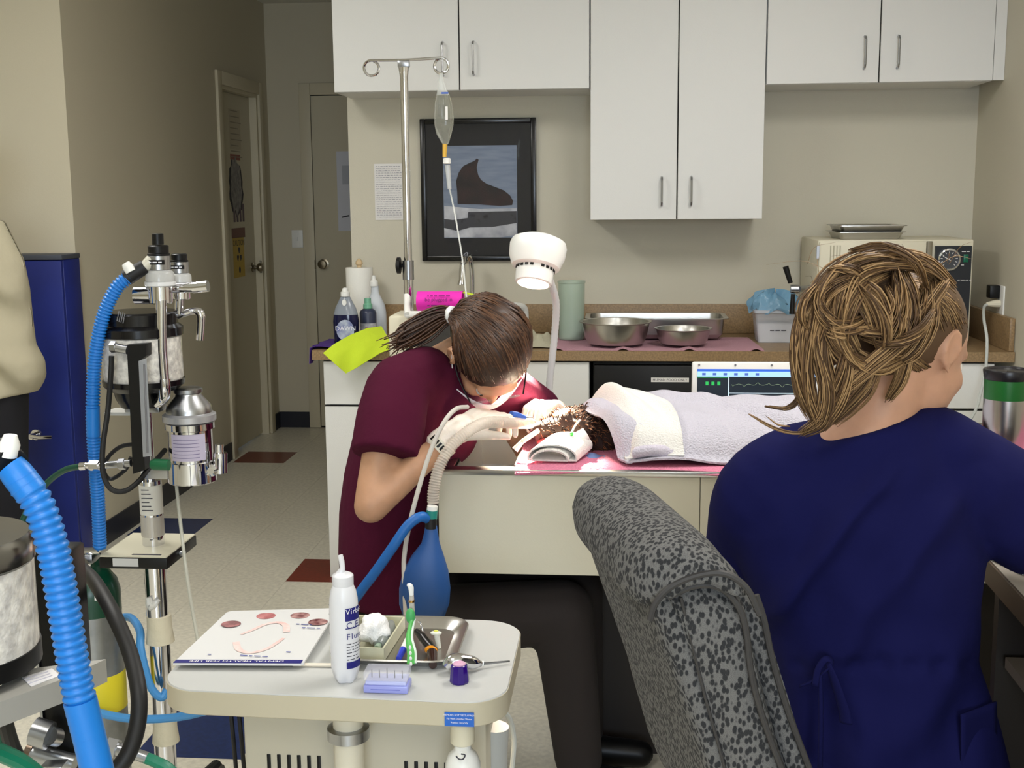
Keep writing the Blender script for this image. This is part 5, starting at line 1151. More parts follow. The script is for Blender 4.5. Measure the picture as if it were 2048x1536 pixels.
mk('end_cuff', B().tube([P(20, 932, NY-.1), P(34, 948, NY-.1), P(62, 984, NY-.1)], [.0135, .015, .0152], 18, 3), bluehose, t)
mk('end_cuff', B().tube(hn[6:], [.0158, .0155, .0158, .016], 18, 4), bluehose, t)
mk('black_fitting', B().tube([P(2, 900, NY-.08), P(20, 932, NY-.1)], [.014, .0175], 16), blackr, t)
mk('white_cap', B().tube([P(16, 912, NY-.1), P(20, 888, NY-.1), P(21, 870, NY-.1)], [.0085, .0092, .006], 16), whitep, t)
t = thing('black_hose', 'thick black rubber hose looping in front of the oxygen cylinder', 'hose', P(240, 1540, NY))
mk('rubber_tube', B().tube([P(165, 1138, 1.6), P(190, 1165, 1.5), P(225, 1225, 1.4), P(258, 1300, 1.35), P(277, 1380, 1.3), P(275, 1450, 1.28), P(255, 1510, 1.26), P(220, 1550, 1.25), P(150, 1600, 1.25)], .0098, 12, 6), blackr, t)
mk('hose_nut', B().cyl(P(150, 1122, 1.62), P(166, 1140, 1.6), .0125, n=6), chrome, t)
t = thing('black_hose', 'black rubber hose hanging below the grey arm at the left', 'hose', P(30, 1560, NY+.1))
mk('rubber_tube', B().tube([P(2, 1380, NY+.05), P(10, 1440, NY+.06), P(28, 1500, NY+.08), P(60, 1560, NY+.1)], .0085, 10, 6), blackr, t)
t = thing('green_hose', 'bright green oxygen hose in the lower left corner', 'hose', P(30, 1530, NY))
mk('rubber_tube', B().tube([P(-40, 1490, NY-.02), P(0, 1505, NY), P(50, 1530, NY+.02), P(110, 1580, NY+.04)], .0095, 10, 5), mat('green_rubber2', (10, 112, 84), .4), t)
t = thing('green_hose', 'bright green hose coupled to the brass manifold near the cart', 'hose', P(300, 1520, NY+.2))
mk('rubber_tube', B().tube([P(290, 1515, 1.4), P(312, 1524, 1.4), P(345, 1545, 1.4), P(400, 1620, 1.4)], .0075, 10, 5), mat('green_rubber2', (10, 112, 84), .4), t)
mk('barbed_nipple', B().cyl(P(262, 1505, 1.4), P(294, 1516, 1.4), .0075).cyl(P(262, 1505, 1.4), P(272, 1508, 1.4), .011, n=6), satin, t)
mf = mk('manifold', B().cyl(P(62, 1505, y2-.02), P(150, 1528, y2-.02), .012).box(P(80, 1536, y2-.05), P(150, 1505, y2-.01), bev=.002), satin, na)
mk('manifold_knob', B().cyl(P(55, 1498, y2-.02), P(66, 1502, y2-.02), .012, n=16), mat('knob_bronze', (120, 104, 90), .3, 1), mf)
mk('steel_knob', B().cyl(P(68, 1462, y2-.03), P(100, 1472, y2-.03), .018, n=20).cyl(P(100, 1472, y2-.03), P(115, 1475, y2-.02), .012), satin, mf)
mk('brass_fitting', B().cyl(P(205, 1492, y2-.02), P(262, 1505, y2-.02), .009).cyl(P(215, 1494, y2-.02), P(235, 1499, y2-.02), .0135, n=6), satin, mf)
# blue cabinet and door handle at the far left
bc = thing('blue_cabinet', 'tall blue metal cabinet with a chrome lever handle against the left wall', 'cabinet', (-2.6, 4.78, 0))
bxr = P(157, 515, 4.86).x; bzt = P(100, 510, 4.7).z; fy = 4.70
blue = mat('cabinet_blue', (30, 44, 124), .4, var=.06, vscale=6)
mk('body', B().box((bxr-.9, fy+.02, 0), (bxr, YL-.01, bzt-.02), bev=.004), blue, bc)
mk('top', B().box((bxr-.905, fy, bzt-.02), (bxr+.003, YL-.009, bzt), bev=.003), mat('cab_top_grey', (70, 74, 84), .5), bc)
bd = mk('door', B().box((bxr-.6, fy, .06), (bxr-.002, fy+.019, bzt-.024), bev=.003), blue, bc)
lh = P(66, 872, fy-.03)
mk('lever_handle', B().cyl((lh.x, fy, lh.z), (lh.x, fy-.05, lh.z), .012).lathe([(.024, 0), (.022, .008), (0, .008)], M=frame((lh.x, fy, lh.z), (1, 0, 0), (0, -1, 0))).tube([P(62, 872, fy-.05), P(80, 875, fy-.055), P(104, 874, fy-.05)], [.009, .0095, .008], 12), chrome, bd)
# desk at the right
DZ_ = .868
dk = thing('desk', 'dark wood desk with a pale top along the right wall', 'desk', (1.2, 1.6, 0))
dp = PZ(1966, 1112, DZ_)
mk('desk_top', B().loft([[dp+V((0, 0, -.042)), V((.62, .4, DZ_-.042)), V((XR-.003, .4, DZ_-.042)), V((XR-.003, dp.y, DZ_-.042))], [dp, V((.62, .4, DZ_)), V((XR-.003, .4, DZ_)), V((XR-.003, dp.y, DZ_))]]), [mat('desk_edge', (74, 58, 46), .4)], dk, 20)
mk('top_sheet', B().loft([[dp+V((.004, -.004, .0005)), V((.624, .404, DZ_+.0005)), V((XR-.004, .404, DZ_+.0005)), V((XR-.004, dp.y-.004, DZ_+.0005))], [dp+V((.004, -.004, .002)), V((.624, .404, DZ_+.002)), V((XR-.004, .404, DZ_+.002)), V((XR-.004, dp.y-.004, DZ_+.002))]]), mat('desk_pale', (150, 142, 132), .35), dk, 20)
dm = mat('desk_dark', (46, 38, 32), .5)
mk('end_panel', B().box((dp.x+.02, dp.y-.04, 0), (XR-.004, dp.y-.015, DZ_-.043)), dm, dk)
mk('back_panel', B().box((1.0, .42, .0), (1.02, dp.y-.041, DZ_-.043)), dm, dk)
mk('shelf_board', B().loft([[V((dp.x+.03, dp.y-.06, .68)), V((.66, .42, .68)), V((.99, .42, .68)), V((.99, dp.y-.06, .68))], [V((dp.x+.03, dp.y-.06, .7)), V((.66, .42, .7)), V((.99, .42, .7)), V((.99, dp.y-.06, .7))]]), mat('desk_shelf', (92, 84, 74), .5), dk, 20)
t = mk('paper_sheet', B().loft([[PZ(1978, 1117, DZ_+.003), PZ(2046, 1150, DZ_+.003), PZ(2070, 1130, DZ_+.003), PZ(1990, 1096, DZ_+.003)], [PZ(1978, 1117, DZ_+.0045), PZ(2046, 1150, DZ_+.0045), PZ(2070, 1130, DZ_+.0045), PZ(1990, 1096, DZ_+.0045)]]), mat('paper_blue_white', (226, 232, 240), .7), None, 20, 'white paper sheet on the corner of the right desk', 'paper')
# ================================================================ high-backed office chair
chm = bpy.data.materials.new('chair_fabric'); chm.use_nodes = True
nt = chm.node_tree; N = nt.nodes; L = nt.links; pb = N['Principled BSDF']; pb.inputs['Roughness'].default_value = .95
tc = N.new('ShaderNodeTexCoord'); mp = N.new('ShaderNodeMapping'); mp.inputs['Scale'].default_value = (175, 175, 105); mp.inputs['Rotation'].default_value = (.3, -.5, .2)
vo = N.new('ShaderNodeTexVoronoi'); vo.inputs['Scale'].default_value = 1.0; vo.inputs['Randomness'].default_value = .9
nz = N.new('ShaderNodeTexNoise'); nz.inputs['Scale'].default_value = 900; nz.inputs['Detail'].default_value = 2
cr = N.new('ShaderNodeValToRGB'); e = cr.color_ramp.elements
e[0].position = .40; e[0].color = rgb((40, 41, 44)); e[1].position = .56; e[1].color = rgb((108, 107, 106))
mx = N.new('ShaderNodeMix'); mx.data_type = 'RGBA'; mx.blend_type = 'MULTIPLY'; mx.inputs[0].default_value = .55
cr2 = N.new('ShaderNodeValToRGB'); cr2.color_ramp.elements[0].position = .35; cr2.color_ramp.elements[1].position = .6; cr2.color_ramp.elements[0].color = (.35, .35, .35, 1)
bpn = N.new('ShaderNodeBump'); bpn.inputs['Strength'].default_value = .5; bpn.inputs['Distance'].default_value = .002
L.new(tc.outputs['Object'], mp.inputs[0]); L.new(mp.outputs[0], vo.inputs['Vector']); L.new(tc.outputs['Object'], nz.inputs['Vector'])
L.new(vo.outputs['Distance'], cr.inputs[0]); L.new(cr.outputs[0], mx.inputs[6]); L.new(nz.outputs['Fac'], cr2.inputs[0]); L.new(cr2.outputs[0], mx.inputs[7])
L.new(mx.outputs[2], pb.inputs['Base Color']); L.new(nz.outputs['Fac'], bpn.inputs['Height']); L.new(bpn.outputs[0], pb.inputs['Normal'])
piping = mat('dark_piping', (52, 50, 50), .6)
cN, cF = 1.47, 1.84                      # near and far side of the backrest
chair = thing('office_chair', 'grey speckled fabric high-backed office chair turned sideways', 'chair', (.35, 1.72, 0))
# side outlines traced in the plane of the near side, swept across the width with rounded shoulders
def sweep(name, outline, inset, near, far, m, nseg=14, rnd=.05, lean=0.0, par=chair, crown=0.0):
    pts = [P(x, y, near) for x, y in outline]
    cen = sum(pts, V())/len(pts)
    cl = catmull(pts+[pts[0]], 4)[:-1]
    rings = []
    W_ = far-near
    for i in range(nseg+1):
        t = i/nseg; d = min(t, 1-t)*W_
        s = 1.0 if d >= rnd else math.sqrt(max(0, 1-((rnd-d)/rnd)**2))
        k = 1-inset*(1-s)
        bow = crown*math.sin(math.pi*t)
        rings.append([cen+(p-cen)*k+V((bow-.105*t, W_*t, 0)) for p in cl])
    return mk(name, B().loft(rings), m, par, 180)
# rear shell + middle
shell = [(1290, 1165), (1322, 1270), (1368, 1400), (1422, 1560), (1480, 1760), (1540, 1760), (1470, 1560), (1426, 1400), (1385, 1260), (1362, 1180), (1322, 1140)]
sweep('backrest_shell', shell, .35, cN, cF, chm, 16, .06)
mid = [(1322, 1160), (1352, 1250), (1400, 1400), (1446, 1560), (1490, 1760), (1650, 1760), (1590, 1560), (1546, 1400), (1516, 1270), (1490, 1190), (1400, 1140)]
sweep('backrest_cushion', mid, .30, cN-.01, cF+.01, chm, 16, .06)
front = [(1440, 1200), (1486, 1250), (1514, 1340), (1548, 1460), (1584, 1600), (1624, 1760), (1720, 1760), (1652, 1590), (1606, 1460), (1566, 1330), (1530, 1220), (1490, 1170)]
sweep('lumbar_cushion', front, .30, cN+.012, cF-.01, chm, 16, .05)
hr = [(1262, 1165), (1278, 1122), (1320, 1092), (1380, 1082), (1436, 1098), (1478, 1136), (1498, 1180), (1492, 1205), (1440, 1172), (1380, 1160), (1320, 1187), (1296, 1236), (1270, 1215)]
sweep('headrest', hr, .45, cN-.015, cF+.02, chm, 20, .1)
roll_ = [(1302, 1190), (1316, 1150), (1350, 1118), (1400, 1106), (1456, 1122), (1494, 1160), (1514, 1205), (1484, 1198), (1424, 1170), (1356, 1180), (1316, 1212)]
sweep('headrest_roll', roll_, .35, cN-.026, cF-.02, chm, 14, .05)
def pipe(pts, y, r=.0042): mk('piping', B().tube([P(a, b, y) for a, b in pts], r, 8, 6), piping, chair)
pipe([(1300, 1240), (1312, 1205), (1345, 1172), (1400, 1150), (1450, 1148), (1492, 1175), (1520, 1230)], cN-.026)
pipe([(1335, 1195), (1390, 1172), (1440, 1176), (1475, 1210), (1492, 1260), (1500, 1330), (1515, 1400), (1545, 1490), (1590, 1600)], cN-.018)
pipe([(1512, 1190), (1528, 1240), (1545, 1320), (1575, 1420), (1612, 1520), (1650, 1620)], cN+.006)
pipe([(1362, 1195), (1385, 1290), (1412, 1400), (1440, 1500), (1470, 1620)], cN-.008, .002)
# seat, arms, base
sc0 = P(1500, 1700, 1.72)
sx_ = .50
mk('seat', B().box((.22, 1.46, .31), (.76, 1.97, .425), bev=.045, seg=4), chm, chair, 180)
mk('backrest_bracket', B().box((.2, 1.66, .27), (.5, 1.76, .31), bev=.01), black, chair)
mk('back_upright', B().tube([(.24, 1.71, .32), (.2, 1.71, .4), (.2, 1.71, .6)], [.03, .03, .03], 10), black, chair)
mk('gas_column', B().cyl((.49, 1.72, .1), (.49, 1.72, .31), .028), black, chair)
for k in range(5):
    an = 2*math.pi*k/5+.5
    lg = mk('base_leg', B().tube([(.49, 1.72, .12), (.49+.3*math.cos(an), 1.72+.3*math.sin(an), .075)], [.03, .02], 10), black, chair)
    mk('caster', B().cyl((.49+.3*math.cos(an)-.02, 1.72+.3*math.sin(an), .03), (.49+.3*math.cos(an)+.02, 1.72+.3*math.sin(an), .03), .03), blackr, lg)
# ================================================================ people
skin = mat('skin', (192, 146, 114), .5, sss=.12, var=.06, vscale=20)
skinp = mat('skin_pale', (196, 148, 120), .5, sss=.12, var=.05, vscale=20)
def cap(b, p0, p1, r0, r1, n=14, k=4):     # tapered limb with round ends
    p0, p1 = V(p0), V(p1); d = (p1-p0).normalized(); pts, rr_ = [], []
    for i in range(k): a = math.pi/2*(i+.3)/k; pts.append(p0-d*r0*math.cos(a)); rr_.append(r0*math.sin(a))
    pts += [p0, p1]; rr_ += [r0, r1]
    for i in range(k)[::-1]: a = math.pi/2*(i+.3)/k; pts.append(p1+d*r1*math.cos(a)); rr_.append(r1*math.sin(a))
    b.tube(pts, rr_, n) if False else b.loft(_rings(pts, rr_, n))
    return b
def _rings(pts, rr_, n):
    t = (pts[-1]-pts[0]).normalized(); u = t.orthogonal().normalized(); w = t.cross(u)
    return [[p+u*(r*math.cos(2*math.pi*k/n))+w*(r*math.sin(2*math.pi*k/n)) for k in range(n)] for p, r in zip(pts, rr_)]
def chain(b, pts, rs):
    for (p, q, r, s) in zip(pts, pts[1:], rs, rs[1:]): cap(b, p, q, r, s)
    return b
def head_base(b, M, s=1.0, jaw=True):     # M: origin at head centre, X = face forward, Z = crown
    R = M.to_3x3()
    b.ell(M @ V((-.012, 0, .028))*1, (.098*s, .076*s, .092*s), 24, 16, M)
    b.ell(M @ V((.03, 0, -.03)), (.062*s, .06*s, .085*s), 20, 14, M)
    b.ell(M @ V((.05, 0, -.092)), (.03*s, .032*s, .022*s), 14, 10, M)           # chin
    b.ell(M @ V((.092, 0, -.028)), (.018*s, .011*s, .02*s), 12, 8, M)            # nose tip
    cap(b, M @ V((.082, 0, .012)), M @ V((.096, 0, -.026)), .008*s, .011*s)
    for y in (-1, 1):
        b.ell(M @ V((.058, .036*y, -.028)), (.028*s, .024*s, .026*s), 12, 8, M)  # cheeks
    b.ell(M @ V((.078, 0, .022)), (.02*s, .05*s, .012*s), 14, 8, M)              # brow
    b.ell(M @ V((.083, 0, -.058)), (.012*s, .022*s, .007*s), 12, 8, M)           # lips
def ear(b, M, side):
    c_ = M @ V((-.008, .078*side, -.005)); R = M.to_3x3()
    for k in range(14):
        a = math.radians(-70+250*k/13); a2 = math.radians(-70+250*(k+1)/13)
        f_ = lambda a: M @ V((-.008-.017*math.cos(a), (.080+.009*math.sin(a*.5+.8))*side, -.002+.03*math.sin(a)))
        cap(b, f_(a), f_(a2), .0052, .0052, 8, 2)
    b.ell(M @ V((-.004, .078*side, -.004)), (.013, .006, .026), 10, 8, M)
    b.ell(M @ V((.004, .079*side, -.032)), (.007, .006, .009), 8, 6, M)
def eyes(M, parent, m1, m2):
    for y in (-1, 1):
        mk('eye', B().ell(M @ V((.076, .031*y, .0)), .0125, 12, 8), m1, parent, 180)
        mk('iris', B().ell(M @ V((.0865, .031*y, -.0005)), (.003, .0055, .0055), 10, 6, M), m2, parent, 180)
eyew = mat('eye_white', (228, 224, 218), .2); iris = mat('iris_brown', (60, 42, 28), .2); lipm = mat('lip', (166, 92, 84), .5)
def hand(b, M, s=1, curl=(20, 30, 25), spread=6, thumb=(40, -20), side=1):
    # M: origin at wrist, X along the hand, Z out of the back of the hand; side = +1 thumb towards +Y
    cap(b, M @ V((.0, 0, 0)), M @ V((.03*s, 0, 0)), .026*s, .03*s)
    for y in (-.024, -.008, .008, .024): cap(b, M @ V((.02*s, y*s*.8, 0)), M @ V((.085*s, y*s*1.05, .002)), .0145*s, .0125*s)
    lens = ((.045, .026, .021), (.05, .03, .023), (.046, .028, .022), (.036, .02, .019))
    for i, y in enumerate((.027, .009, -.009, -.026)):
        p = M @ V((.09*s, y*side*s, .002)); ang = 0; yawd = math.radians((1.5-i)*spread*side)
        for k in range(3):
            ang += math.radians(curl[k]+2*i)
            d = M.to_3x3() @ V((math.cos(ang)*math.cos(yawd), math.sin(yawd), -math.sin(ang)))
            q_ = p+d*lens[i][k]*s
            cap(b, p, q_, (.0098, .009, .0082)[k]*s, (.009, .0082, .007)[k]*s, 10, 3); p = q_
    p = M @ V((.022*s, .026*side*s, -.006)); ang = math.radians(thumb[0])
    for k, (l_, r_) in enumerate(((.042, .0125), (.034, .0105), (.026, .009))):
        d = M.to_3x3() @ V((math.cos(ang), math.sin(ang)*side, -.35-.15*k)); q_ = p+d.normalized()*l_*s
        cap(b, p, q_, r_*s, (r_-.0012)*s, 10, 3); p = q_; ang += math.radians(thumb[1])
    return b
def strands(lines, r, n=5, taper=(1, 1, .9, .3), sm=5):
    b = B(); 
    for i, l_ in enumerate(lines): b.tube(l_, [r*x for x in taper], n, sm, i % 3)
    return b
# ---------------------------------------------------------------- technician in maroon scrubs
maroon = mat('maroon_scrub', (72, 17, 41), .9, bump=.25, bscale=35, spec=.15)
darkpant = mat('dark_trousers', (34, 28, 27), .9)
p1 = thing('person', 'person in maroon scrubs, mask and gloves bending over the dog', 'person', (P(765, 1300, 2.93).x, 2.93, 0))
hip = P(768, 1215, 2.95); waist = P(765, 1080, 2.95); chest = P(800, 900, 2.93); neck = P(880, 735, 2.93)
nsh, fsh = P(790, 765, 2.755), P(985, 760, 3.1)
nel, nwr = P(742, 1012, 2.62), P(893, 880, 2.69)
fel = P(1060, 905, 3.27); fwr = P(1085, 850, 3.17)
up_ = V((.40, -.86, .28)).normalized(); fwd = V((.2, -.2, -1)); 
hd = P(976, 708, 2.86)
Mh = frame(hd, fwd, up_) @ Mx.Scale(1.1, 4)
b = B()
head_base(b, Mh, 1.02); ear(b, Mh, -1); ear(b, Mh, 1)
cap(b, Mh @ V((-.03, 0, -.05)), neck, .05, .056)
b.ell(chest.lerp(neck, .4), (.10, .15, .13)); b.ell(waist, (.11, .14, .14)); b.ell(hip, (.12, .16, .12))
chain(b, [neck, nsh, nel, nwr], [.055, .052, .04, .027]); chain(b, [neck, fsh, fel, fwr], [.055, .052, .04, .027])
kneeN, kneeF = V((-.14, 2.86, .50)), V((-.12, 3.0, .5)); ankN, ankF = V((-.1, 2.88, .1)), V((-.1, 3.05, .1))
for h_, k_, a_ in ((hip+V((0, -.08, -.02)), kneeN, ankN), (hip+V((0, .08, -.02)), kneeF, ankF)): chain(b, [h_, k_, a_], [.08, .06, .042])
body = fuse('body', b, skin, p1, .007, 4)
eyes(Mh, p1, eyew, iris)
# scrub top
b = B()
def tor(c_, rx, ry, rz_, tilt=0): b.ell(c_, (rx, ry, rz_), 20, 14, Mx.Rotation(tilt, 4, 'Y'))
lw = [(782, 1192, .125, .165), (778, 1100, .128, .165), (782, 1010, .13, .165), (794, 930, .132, .172), (812, 850, .132, .18), (842, 780, .122, .185), (876, 738, .09, .14)]
rings = []
for x_, y_, rx, ry in lw:
    c_ = P(x_, y_, 2.94); rings.append([c_+V((rx*math.cos(2*math.pi*k/28), ry*math.sin(2*math.pi*k/28), .03*math.cos(2*math.pi*k/28)*((1200-y_)/300-.4))) for k in range(28)])
b.loft(rings)
b.ell(P(905, 785, 2.97), (.10, .16, .085), 18, 12, Mx.Rotation(.5, 4, 'Y'))
b.ell(P(880, 860, 2.98), (.10, .15, .1), 18, 12)
cap(b, P(850, 752, 2.86), P(800, 775, 2.77), .075, .078)
b.tube([P(806, 740, 2.79), P(796, 775, 2.755), P(782, 840, 2.70), P(770, 912, 2.655)], [.05, .076, .082, .08], 20, 4)
chain(b, [P(900, 750, 3.02), P(1000, 775, 3.1), P(1075, 820, 3.22)], [.075, .076, .066])
top = fuse('scrub_top', b, maroon, p1, .008, 5)
# sleeve opening is cut clean: hem ring
b = B()
for h_, k_, a_ in ((hip+V((0, -.08, -.02)), kneeN, ankN), (hip+V((0, .08, -.02)), kneeF, ankF)): chain(b, [h_, k_, a_], [.098, .08, .062])
b.ell(hip+V((0, 0, -.02)), (.13, .175, .12))
fuse('trousers', b, darkpant, p1, .01, 5)
for a_, n_ in ((ankN, 0), (ankF, 1)):
    b = B(); cap(b, a_+V((-.02, 0, -.05)), a_+V((.16, 0, -.062)), .042, .036); b.ell(a_+V((0, 0, -.03)), (.05, .042, .04))
    fuse('shoe', b, black, p1, .008, 3)
# gloves
glove = mat('latex_glove', (232, 220, 208), .4, bump=.35, bscale=45, sss=.1)
b = B()
Mw = frame(P(905, 868, 2.69), (P(985, 822, 2.78)-P(905, 868, 2.69)), V((-.35, -.55, .75)))
cap(b, P(880, 886, 2.685), P(908, 866, 2.69), .033, .032)
hand(b, Mw, 1.12, (22, 45, 35), 3, (20, -12), -1)
fuse('glove', b, glove, p1, .0042, 3)
b = B()
Mw2 = frame(P(1120, 830, 3.15), (P(1075, 800, 3.03)-P(1120, 830, 3.15)), V((.1, .3, .95)))
cap(b, P(1140, 850, 3.2), P(1120, 830, 3.15), .034, .03)
hand(b, Mw2, 1.12, (30, 45, 30), 4, (45, -25), 1)
fuse('glove', b, glove, p1, .0042, 3)
# wrist band with lettering
wb0, wb1 = P(884, 872, 2.66), P(900, 870, 2.66)
d_ = (nwr-nel).normalized(); c_ = nel.lerp(nwr, .93)
Mr = frame(c_, V((0, -1, .2)), d_)
bnd = mk('wristband', B().lathe([(.034, -.012), (.0355, -.012), (.0355, .012), (.034, .012)], M=Mr, n=28), mat('band_ivory', (222, 216, 200), .5), p1)
for k in range(6): mk('band_mark', B(Mr @ Mx.Rotation(math.radians(-40+14*k), 4, 'Z')).box((.0354, -.0028, -.007), (.0362, .0028, .007)), black, bnd)
# surgical mask and glasses
mk('face_mask', B().grid(lambda u, v: Mh @ V((.018+.092*math.cos((u-.5)*2.3)**.8+.008*math.sin(math.pi*v), (u-.5)*.152*1.02, -.022-.085*v)), 20, 10, thick=.0015), mat('mask_blue_white', (226, 226, 232), .8), p1, 180)
for s_ in (-1, 1):
    mk('mask_strap', B().tube([Mh @ V((.03, .079*s_, -.03)), Mh @ V((.0, .084*s_, .0)), Mh @ V((-.02, .084*s_, .02))], .0016, 6, 4), paper, p1)
    mk('glasses_arm', B().tube([Mh @ V((.1, .062*s_, .005)), Mh @ V((.04, .08*s_, .008)), Mh @ V((-.02, .081*s_, .008))], .002, 6, 4), black, p1)
    mk('glasses_lens', B().lathe([(.024, 0), (.026, .001), (.026, .003), (.024, .004)], M=frame(Mh @ V((.1, .033*s_, -.004)), Mh.to_3x3() @ V((0, 1, 0)), Mh.to_3x3() @ V((1, 0, 0)))), mat('lens_glass', (150, 156, 160), .05, alpha=.35), p1)
# hair: smooth cap pulled back to a low ponytail
hb = [mat('hair_brown_a', (70, 46, 32), .42, aniso=.5), mat('hair_brown_b', (54, 35, 25), .42), mat('hair_brown_c', (92, 62, 42), .42)]
b = B()
b.ell(Mh @ V((-.02, 0, .034)), (.105, .085, .098), 24, 16, Mh)
b.ell(Mh @ V((-.055, 0, .0)), (.07, .074, .085), 20, 14, Mh)
hcap = fuse('hair_cap', b, hb[1], p1, .006, 3)
pt = Mh @ V((-.098, -.06, -.005))
random.seed(21)
lines = []
for i in range(420):
    th = random.uniform(-1, 1)*1.25; z0 = random.uniform(0, 1)
    # start along the hairline, run over the cap to the ponytail root
    st_ = V((.074*math.cos(th)-.004, .083*math.sin(th)*1.02, .078-.062*abs(th)**1.6))
    st_ = st_.lerp(V((-.02, st_.y*1.02, .125)), z0*.9) if abs(th) < .9 else st_.lerp(V((-.06, st_.y, .06)), z0)
    def onc_(v):   # push to the hair ellipsoid
        d = v-V((-.022, 0, .026)); k_ = math.sqrt((d.x/.108)**2+(d.y/.088)**2+(d.z/.104)**2); return V((-.022, 0, .026))+d/k_*(1.0+random.uniform(0, .02))
    e_ = V((-.1, -.06+random.uniform(-.014, .014), random.uniform(-.02, .014)))
    pts = [Mh @ (onc_(st_.lerp(e_, t)+V((0, st_.y*.35*math.sin(math.pi*t), .05*math.sin(math.pi*t))))) for t in (0, .25, .5, .75)]+[Mh @ e_]
    lines.append(pts)
mk('hair', strands(lines, .0024, 4, (.5, 1, 1, .8, .6), 3), hb, p1, 180)
lines = []
pe = P(790, 690, 2.86)
for i in range(110):
    o_ = V((random.gauss(0, .012), random.gauss(0, .014), random.gauss(0, .011)))
    lines.append([pt+o_*.35, pt.lerp(P(860, 640, 2.88), .6)+o_*.9, P(845, 655, 2.87)+o_*1.3, P(815, 672, 2.86)+o_*1.3, pe+o_*1.1+V((random.uniform(-.03, .05), 0, random.uniform(-.01, .015)))])
mk('ponytail', strands(lines, .0026, 4, (1, 1, 1, .9, .3), 4), hb, p1, 180)
mk('hair_tie', B().lathe([(.016, -.008), (.021, -.006), (.022, .002), (.018, .008)], M=frame(pt.lerp(P(860, 640, 2.88), .1), V((0, 0, 1)), P(860, 640, 2.88)-pt)), whitep, p1)
# stool under the technician
stl = thing('rolling_stool', 'low round black rolling stool under the technician in maroon', 'stool', (hip.x, 2.95, 0))
mk('stool_seat', B().lathe([(.0, hip.z-.19), (.16, hip.z-.19), (.175, hip.z-.175), (.175, hip.z-.145), (.16, hip.z-.13), (0, hip.z-.125)], (hip.x, 2.95, 0)), black, stl)
mk('stool_column', B().cyl((hip.x, 2.95, .08), (hip.x, 2.95, hip.z-.19), .025), chrome, stl)
for k in range(5):
    an = 2*math.pi*k/5
    lg = mk('stool_leg', B().tube([(hip.x, 2.95, .1), (hip.x+.22*math.cos(an), 2.95+.22*math.sin(an), .065)], [.02, .015], 10), chrome, stl)
    mk('caster', B().cyl((hip.x+.22*math.cos(an)-.012, 2.95+.22*math.sin(an), .027), (hip.x+.22*math.cos(an)+.012, 2.95+.22*math.sin(an), .027), .027), blackr, lg)
# blue scaler handpiece in the gloved hand
t = thing('scaler_handpiece', 'blue and white dental scaler held in the gloved hand', 'dental tool', P(1045, 832, 2.8))
a_, c_ = P(1022, 829, 2.79), P(1050, 836, 2.82)
mk('blue_grip', B().tube([a_, a_.lerp(c_, .4), c_], [.0085, .01, .006], 14), mat('grip_blue', (60, 100, 190), .35), t)
mk('metal_tip', B().tube([c_, P(1062, 836, 2.84), P(1072, 842, 2.86)], [.0045, .003, .0015], 8, 3), satin, t)
# breathing circuit: translucent corrugated hose from dog to bag
t = thing('clear_breathing_hose', 'translucent corrugated breathing hose running from the dog down to the bag', 'hose', P(866, 1010, 2.58))
cl = mat('hose_clear', (226, 214, 200), .25, alpha=.42)
mk('corrugated_tube', corr([P(1060, 846, 2.86), P(1020, 846, 2.76), P(975, 845, 2.68), P(940, 860, 2.64), P(905, 890, 2.61), P(880, 930, 2.59), P(868, 975, 2.58), P(866, 1006, 2.58)], .0125, 14, .006, .0014), cl, t, 180)
mk('connector', B().cyl(P(866, 1000, 2.58), P(864, 1030, 2.58), .0115), clear, t)
t = thing('air_line', 'thin white air line looping beside the technician', 'tube', P(812, 1120, 2.55))
mk('plastic_tube', B().tube([P(935, 814, 2.68), P(912, 818, 2.64), P(888, 845, 2.6), P(862, 900, 2.58), P(838, 975, 2.56), P(820, 1045, 2.55), P(810, 1100, 2.55), P(808, 1150, 2.54), P(815, 1300, 2.5)], .0052, 10, 6), mat('air_line', (196, 190, 182), .45), t)
# reservoir bag
by = 2.56; kb_ = prj(P(850, 1130, by))[2]/2400
t = thing('breathing_bag', 'blue rubber breathing bag hanging beside the cream table panel', 'breathing bag', P(848, 1235, by))
prof = [(862, 1046, 11), (862, 1062, 13), (861, 1085, 18), (855, 1110, 32), (851, 1140, 45), (849, 1175, 51), (848, 1205, 50), (848, 1228, 42), (848, 1243, 24)]
rings = []
for x_, y_, w_ in prof:
    c_ = P(x_, y_, by); r_ = w_*kb_
    rings.append([c_+V((r_*math.cos(a)*(1+.06*math.cos(3*a+1)), r_*.82*math.sin(a)*(1+.06*math.cos(3*a+1)), 0)) for a in [2*math.pi*k/30 for k in range(30)]])
mk('bag_body', B().loft(rings), mat('bag_blue', (34, 78, 140), .5, bump=.1, bscale=20), t, 180)
mk('black_neck', B().cyl(P(862, 1056, by), P(862, 1036, by), .0135), blackr, t)
mk('green_collar', B().cyl(P(863, 1037, by), P(864, 1020, by), .0125), mat('collar_green', (40, 130, 120), .35), t)
mk('white_ring', B().cyl(P(864, 1020, by), P(865, 1012, by), .0118), whitep, t)
t = thing('blue_gas_hose', 'smooth blue hose crossing in front of the maroon scrubs to the bag', 'hose', P(740, 1190, 2.5))
mk('soft_tube', B().tube([P(858, 1038, by+.0), P(840, 1034, by-.02), P(815, 1052, 2.53), P(785, 1095, 2.52), P(750, 1145, 2.52), P(722, 1182, 2.52), P(690, 1230, 2.52), P(640, 1330, 2.5)], .0115, 12, 6), mat('gas_blue', (26, 96, 170), .45), t)
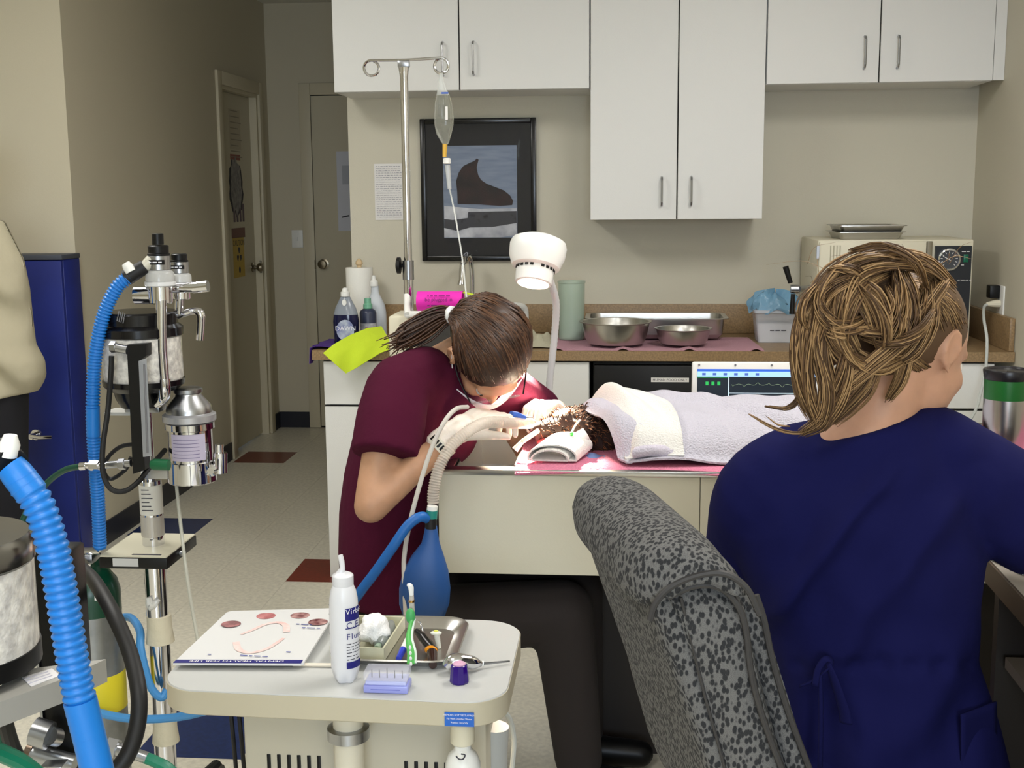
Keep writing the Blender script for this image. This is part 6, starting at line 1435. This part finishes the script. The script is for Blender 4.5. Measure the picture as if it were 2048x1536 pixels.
# ---------------------------------------------------------------- person in navy scrubs seen from behind
navy = mat('navy_scrub', (19, 20, 66), .9, bump=.3, bscale=16, spec=.12)
navyd = mat('navy_strap', (19, 20, 64), .9, spec=.12)
NYY = 1.95
p2 = thing('person', 'person in navy scrubs with blond tied-up hair seated with back turned', 'person', (P(1770, 1500, NYY).x, NYY, 0))
hd2 = P(1822, 702, 2.0)
M2 = frame(hd2, V((.74, .52, -.43)), V((.28, .36, .9)))
b = B()
head_base(b, M2, 1.06); ear(b, M2, -1); ear(b, M2, 1)
nk = P(1735, 880, 1.95)
cap(b, M2 @ V((-.03, 0, -.05)), nk, .056, .066)
rs = P(1915, 960, 1.97); ls = P(1520, 1005, 1.97)
hip2 = P(1780, 1560, 1.93)
b.ell(P(1715, 1080, 1.99), (.15, .085, .18)); b.ell(P(1755, 1330, 1.99), (.125, .08, .18)); b.ell(hip2+V((0, .03, -.02)), (.15, .1, .11))
chain(b, [nk, rs, P(2110, 1050, 2.02), P(2160, 1090, 2.25)], [.07, .06, .046, .03])
chain(b, [nk, ls, P(1470, 1190, 2.12), P(1560, 1180, 2.36)], [.07, .06, .046, .03])
k2 = [(hip2+V((-.09, .02, -.02)), hip2+V((-.1, .42, -.04)), V((hip2.x-.1, hip2.y+.40, .09))), (hip2+V((.09, .02, -.02)), hip2+V((.1, .42, -.04)), V((hip2.x+.1, hip2.y+.40, .09)))]
for l_ in k2: chain(b, l_, [.09, .062, .042])
hand(b, frame(P(1560, 1180, 2.36), V((.5, 1, -.2)), V((0, .2, 1))), 1, (25, 30, 20), 5, (40, -20), 1)
hand(b, frame(P(2160, 1090, 2.25), V((-.2, 1, -.2)), V((0, .2, 1))), 1, (25, 30, 20), 5, (40, -20), -1)
fuse('body', b, skinp, p2, .0075, 4)
eyes(M2, p2, eyew, iris)
b = B()
lw = [(1800, 1640, .20, .15), (1788, 1560, .192, .145), (1772, 1450, .182, .135), (1752, 1330, .168, .122), (1738, 1220, .178, .125), (1722, 1120, .2, .13), (1706, 1020, .205, .13), (1706, 950, .19, .12), (1718, 900, .15, .105), (1722, 868, .128, .1), (1716, 846, .112, .094)]
rings = []
for x_, y_, rx, ry in lw:
    c_ = P(x_, y_, 1.97)
    tl = .035 if y_ < 1100 else .015      # right shoulder carried higher
    rings.append([c_+V((rx*math.cos(a), ry*math.sin(a)*(1 if math.sin(a) < 0 else .9), tl*math.cos(a))) for a in [2*math.pi*k/36 for k in range(36)]])
b.loft(rings)
b.tube([P(1760, 888, 1.965), P(1850, 895, 1.965), P(1920, 945, 1.965), P(2010, 1005, 1.985), P(2085, 1050, 2.01)], [.066, .074, .085, .092, .094], 20, 4)
b.tube([P(1700, 905, 1.965), P(1600, 935, 1.965), P(1525, 990, 1.965), P(1505, 1080, 2.04), P(1490, 1150, 2.09)], [.064, .074, .08, .08, .078], 20, 4)
o = fuse('scrub_top', b, navy, p2, .008, 6)
# soft drape folds pressed into the cloth
for v in o.data.vertices:
    w_ = v.co+ORG[o.name]; px_, py_, dd_ = prj(w_)
    if w_.y < 1.97:
        d1_ = (px_-1560)*.75+(py_-1250)*.66; d2_ = (px_-1500)*.6+(py_-1100)*.8
        f_ = .024*math.exp(-((px_-(1760-.78*(py_-950)))/30)**2)*max(0, min(1, (py_-900)/80, (1290-py_)/70))
        f_ += .016*math.exp(-((px_-(1930-.7*(py_-960)))/34)**2)*max(0, min(1, (py_-930)/80, (1250-py_)/90))-.010*math.exp(-((px_-(1640-.5*(py_-1000)))/40)**2)*max(0, min(1, (py_-930)/60, (1200-py_)/80))
        f_ += .011*math.sin((px_-1400+.5*py_)/34+1.5*noise.noise(V((px_/160, py_/160, 0))))*max(0, min(1, (py_-1180)/160))
        f_ -= .012*math.exp(-((py_-1332)/16)**2)*(.6+.4*math.sin(px_/9))
        f_ += .011*noise.noise(V((px_/70, py_/110, 3)))
        v.co += V((0, -1, 0))*f_
# neckband
bow = P(1655, 1335, 1.835)
mk('back_tie', B().tube([P(1600, 1372, 1.838), P(1625, 1362, 1.83), P(1648, 1345, 1.825), P(1665, 1326, 1.826), P(1652, 1318, 1.822), P(1636, 1340, 1.822), P(1630, 1372, 1.82)], .0055, 8, 5, flat=.4), navyd, p2, 180)
mk('back_tie', B().tube([P(1655, 1325, 1.825), P(1672, 1370, 1.818), P(1688, 1420, 1.815), P(1692, 1446, 1.815)], [.006, .009, .011, .012], 8, 5, flat=.35), navyd, p2, 180)
mk('back_tie', B().tube([P(1640, 1350, 1.824), P(1642, 1430, 1.818), P(1640, 1540, 1.812)], .004, 8, 5), navyd, p2, 180)
mk('hip_pocket', B().grid(lambda u, v: P(1920+70*u, 1428-26*u+130*v, 1.858+.05*u), 8, 8, thick=.004), navyd, p2, 180)
b = B()
for l_ in k2: chain(b, l_, [.108, .082, .062])
b.ell(hip2+V((0, 0, -.03)), (.19, .15, .11))
fuse('trousers', b, navy, p2, .01, 5)
for l_ in k2:
    b = B(); a_ = l_[2]; cap(b, a_+V((0, -.03, -.048)), a_+V((0, .15, -.055)), .04, .034); b.ell(a_+V((0, 0, -.02)), (.045, .05, .045)); fuse('shoe', b, whitep, p2, .008, 3)
# hair
hg = [mat('hair_blond_a', (124, 94, 60), .6), mat('hair_blond_b', (84, 60, 38), .6), mat('hair_blond_c', (166, 132, 90), .6)]
b = B()
b.ell(M2 @ V((-.028, 0, .038)), (.107, .090, .098), 24, 16, M2)
b.ell(M2 @ V((-.062, 0, -.0)), (.066, .072, .08), 20, 14, M2)
fuse('hair_cap', b, hg[1], p2, .007, 3)
bun = P(1700, 605, 1.875)
b = B(); b.ell(bun+V((0, .025, 0)), (.062, .05, .055), 18, 12); b.ell(bun+V((-.03, .03, -.045)), (.05, .045, .06), 18, 12); b.ell(bun+V((.055, .04, .01)), (.05, .045, .05))
fuse('hair_bun', b, hg[1], p2, .007, 3)
random.seed(33)
R_ = random.uniform; G_ = random.gauss
def lock(out, guide, n, sd, flare=1.0, m=5):      # a lock: fine strands that follow one guide
    pp = [V(p) for p in guide]
    for i in range(n):
        a = R_(0, 6.28); r_ = sd*math.sqrt(R_(0, 1)); k1 = R_(-.5, .5); st_ = R_(0, .25) if R_(0, 1) < .4 else 0; ln = R_(.82, 1.04)
        pts = []
        for k, p in enumerate(pp):
            t = k/(len(pp)-1); f_ = (.55+.6*math.sin(math.pi*min(1, t*.9+.08)))*(1+(flare-1)*t)
            d = V((math.cos(a+k1*t*3), math.sin(a+k1*t*3), math.sin(a*2+k1*t)*.8))
            pts.append(p+d*r_*f_)
        pts[-1] = pts[-2].lerp(pts[-1], ln)
        out.append(pts)
M2i = M2.inverted()
def oncap(v, k0=0):
    d = v-V((-.03, 0, .03)); k_ = math.sqrt((d.x/.106)**2+(d.y/.090)**2+(d.z/.100)**2); return V((-.03, 0, .03))+d/k_*(1+k0)
lines = []
root = M2i @ (bun+V((.03, .03, .0)))
for i in range(900):     # smooth cap swept back from hairline and temples to the bun
    th = -2.05+3.6*(i+R_(0, 1))/900
    st_ = V((.076*math.cos(th)-.012, .089*math.sin(th), .082-.034*abs(th)))
    e_ = root+V((G_(0, .012), G_(0, .016), G_(0, .014))); k0 = R_(0, .022); t0 = R_(0, .45)
    pts = []
    for j in range(6):
        t = t0+(1-t0)*j/5; v_ = st_.lerp(e_, t)+V((0, st_.y*.22*math.sin(math.pi*t), .045*math.sin(math.pi*t)))
        pts.append(M2 @ oncap(v_, k0))
    lines.append(pts)
for i in range(260):     # nape and behind the ear, swept up
    u = R_(0, 1); st_ = V((-.022-.07*u, -.082+.02*u+.1*u*R_(0, 1), -.052-.035*u))
    e_ = root+V((G_(0, .012), G_(0, .012), G_(-.02, .014))); k0 = R_(0, .02)
    lines.append([M2 @ oncap(st_.lerp(e_, t)+V((-.03*math.sin(math.pi*t), 0, 0)), k0) for t in (0, .25, .5, .75, 1)])
mk('hair', strands(lines, .0013, 3, (.5, 1, 1, 1, .8), 2), hg, p2, 180)
L1 = []
px3 = lambda *q: [P(x, y, d) for x, y, d in q]
lock(L1, px3((1900, 575, 1.92), (1850, 530, 1.89), (1790, 517, 1.87), (1730, 520, 1.855), (1670, 550, 1.845), (1630, 605, 1.84), (1612, 670, 1.845)), 150, .017)
lock(L1, px3((1820, 530, 1.88), (1760, 522, 1.85), (1700, 540, 1.835), (1655, 590, 1.83), (1635, 650, 1.835), (1622, 720, 1.84)), 150, .018)
lock(L1, px3((1770, 540, 1.86), (1720, 560, 1.83), (1690, 610, 1.82), (1685, 665, 1.825), (1710, 710, 1.835)), 120, .018)
lock(L1, px3((1700, 560, 1.83), (1735, 590, 1.815), (1760, 640, 1.815), (1765, 690, 1.825)), 100, .018)
lock(L1, px3((1800, 545, 1.86), (1812, 600, 1.835), (1800, 660, 1.83), (1768, 705, 1.835)), 110, .02)
lock(L1, px3((1860, 570, 1.89), (1850, 630, 1.865), (1820, 690, 1.855), (1790, 720, 1.855)), 110, .02)
lock(L1, px3((1660, 600, 1.835), (1668, 660, 1.825), (1700, 715, 1.83), (1750, 730, 1.84), (1800, 715, 1.85)), 110, .017)
NB = len(L1)
mk('bun_strands', strands(L1, .0013, 3, (.6, 1, 1, 1, .6), 3), hg, p2, 180)
for q in range(16):
    a0_ = R_(-.4, 3.4); r0_ = R_(45, 95); cx_, cy2 = 1715+G_(0, 25), 615+G_(0, 22); sp_ = R_(1.2, 2.4)*random.choice((-1, 1))
    lock(L1, px3(*[(cx_+r0_*math.cos(a0_+sp_*t)*(1.15-.15*t), cy2+r0_*.85*math.sin(a0_+sp_*t), 1.842-.03*math.sin(math.pi*t)-R_(0, .006)) for t in (0, .33, .66, 1)]), 22, .007)
mk('bun_locks', strands(L1[-352:], .0013, 3, (.4, 1, 1, .5), 3), hg, p2, 180)
L1 = []
lock(L1, px3((1655, 560, 1.85), (1615, 630, 1.84), (1602, 710, 1.84), (1612, 790, 1.845), (1640, 855, 1.855)), 150, .016)
lock(L1, px3((1640, 640, 1.84), (1640, 710, 1.835), (1655, 780, 1.84), (1645, 840, 1.85), (1605, 868, 1.855)), 110, .014)
lock(L1, px3((1700, 690, 1.83), (1690, 750, 1.835), (1670, 805, 1.845), (1640, 855, 1.855)), 110, .014)
lock(L1, px3((1890, 565, 1.90), (1850, 620, 1.86), (1800, 680, 1.835), (1735, 735, 1.83), (1680, 785, 1.84), (1640, 845, 1.855)), 130, .011)
lock(L1, px3((1840, 640, 1.86), (1815, 700, 1.855), (1800, 755, 1.86), (1775, 800, 1.87)), 70, .010)
lock(L1, px3((1760, 720, 1.84), (1735, 775, 1.845), (1700, 815, 1.855), (1668, 848, 1.86)), 60, .010)
lock(L1, px3((1606, 730, 1.845), (1602, 785, 1.85), (1575, 815, 1.855), (1530, 812, 1.86)), 26, .004)
lock(L1, px3((1640, 850, 1.855), (1595, 866, 1.858), (1548, 856, 1.86), (1498, 828, 1.86)), 26, .0022)
lock(L1, px3((1580, 853, 1.86), (1556, 850, 1.86), (1532, 832, 1.86)), 8, .001)
mk('loose_locks', strands(L1, .0012, 3, (.7, 1, 1, .8, .3), 4), hg, p2, 180)
lines = []
for i in range(40):
    a = P(R_(1610, 1900), R_(525, 600), 1.88); d_ = V((G_(0, .03), G_(-.01, .02), R_(.0, .03)))
    lines.append([a, a+d_*.5+V((0, 0, .012)), a+d_+V((G_(0, .008), 0, .006))])
mk('flyaway_hairs', strands(lines, .0004, 3, (1, 1, .4), 4), hg, p2, 180)
# ---------------------------------------------------------------- person in khaki at the left edge
khaki = mat('khaki_cloth', (172, 164, 140), .9, bump=.25, bscale=25)
KY = 4.1
p3 = thing('person', 'person in khaki shirt and black trousers standing by the blue cabinet', 'person', (P(-75, 900, KY).x, KY, 0))
c3 = P(-75, 600, KY)
b = B()
hd3 = V((c3.x, KY, 1.62)); M3 = frame(hd3, V((-.8, .5, -.2)), V((0, 0, 1)))
head_base(b, M3); ear(b, M3, 1); ear(b, M3, -1)
n3 = V((c3.x, KY, 1.46)); cap(b, hd3+V((0, 0, -.05)), n3, .05, .056)
b.ell(V((c3.x, KY, 1.2)), (.15, .1, .22)); b.ell(V((c3.x, KY, .95)), (.15, .11, .15))
shR, elR, wrR = V((c3.x+.13, KY, 1.36)), V((c3.x+.16, KY-.02, 1.08)), V((c3.x-.02, KY-.2, 1.1))
chain(b, [n3, shR, elR, wrR], [.05, .045, .036, .026]); chain(b, [n3, V((c3.x-.17, KY, 1.4)), V((c3.x-.24, KY-.05, 1.12)), V((c3.x-.1, KY-.25, 1.08))], [.06, .055, .042, .028])
hand(b, frame(wrR, V((-.6, -.6, 0)), V((0, 0, 1))), 1); hand(b, frame(V((c3.x-.1, KY-.25, 1.08)), V((.5, -.6, 0)), V((0, 0, 1))), 1)
l3 = [[V((c3.x+s*.09, KY, .88)), V((c3.x+s*.1, KY-.02, .48)), V((c3.x+s*.1, KY+.02, .09))] for s in (-1, 1)]
for l_ in l3: chain(b, l_, [.09, .062, .042])
fuse('body', b, skin, p3, .01, 4)
eyes(M3, p3, eyew, iris)
b = B()
rg = []
for y_, xr, ry in ((440, 4, .12), (480, 24, .13), (520, 44, .135), (580, 56, .14), (640, 62, .14), (690, 68, .145), (722, 86, .15), (750, 89, .15), (780, 86, .15), (800, 74, .15)):
    e_ = P(xr, y_, KY); rx = e_.x-c3.x
    rg.append([V((c3.x+rx*math.cos(a), KY+ry*math.sin(a), e_.z-.03*math.cos(a)*(0)+(.03 if y_ > 770 else 0)*math.cos(a))) for a in [2*math.pi*k/32 for k in range(32)]])
b.loft(rg)
chain(b, [V((c3.x, KY, 1.4)), shR+V((-.01, 0, 0)), elR, wrR+V((.02, .02, 0))], [.09, .075, .07, .05]); chain(b, [V((c3.x, KY, 1.42)), V((c3.x-.17, KY, 1.39)), V((c3.x-.24, KY-.05, 1.12))], [.08, .08, .07])
o = fuse('khaki_shirt', b, khaki, p3, .01, 4)
for v in o.data.vertices:
    w_ = v.co+ORG[o.name]; v.co += V((0, -1, 0))*(.02*math.sin(w_.z*22+w_.x*30+3*noise.noise(w_*4)))*(1 if w_.y < KY else 0)
b = B()
for l_ in l3: chain(b, l_, [.125, .095, .08])
b.ell(V((c3.x, KY, .88)), (.20, .14, .13))
fuse('trousers', b, mat('black_trousers', (18, 18, 24), .9), p3, .012, 4)
for l_ in l3:
    b = B(); a_ = l_[2]; cap(b, a_+V((0, .04, -.045)), a_+V((-.06, -.16, -.052)), .042, .036); fuse('shoe', b, black, p3, .01, 3)
b = B(); b.ell(M3 @ V((-.028, 0, .035)), (.104, .087, .094), 20, 14, M3); b.ell(M3 @ V((-.06, 0, -.03)), (.06, .075, .09), 18, 12, M3)
fuse('hair', b, mat('hair_dark', (34, 26, 24), .5), p3, .009, 3)
# ---------------------------------------------------------------- the dog
furm = [mat('fur_brown', (84, 48, 28), .7), mat('fur_dark', (44, 24, 16), .7), mat('fur_rust', (122, 76, 44), .7)]
dg_ = thing('dog', 'brown furry dog lying asleep on its side under the white blanket', 'dog', (P(1200, 900, 3.0).x, 3.02, TZ+.012))
dh = P(1136, 856, 3.0); sn = P(1084, 862, 2.95)
b = B()
b.ell(dh, (.058, .05, .052)); chain(b, [dh+V((-.01, -.01, -.004)), sn], [.04, .027]); b.ell(sn+V((-.012, -.004, .006)), (.016, .018, .013))
jaw = P(1082, 886, 2.95); chain(b, [dh+V((-.005, -.02, -.025)), jaw], [.028, .015])
chain(b, [dh+V((.02, 0, -.005)), P(1200, 885, 3.02), V((.02, 3.05, TZ+.06))], [.046, .05, .046])
chain(b, [V((.02, 3.05, TZ+.06)), V((.30, 3.05, TZ+.06)), V((.48, 3.05, TZ+.056)), V((.62, 3.06, TZ+.052))], [.046, .044, .042, .038])
b.ell(dh+V((.03, -.045, -.012)), (.034, .014, .045)); b.ell(dh+V((.035, .035, .018)), (.032, .015, .038))
for k, (x_, y_) in enumerate(((.1, 2.92), (.2, 2.93), (.5, 2.94), (.58, 2.96))):
    chain(b, [V((x_+.03, 3.02, TZ+.055)), V((x_-.02, y_-.0, TZ+.042)), V((x_-.07 if k < 2 else x_+.07, y_-.045, TZ+.04))], [.032, .02, .014])
chain(b, [V((.64, 3.06, TZ+.06)), V((.76, 3.08, TZ+.035)), V((.84, 3.06, TZ+.03))], [.022, .016, .008])
body = fuse('body', b, furm[1], dg_, .006, 3)
mk('nose', B().ell(sn+V((-.026, -.006, .008)), (.009, .012, .009), 12, 8), mat('dog_nose', (30, 24, 24), .3), dg_, 180)
mk('eye', B().ell(dh+V((-.03, -.037, .022)), .0075, 10, 8), black, dg_, 180)
mk('tongue', B().tube([P(1098, 876, 2.94), P(1086, 880, 2.93), P(1076, 884, 2.93)], [.011, .012, .006], 10, 3, flat=.5), mat('tongue_pink', (170, 70, 76), .4), dg_, 180)
random.seed(9)
fb_ = B(); body.data.update(); vs = [v for v in body.data.vertices]
for k in range(4200):
    v = random.choice(vs); w_ = v.co+ORG[body.name]
    if w_.x > -.0 or w_.x < sn.x-.005: continue
    n_ = v.normal; flow = V((.7, -.1, -.25)); d_ = (n_*.5+flow*.6+V((G_(0, .3), G_(0, .3), G_(0, .3)))).normalized(); l_ = R_(.008, .018)
    fb_.tube([w_-n_*.002, w_+d_*l_*.5+n_*.003, w_+d_*l_+V((0, 0, -.003))], [.0013, .0011, .0003], 3, 0, k % 3)
mk('fur', fb_, furm, dg_, 180, kind='stuff')
t = thing('foreleg_bandage', 'white taped bandage with green catheter cap on the foreleg', 'bandage', P(1150, 890, 2.9))
mk('tape_roll', B().tube([P(1132, 890, 2.9), P(1148, 883, 2.9), P(1172, 868, 2.91)], [.014, .018, .0165], 16, 3), mat('white_tape', (238, 238, 234), .7, bump=.2, bscale=60), t)
mk('green_cap', B().ell(P(1143, 868, 2.885), (.0055, .005, .005), 12, 8), mat('cap_green', (70, 190, 80), .35), t)
mk('catheter_line', B().tube([P(1143, 866, 2.885), P(1150, 852, 2.9), P(1160, 840, 2.92)], .0024, 8, 4), whitep, t)
t = thing('breathing_tube_tie', 'small white tube end tied at the mouth of the dog', 'tube', P(1045, 890, 2.84))
mk('tube_end', B().tube([P(1076, 862, 2.9), P(1058, 874, 2.87), P(1044, 884, 2.86)], [.006, .006, .006], 10, 3), mat('tube_ivory', (222, 206, 184), .4), t)
mk('flared_cap', B().tube([P(1044, 884, 2.86), P(1030, 900, 2.855)], [.0055, .0085], 12), whitep, t)
t = mk('blue_pad', B().grid(lambda u, v: P(1168+42*u, 922-10*v-6*u*v, 2.86+.05*v)+V((0, 0, .006*math.sin(5*u)*v)), 10, 6, thick=.002), mat('pad_blue', (120, 140, 190), .5), None, 60, 'crumpled pale blue pad corner under the neck of the dog', 'pad')
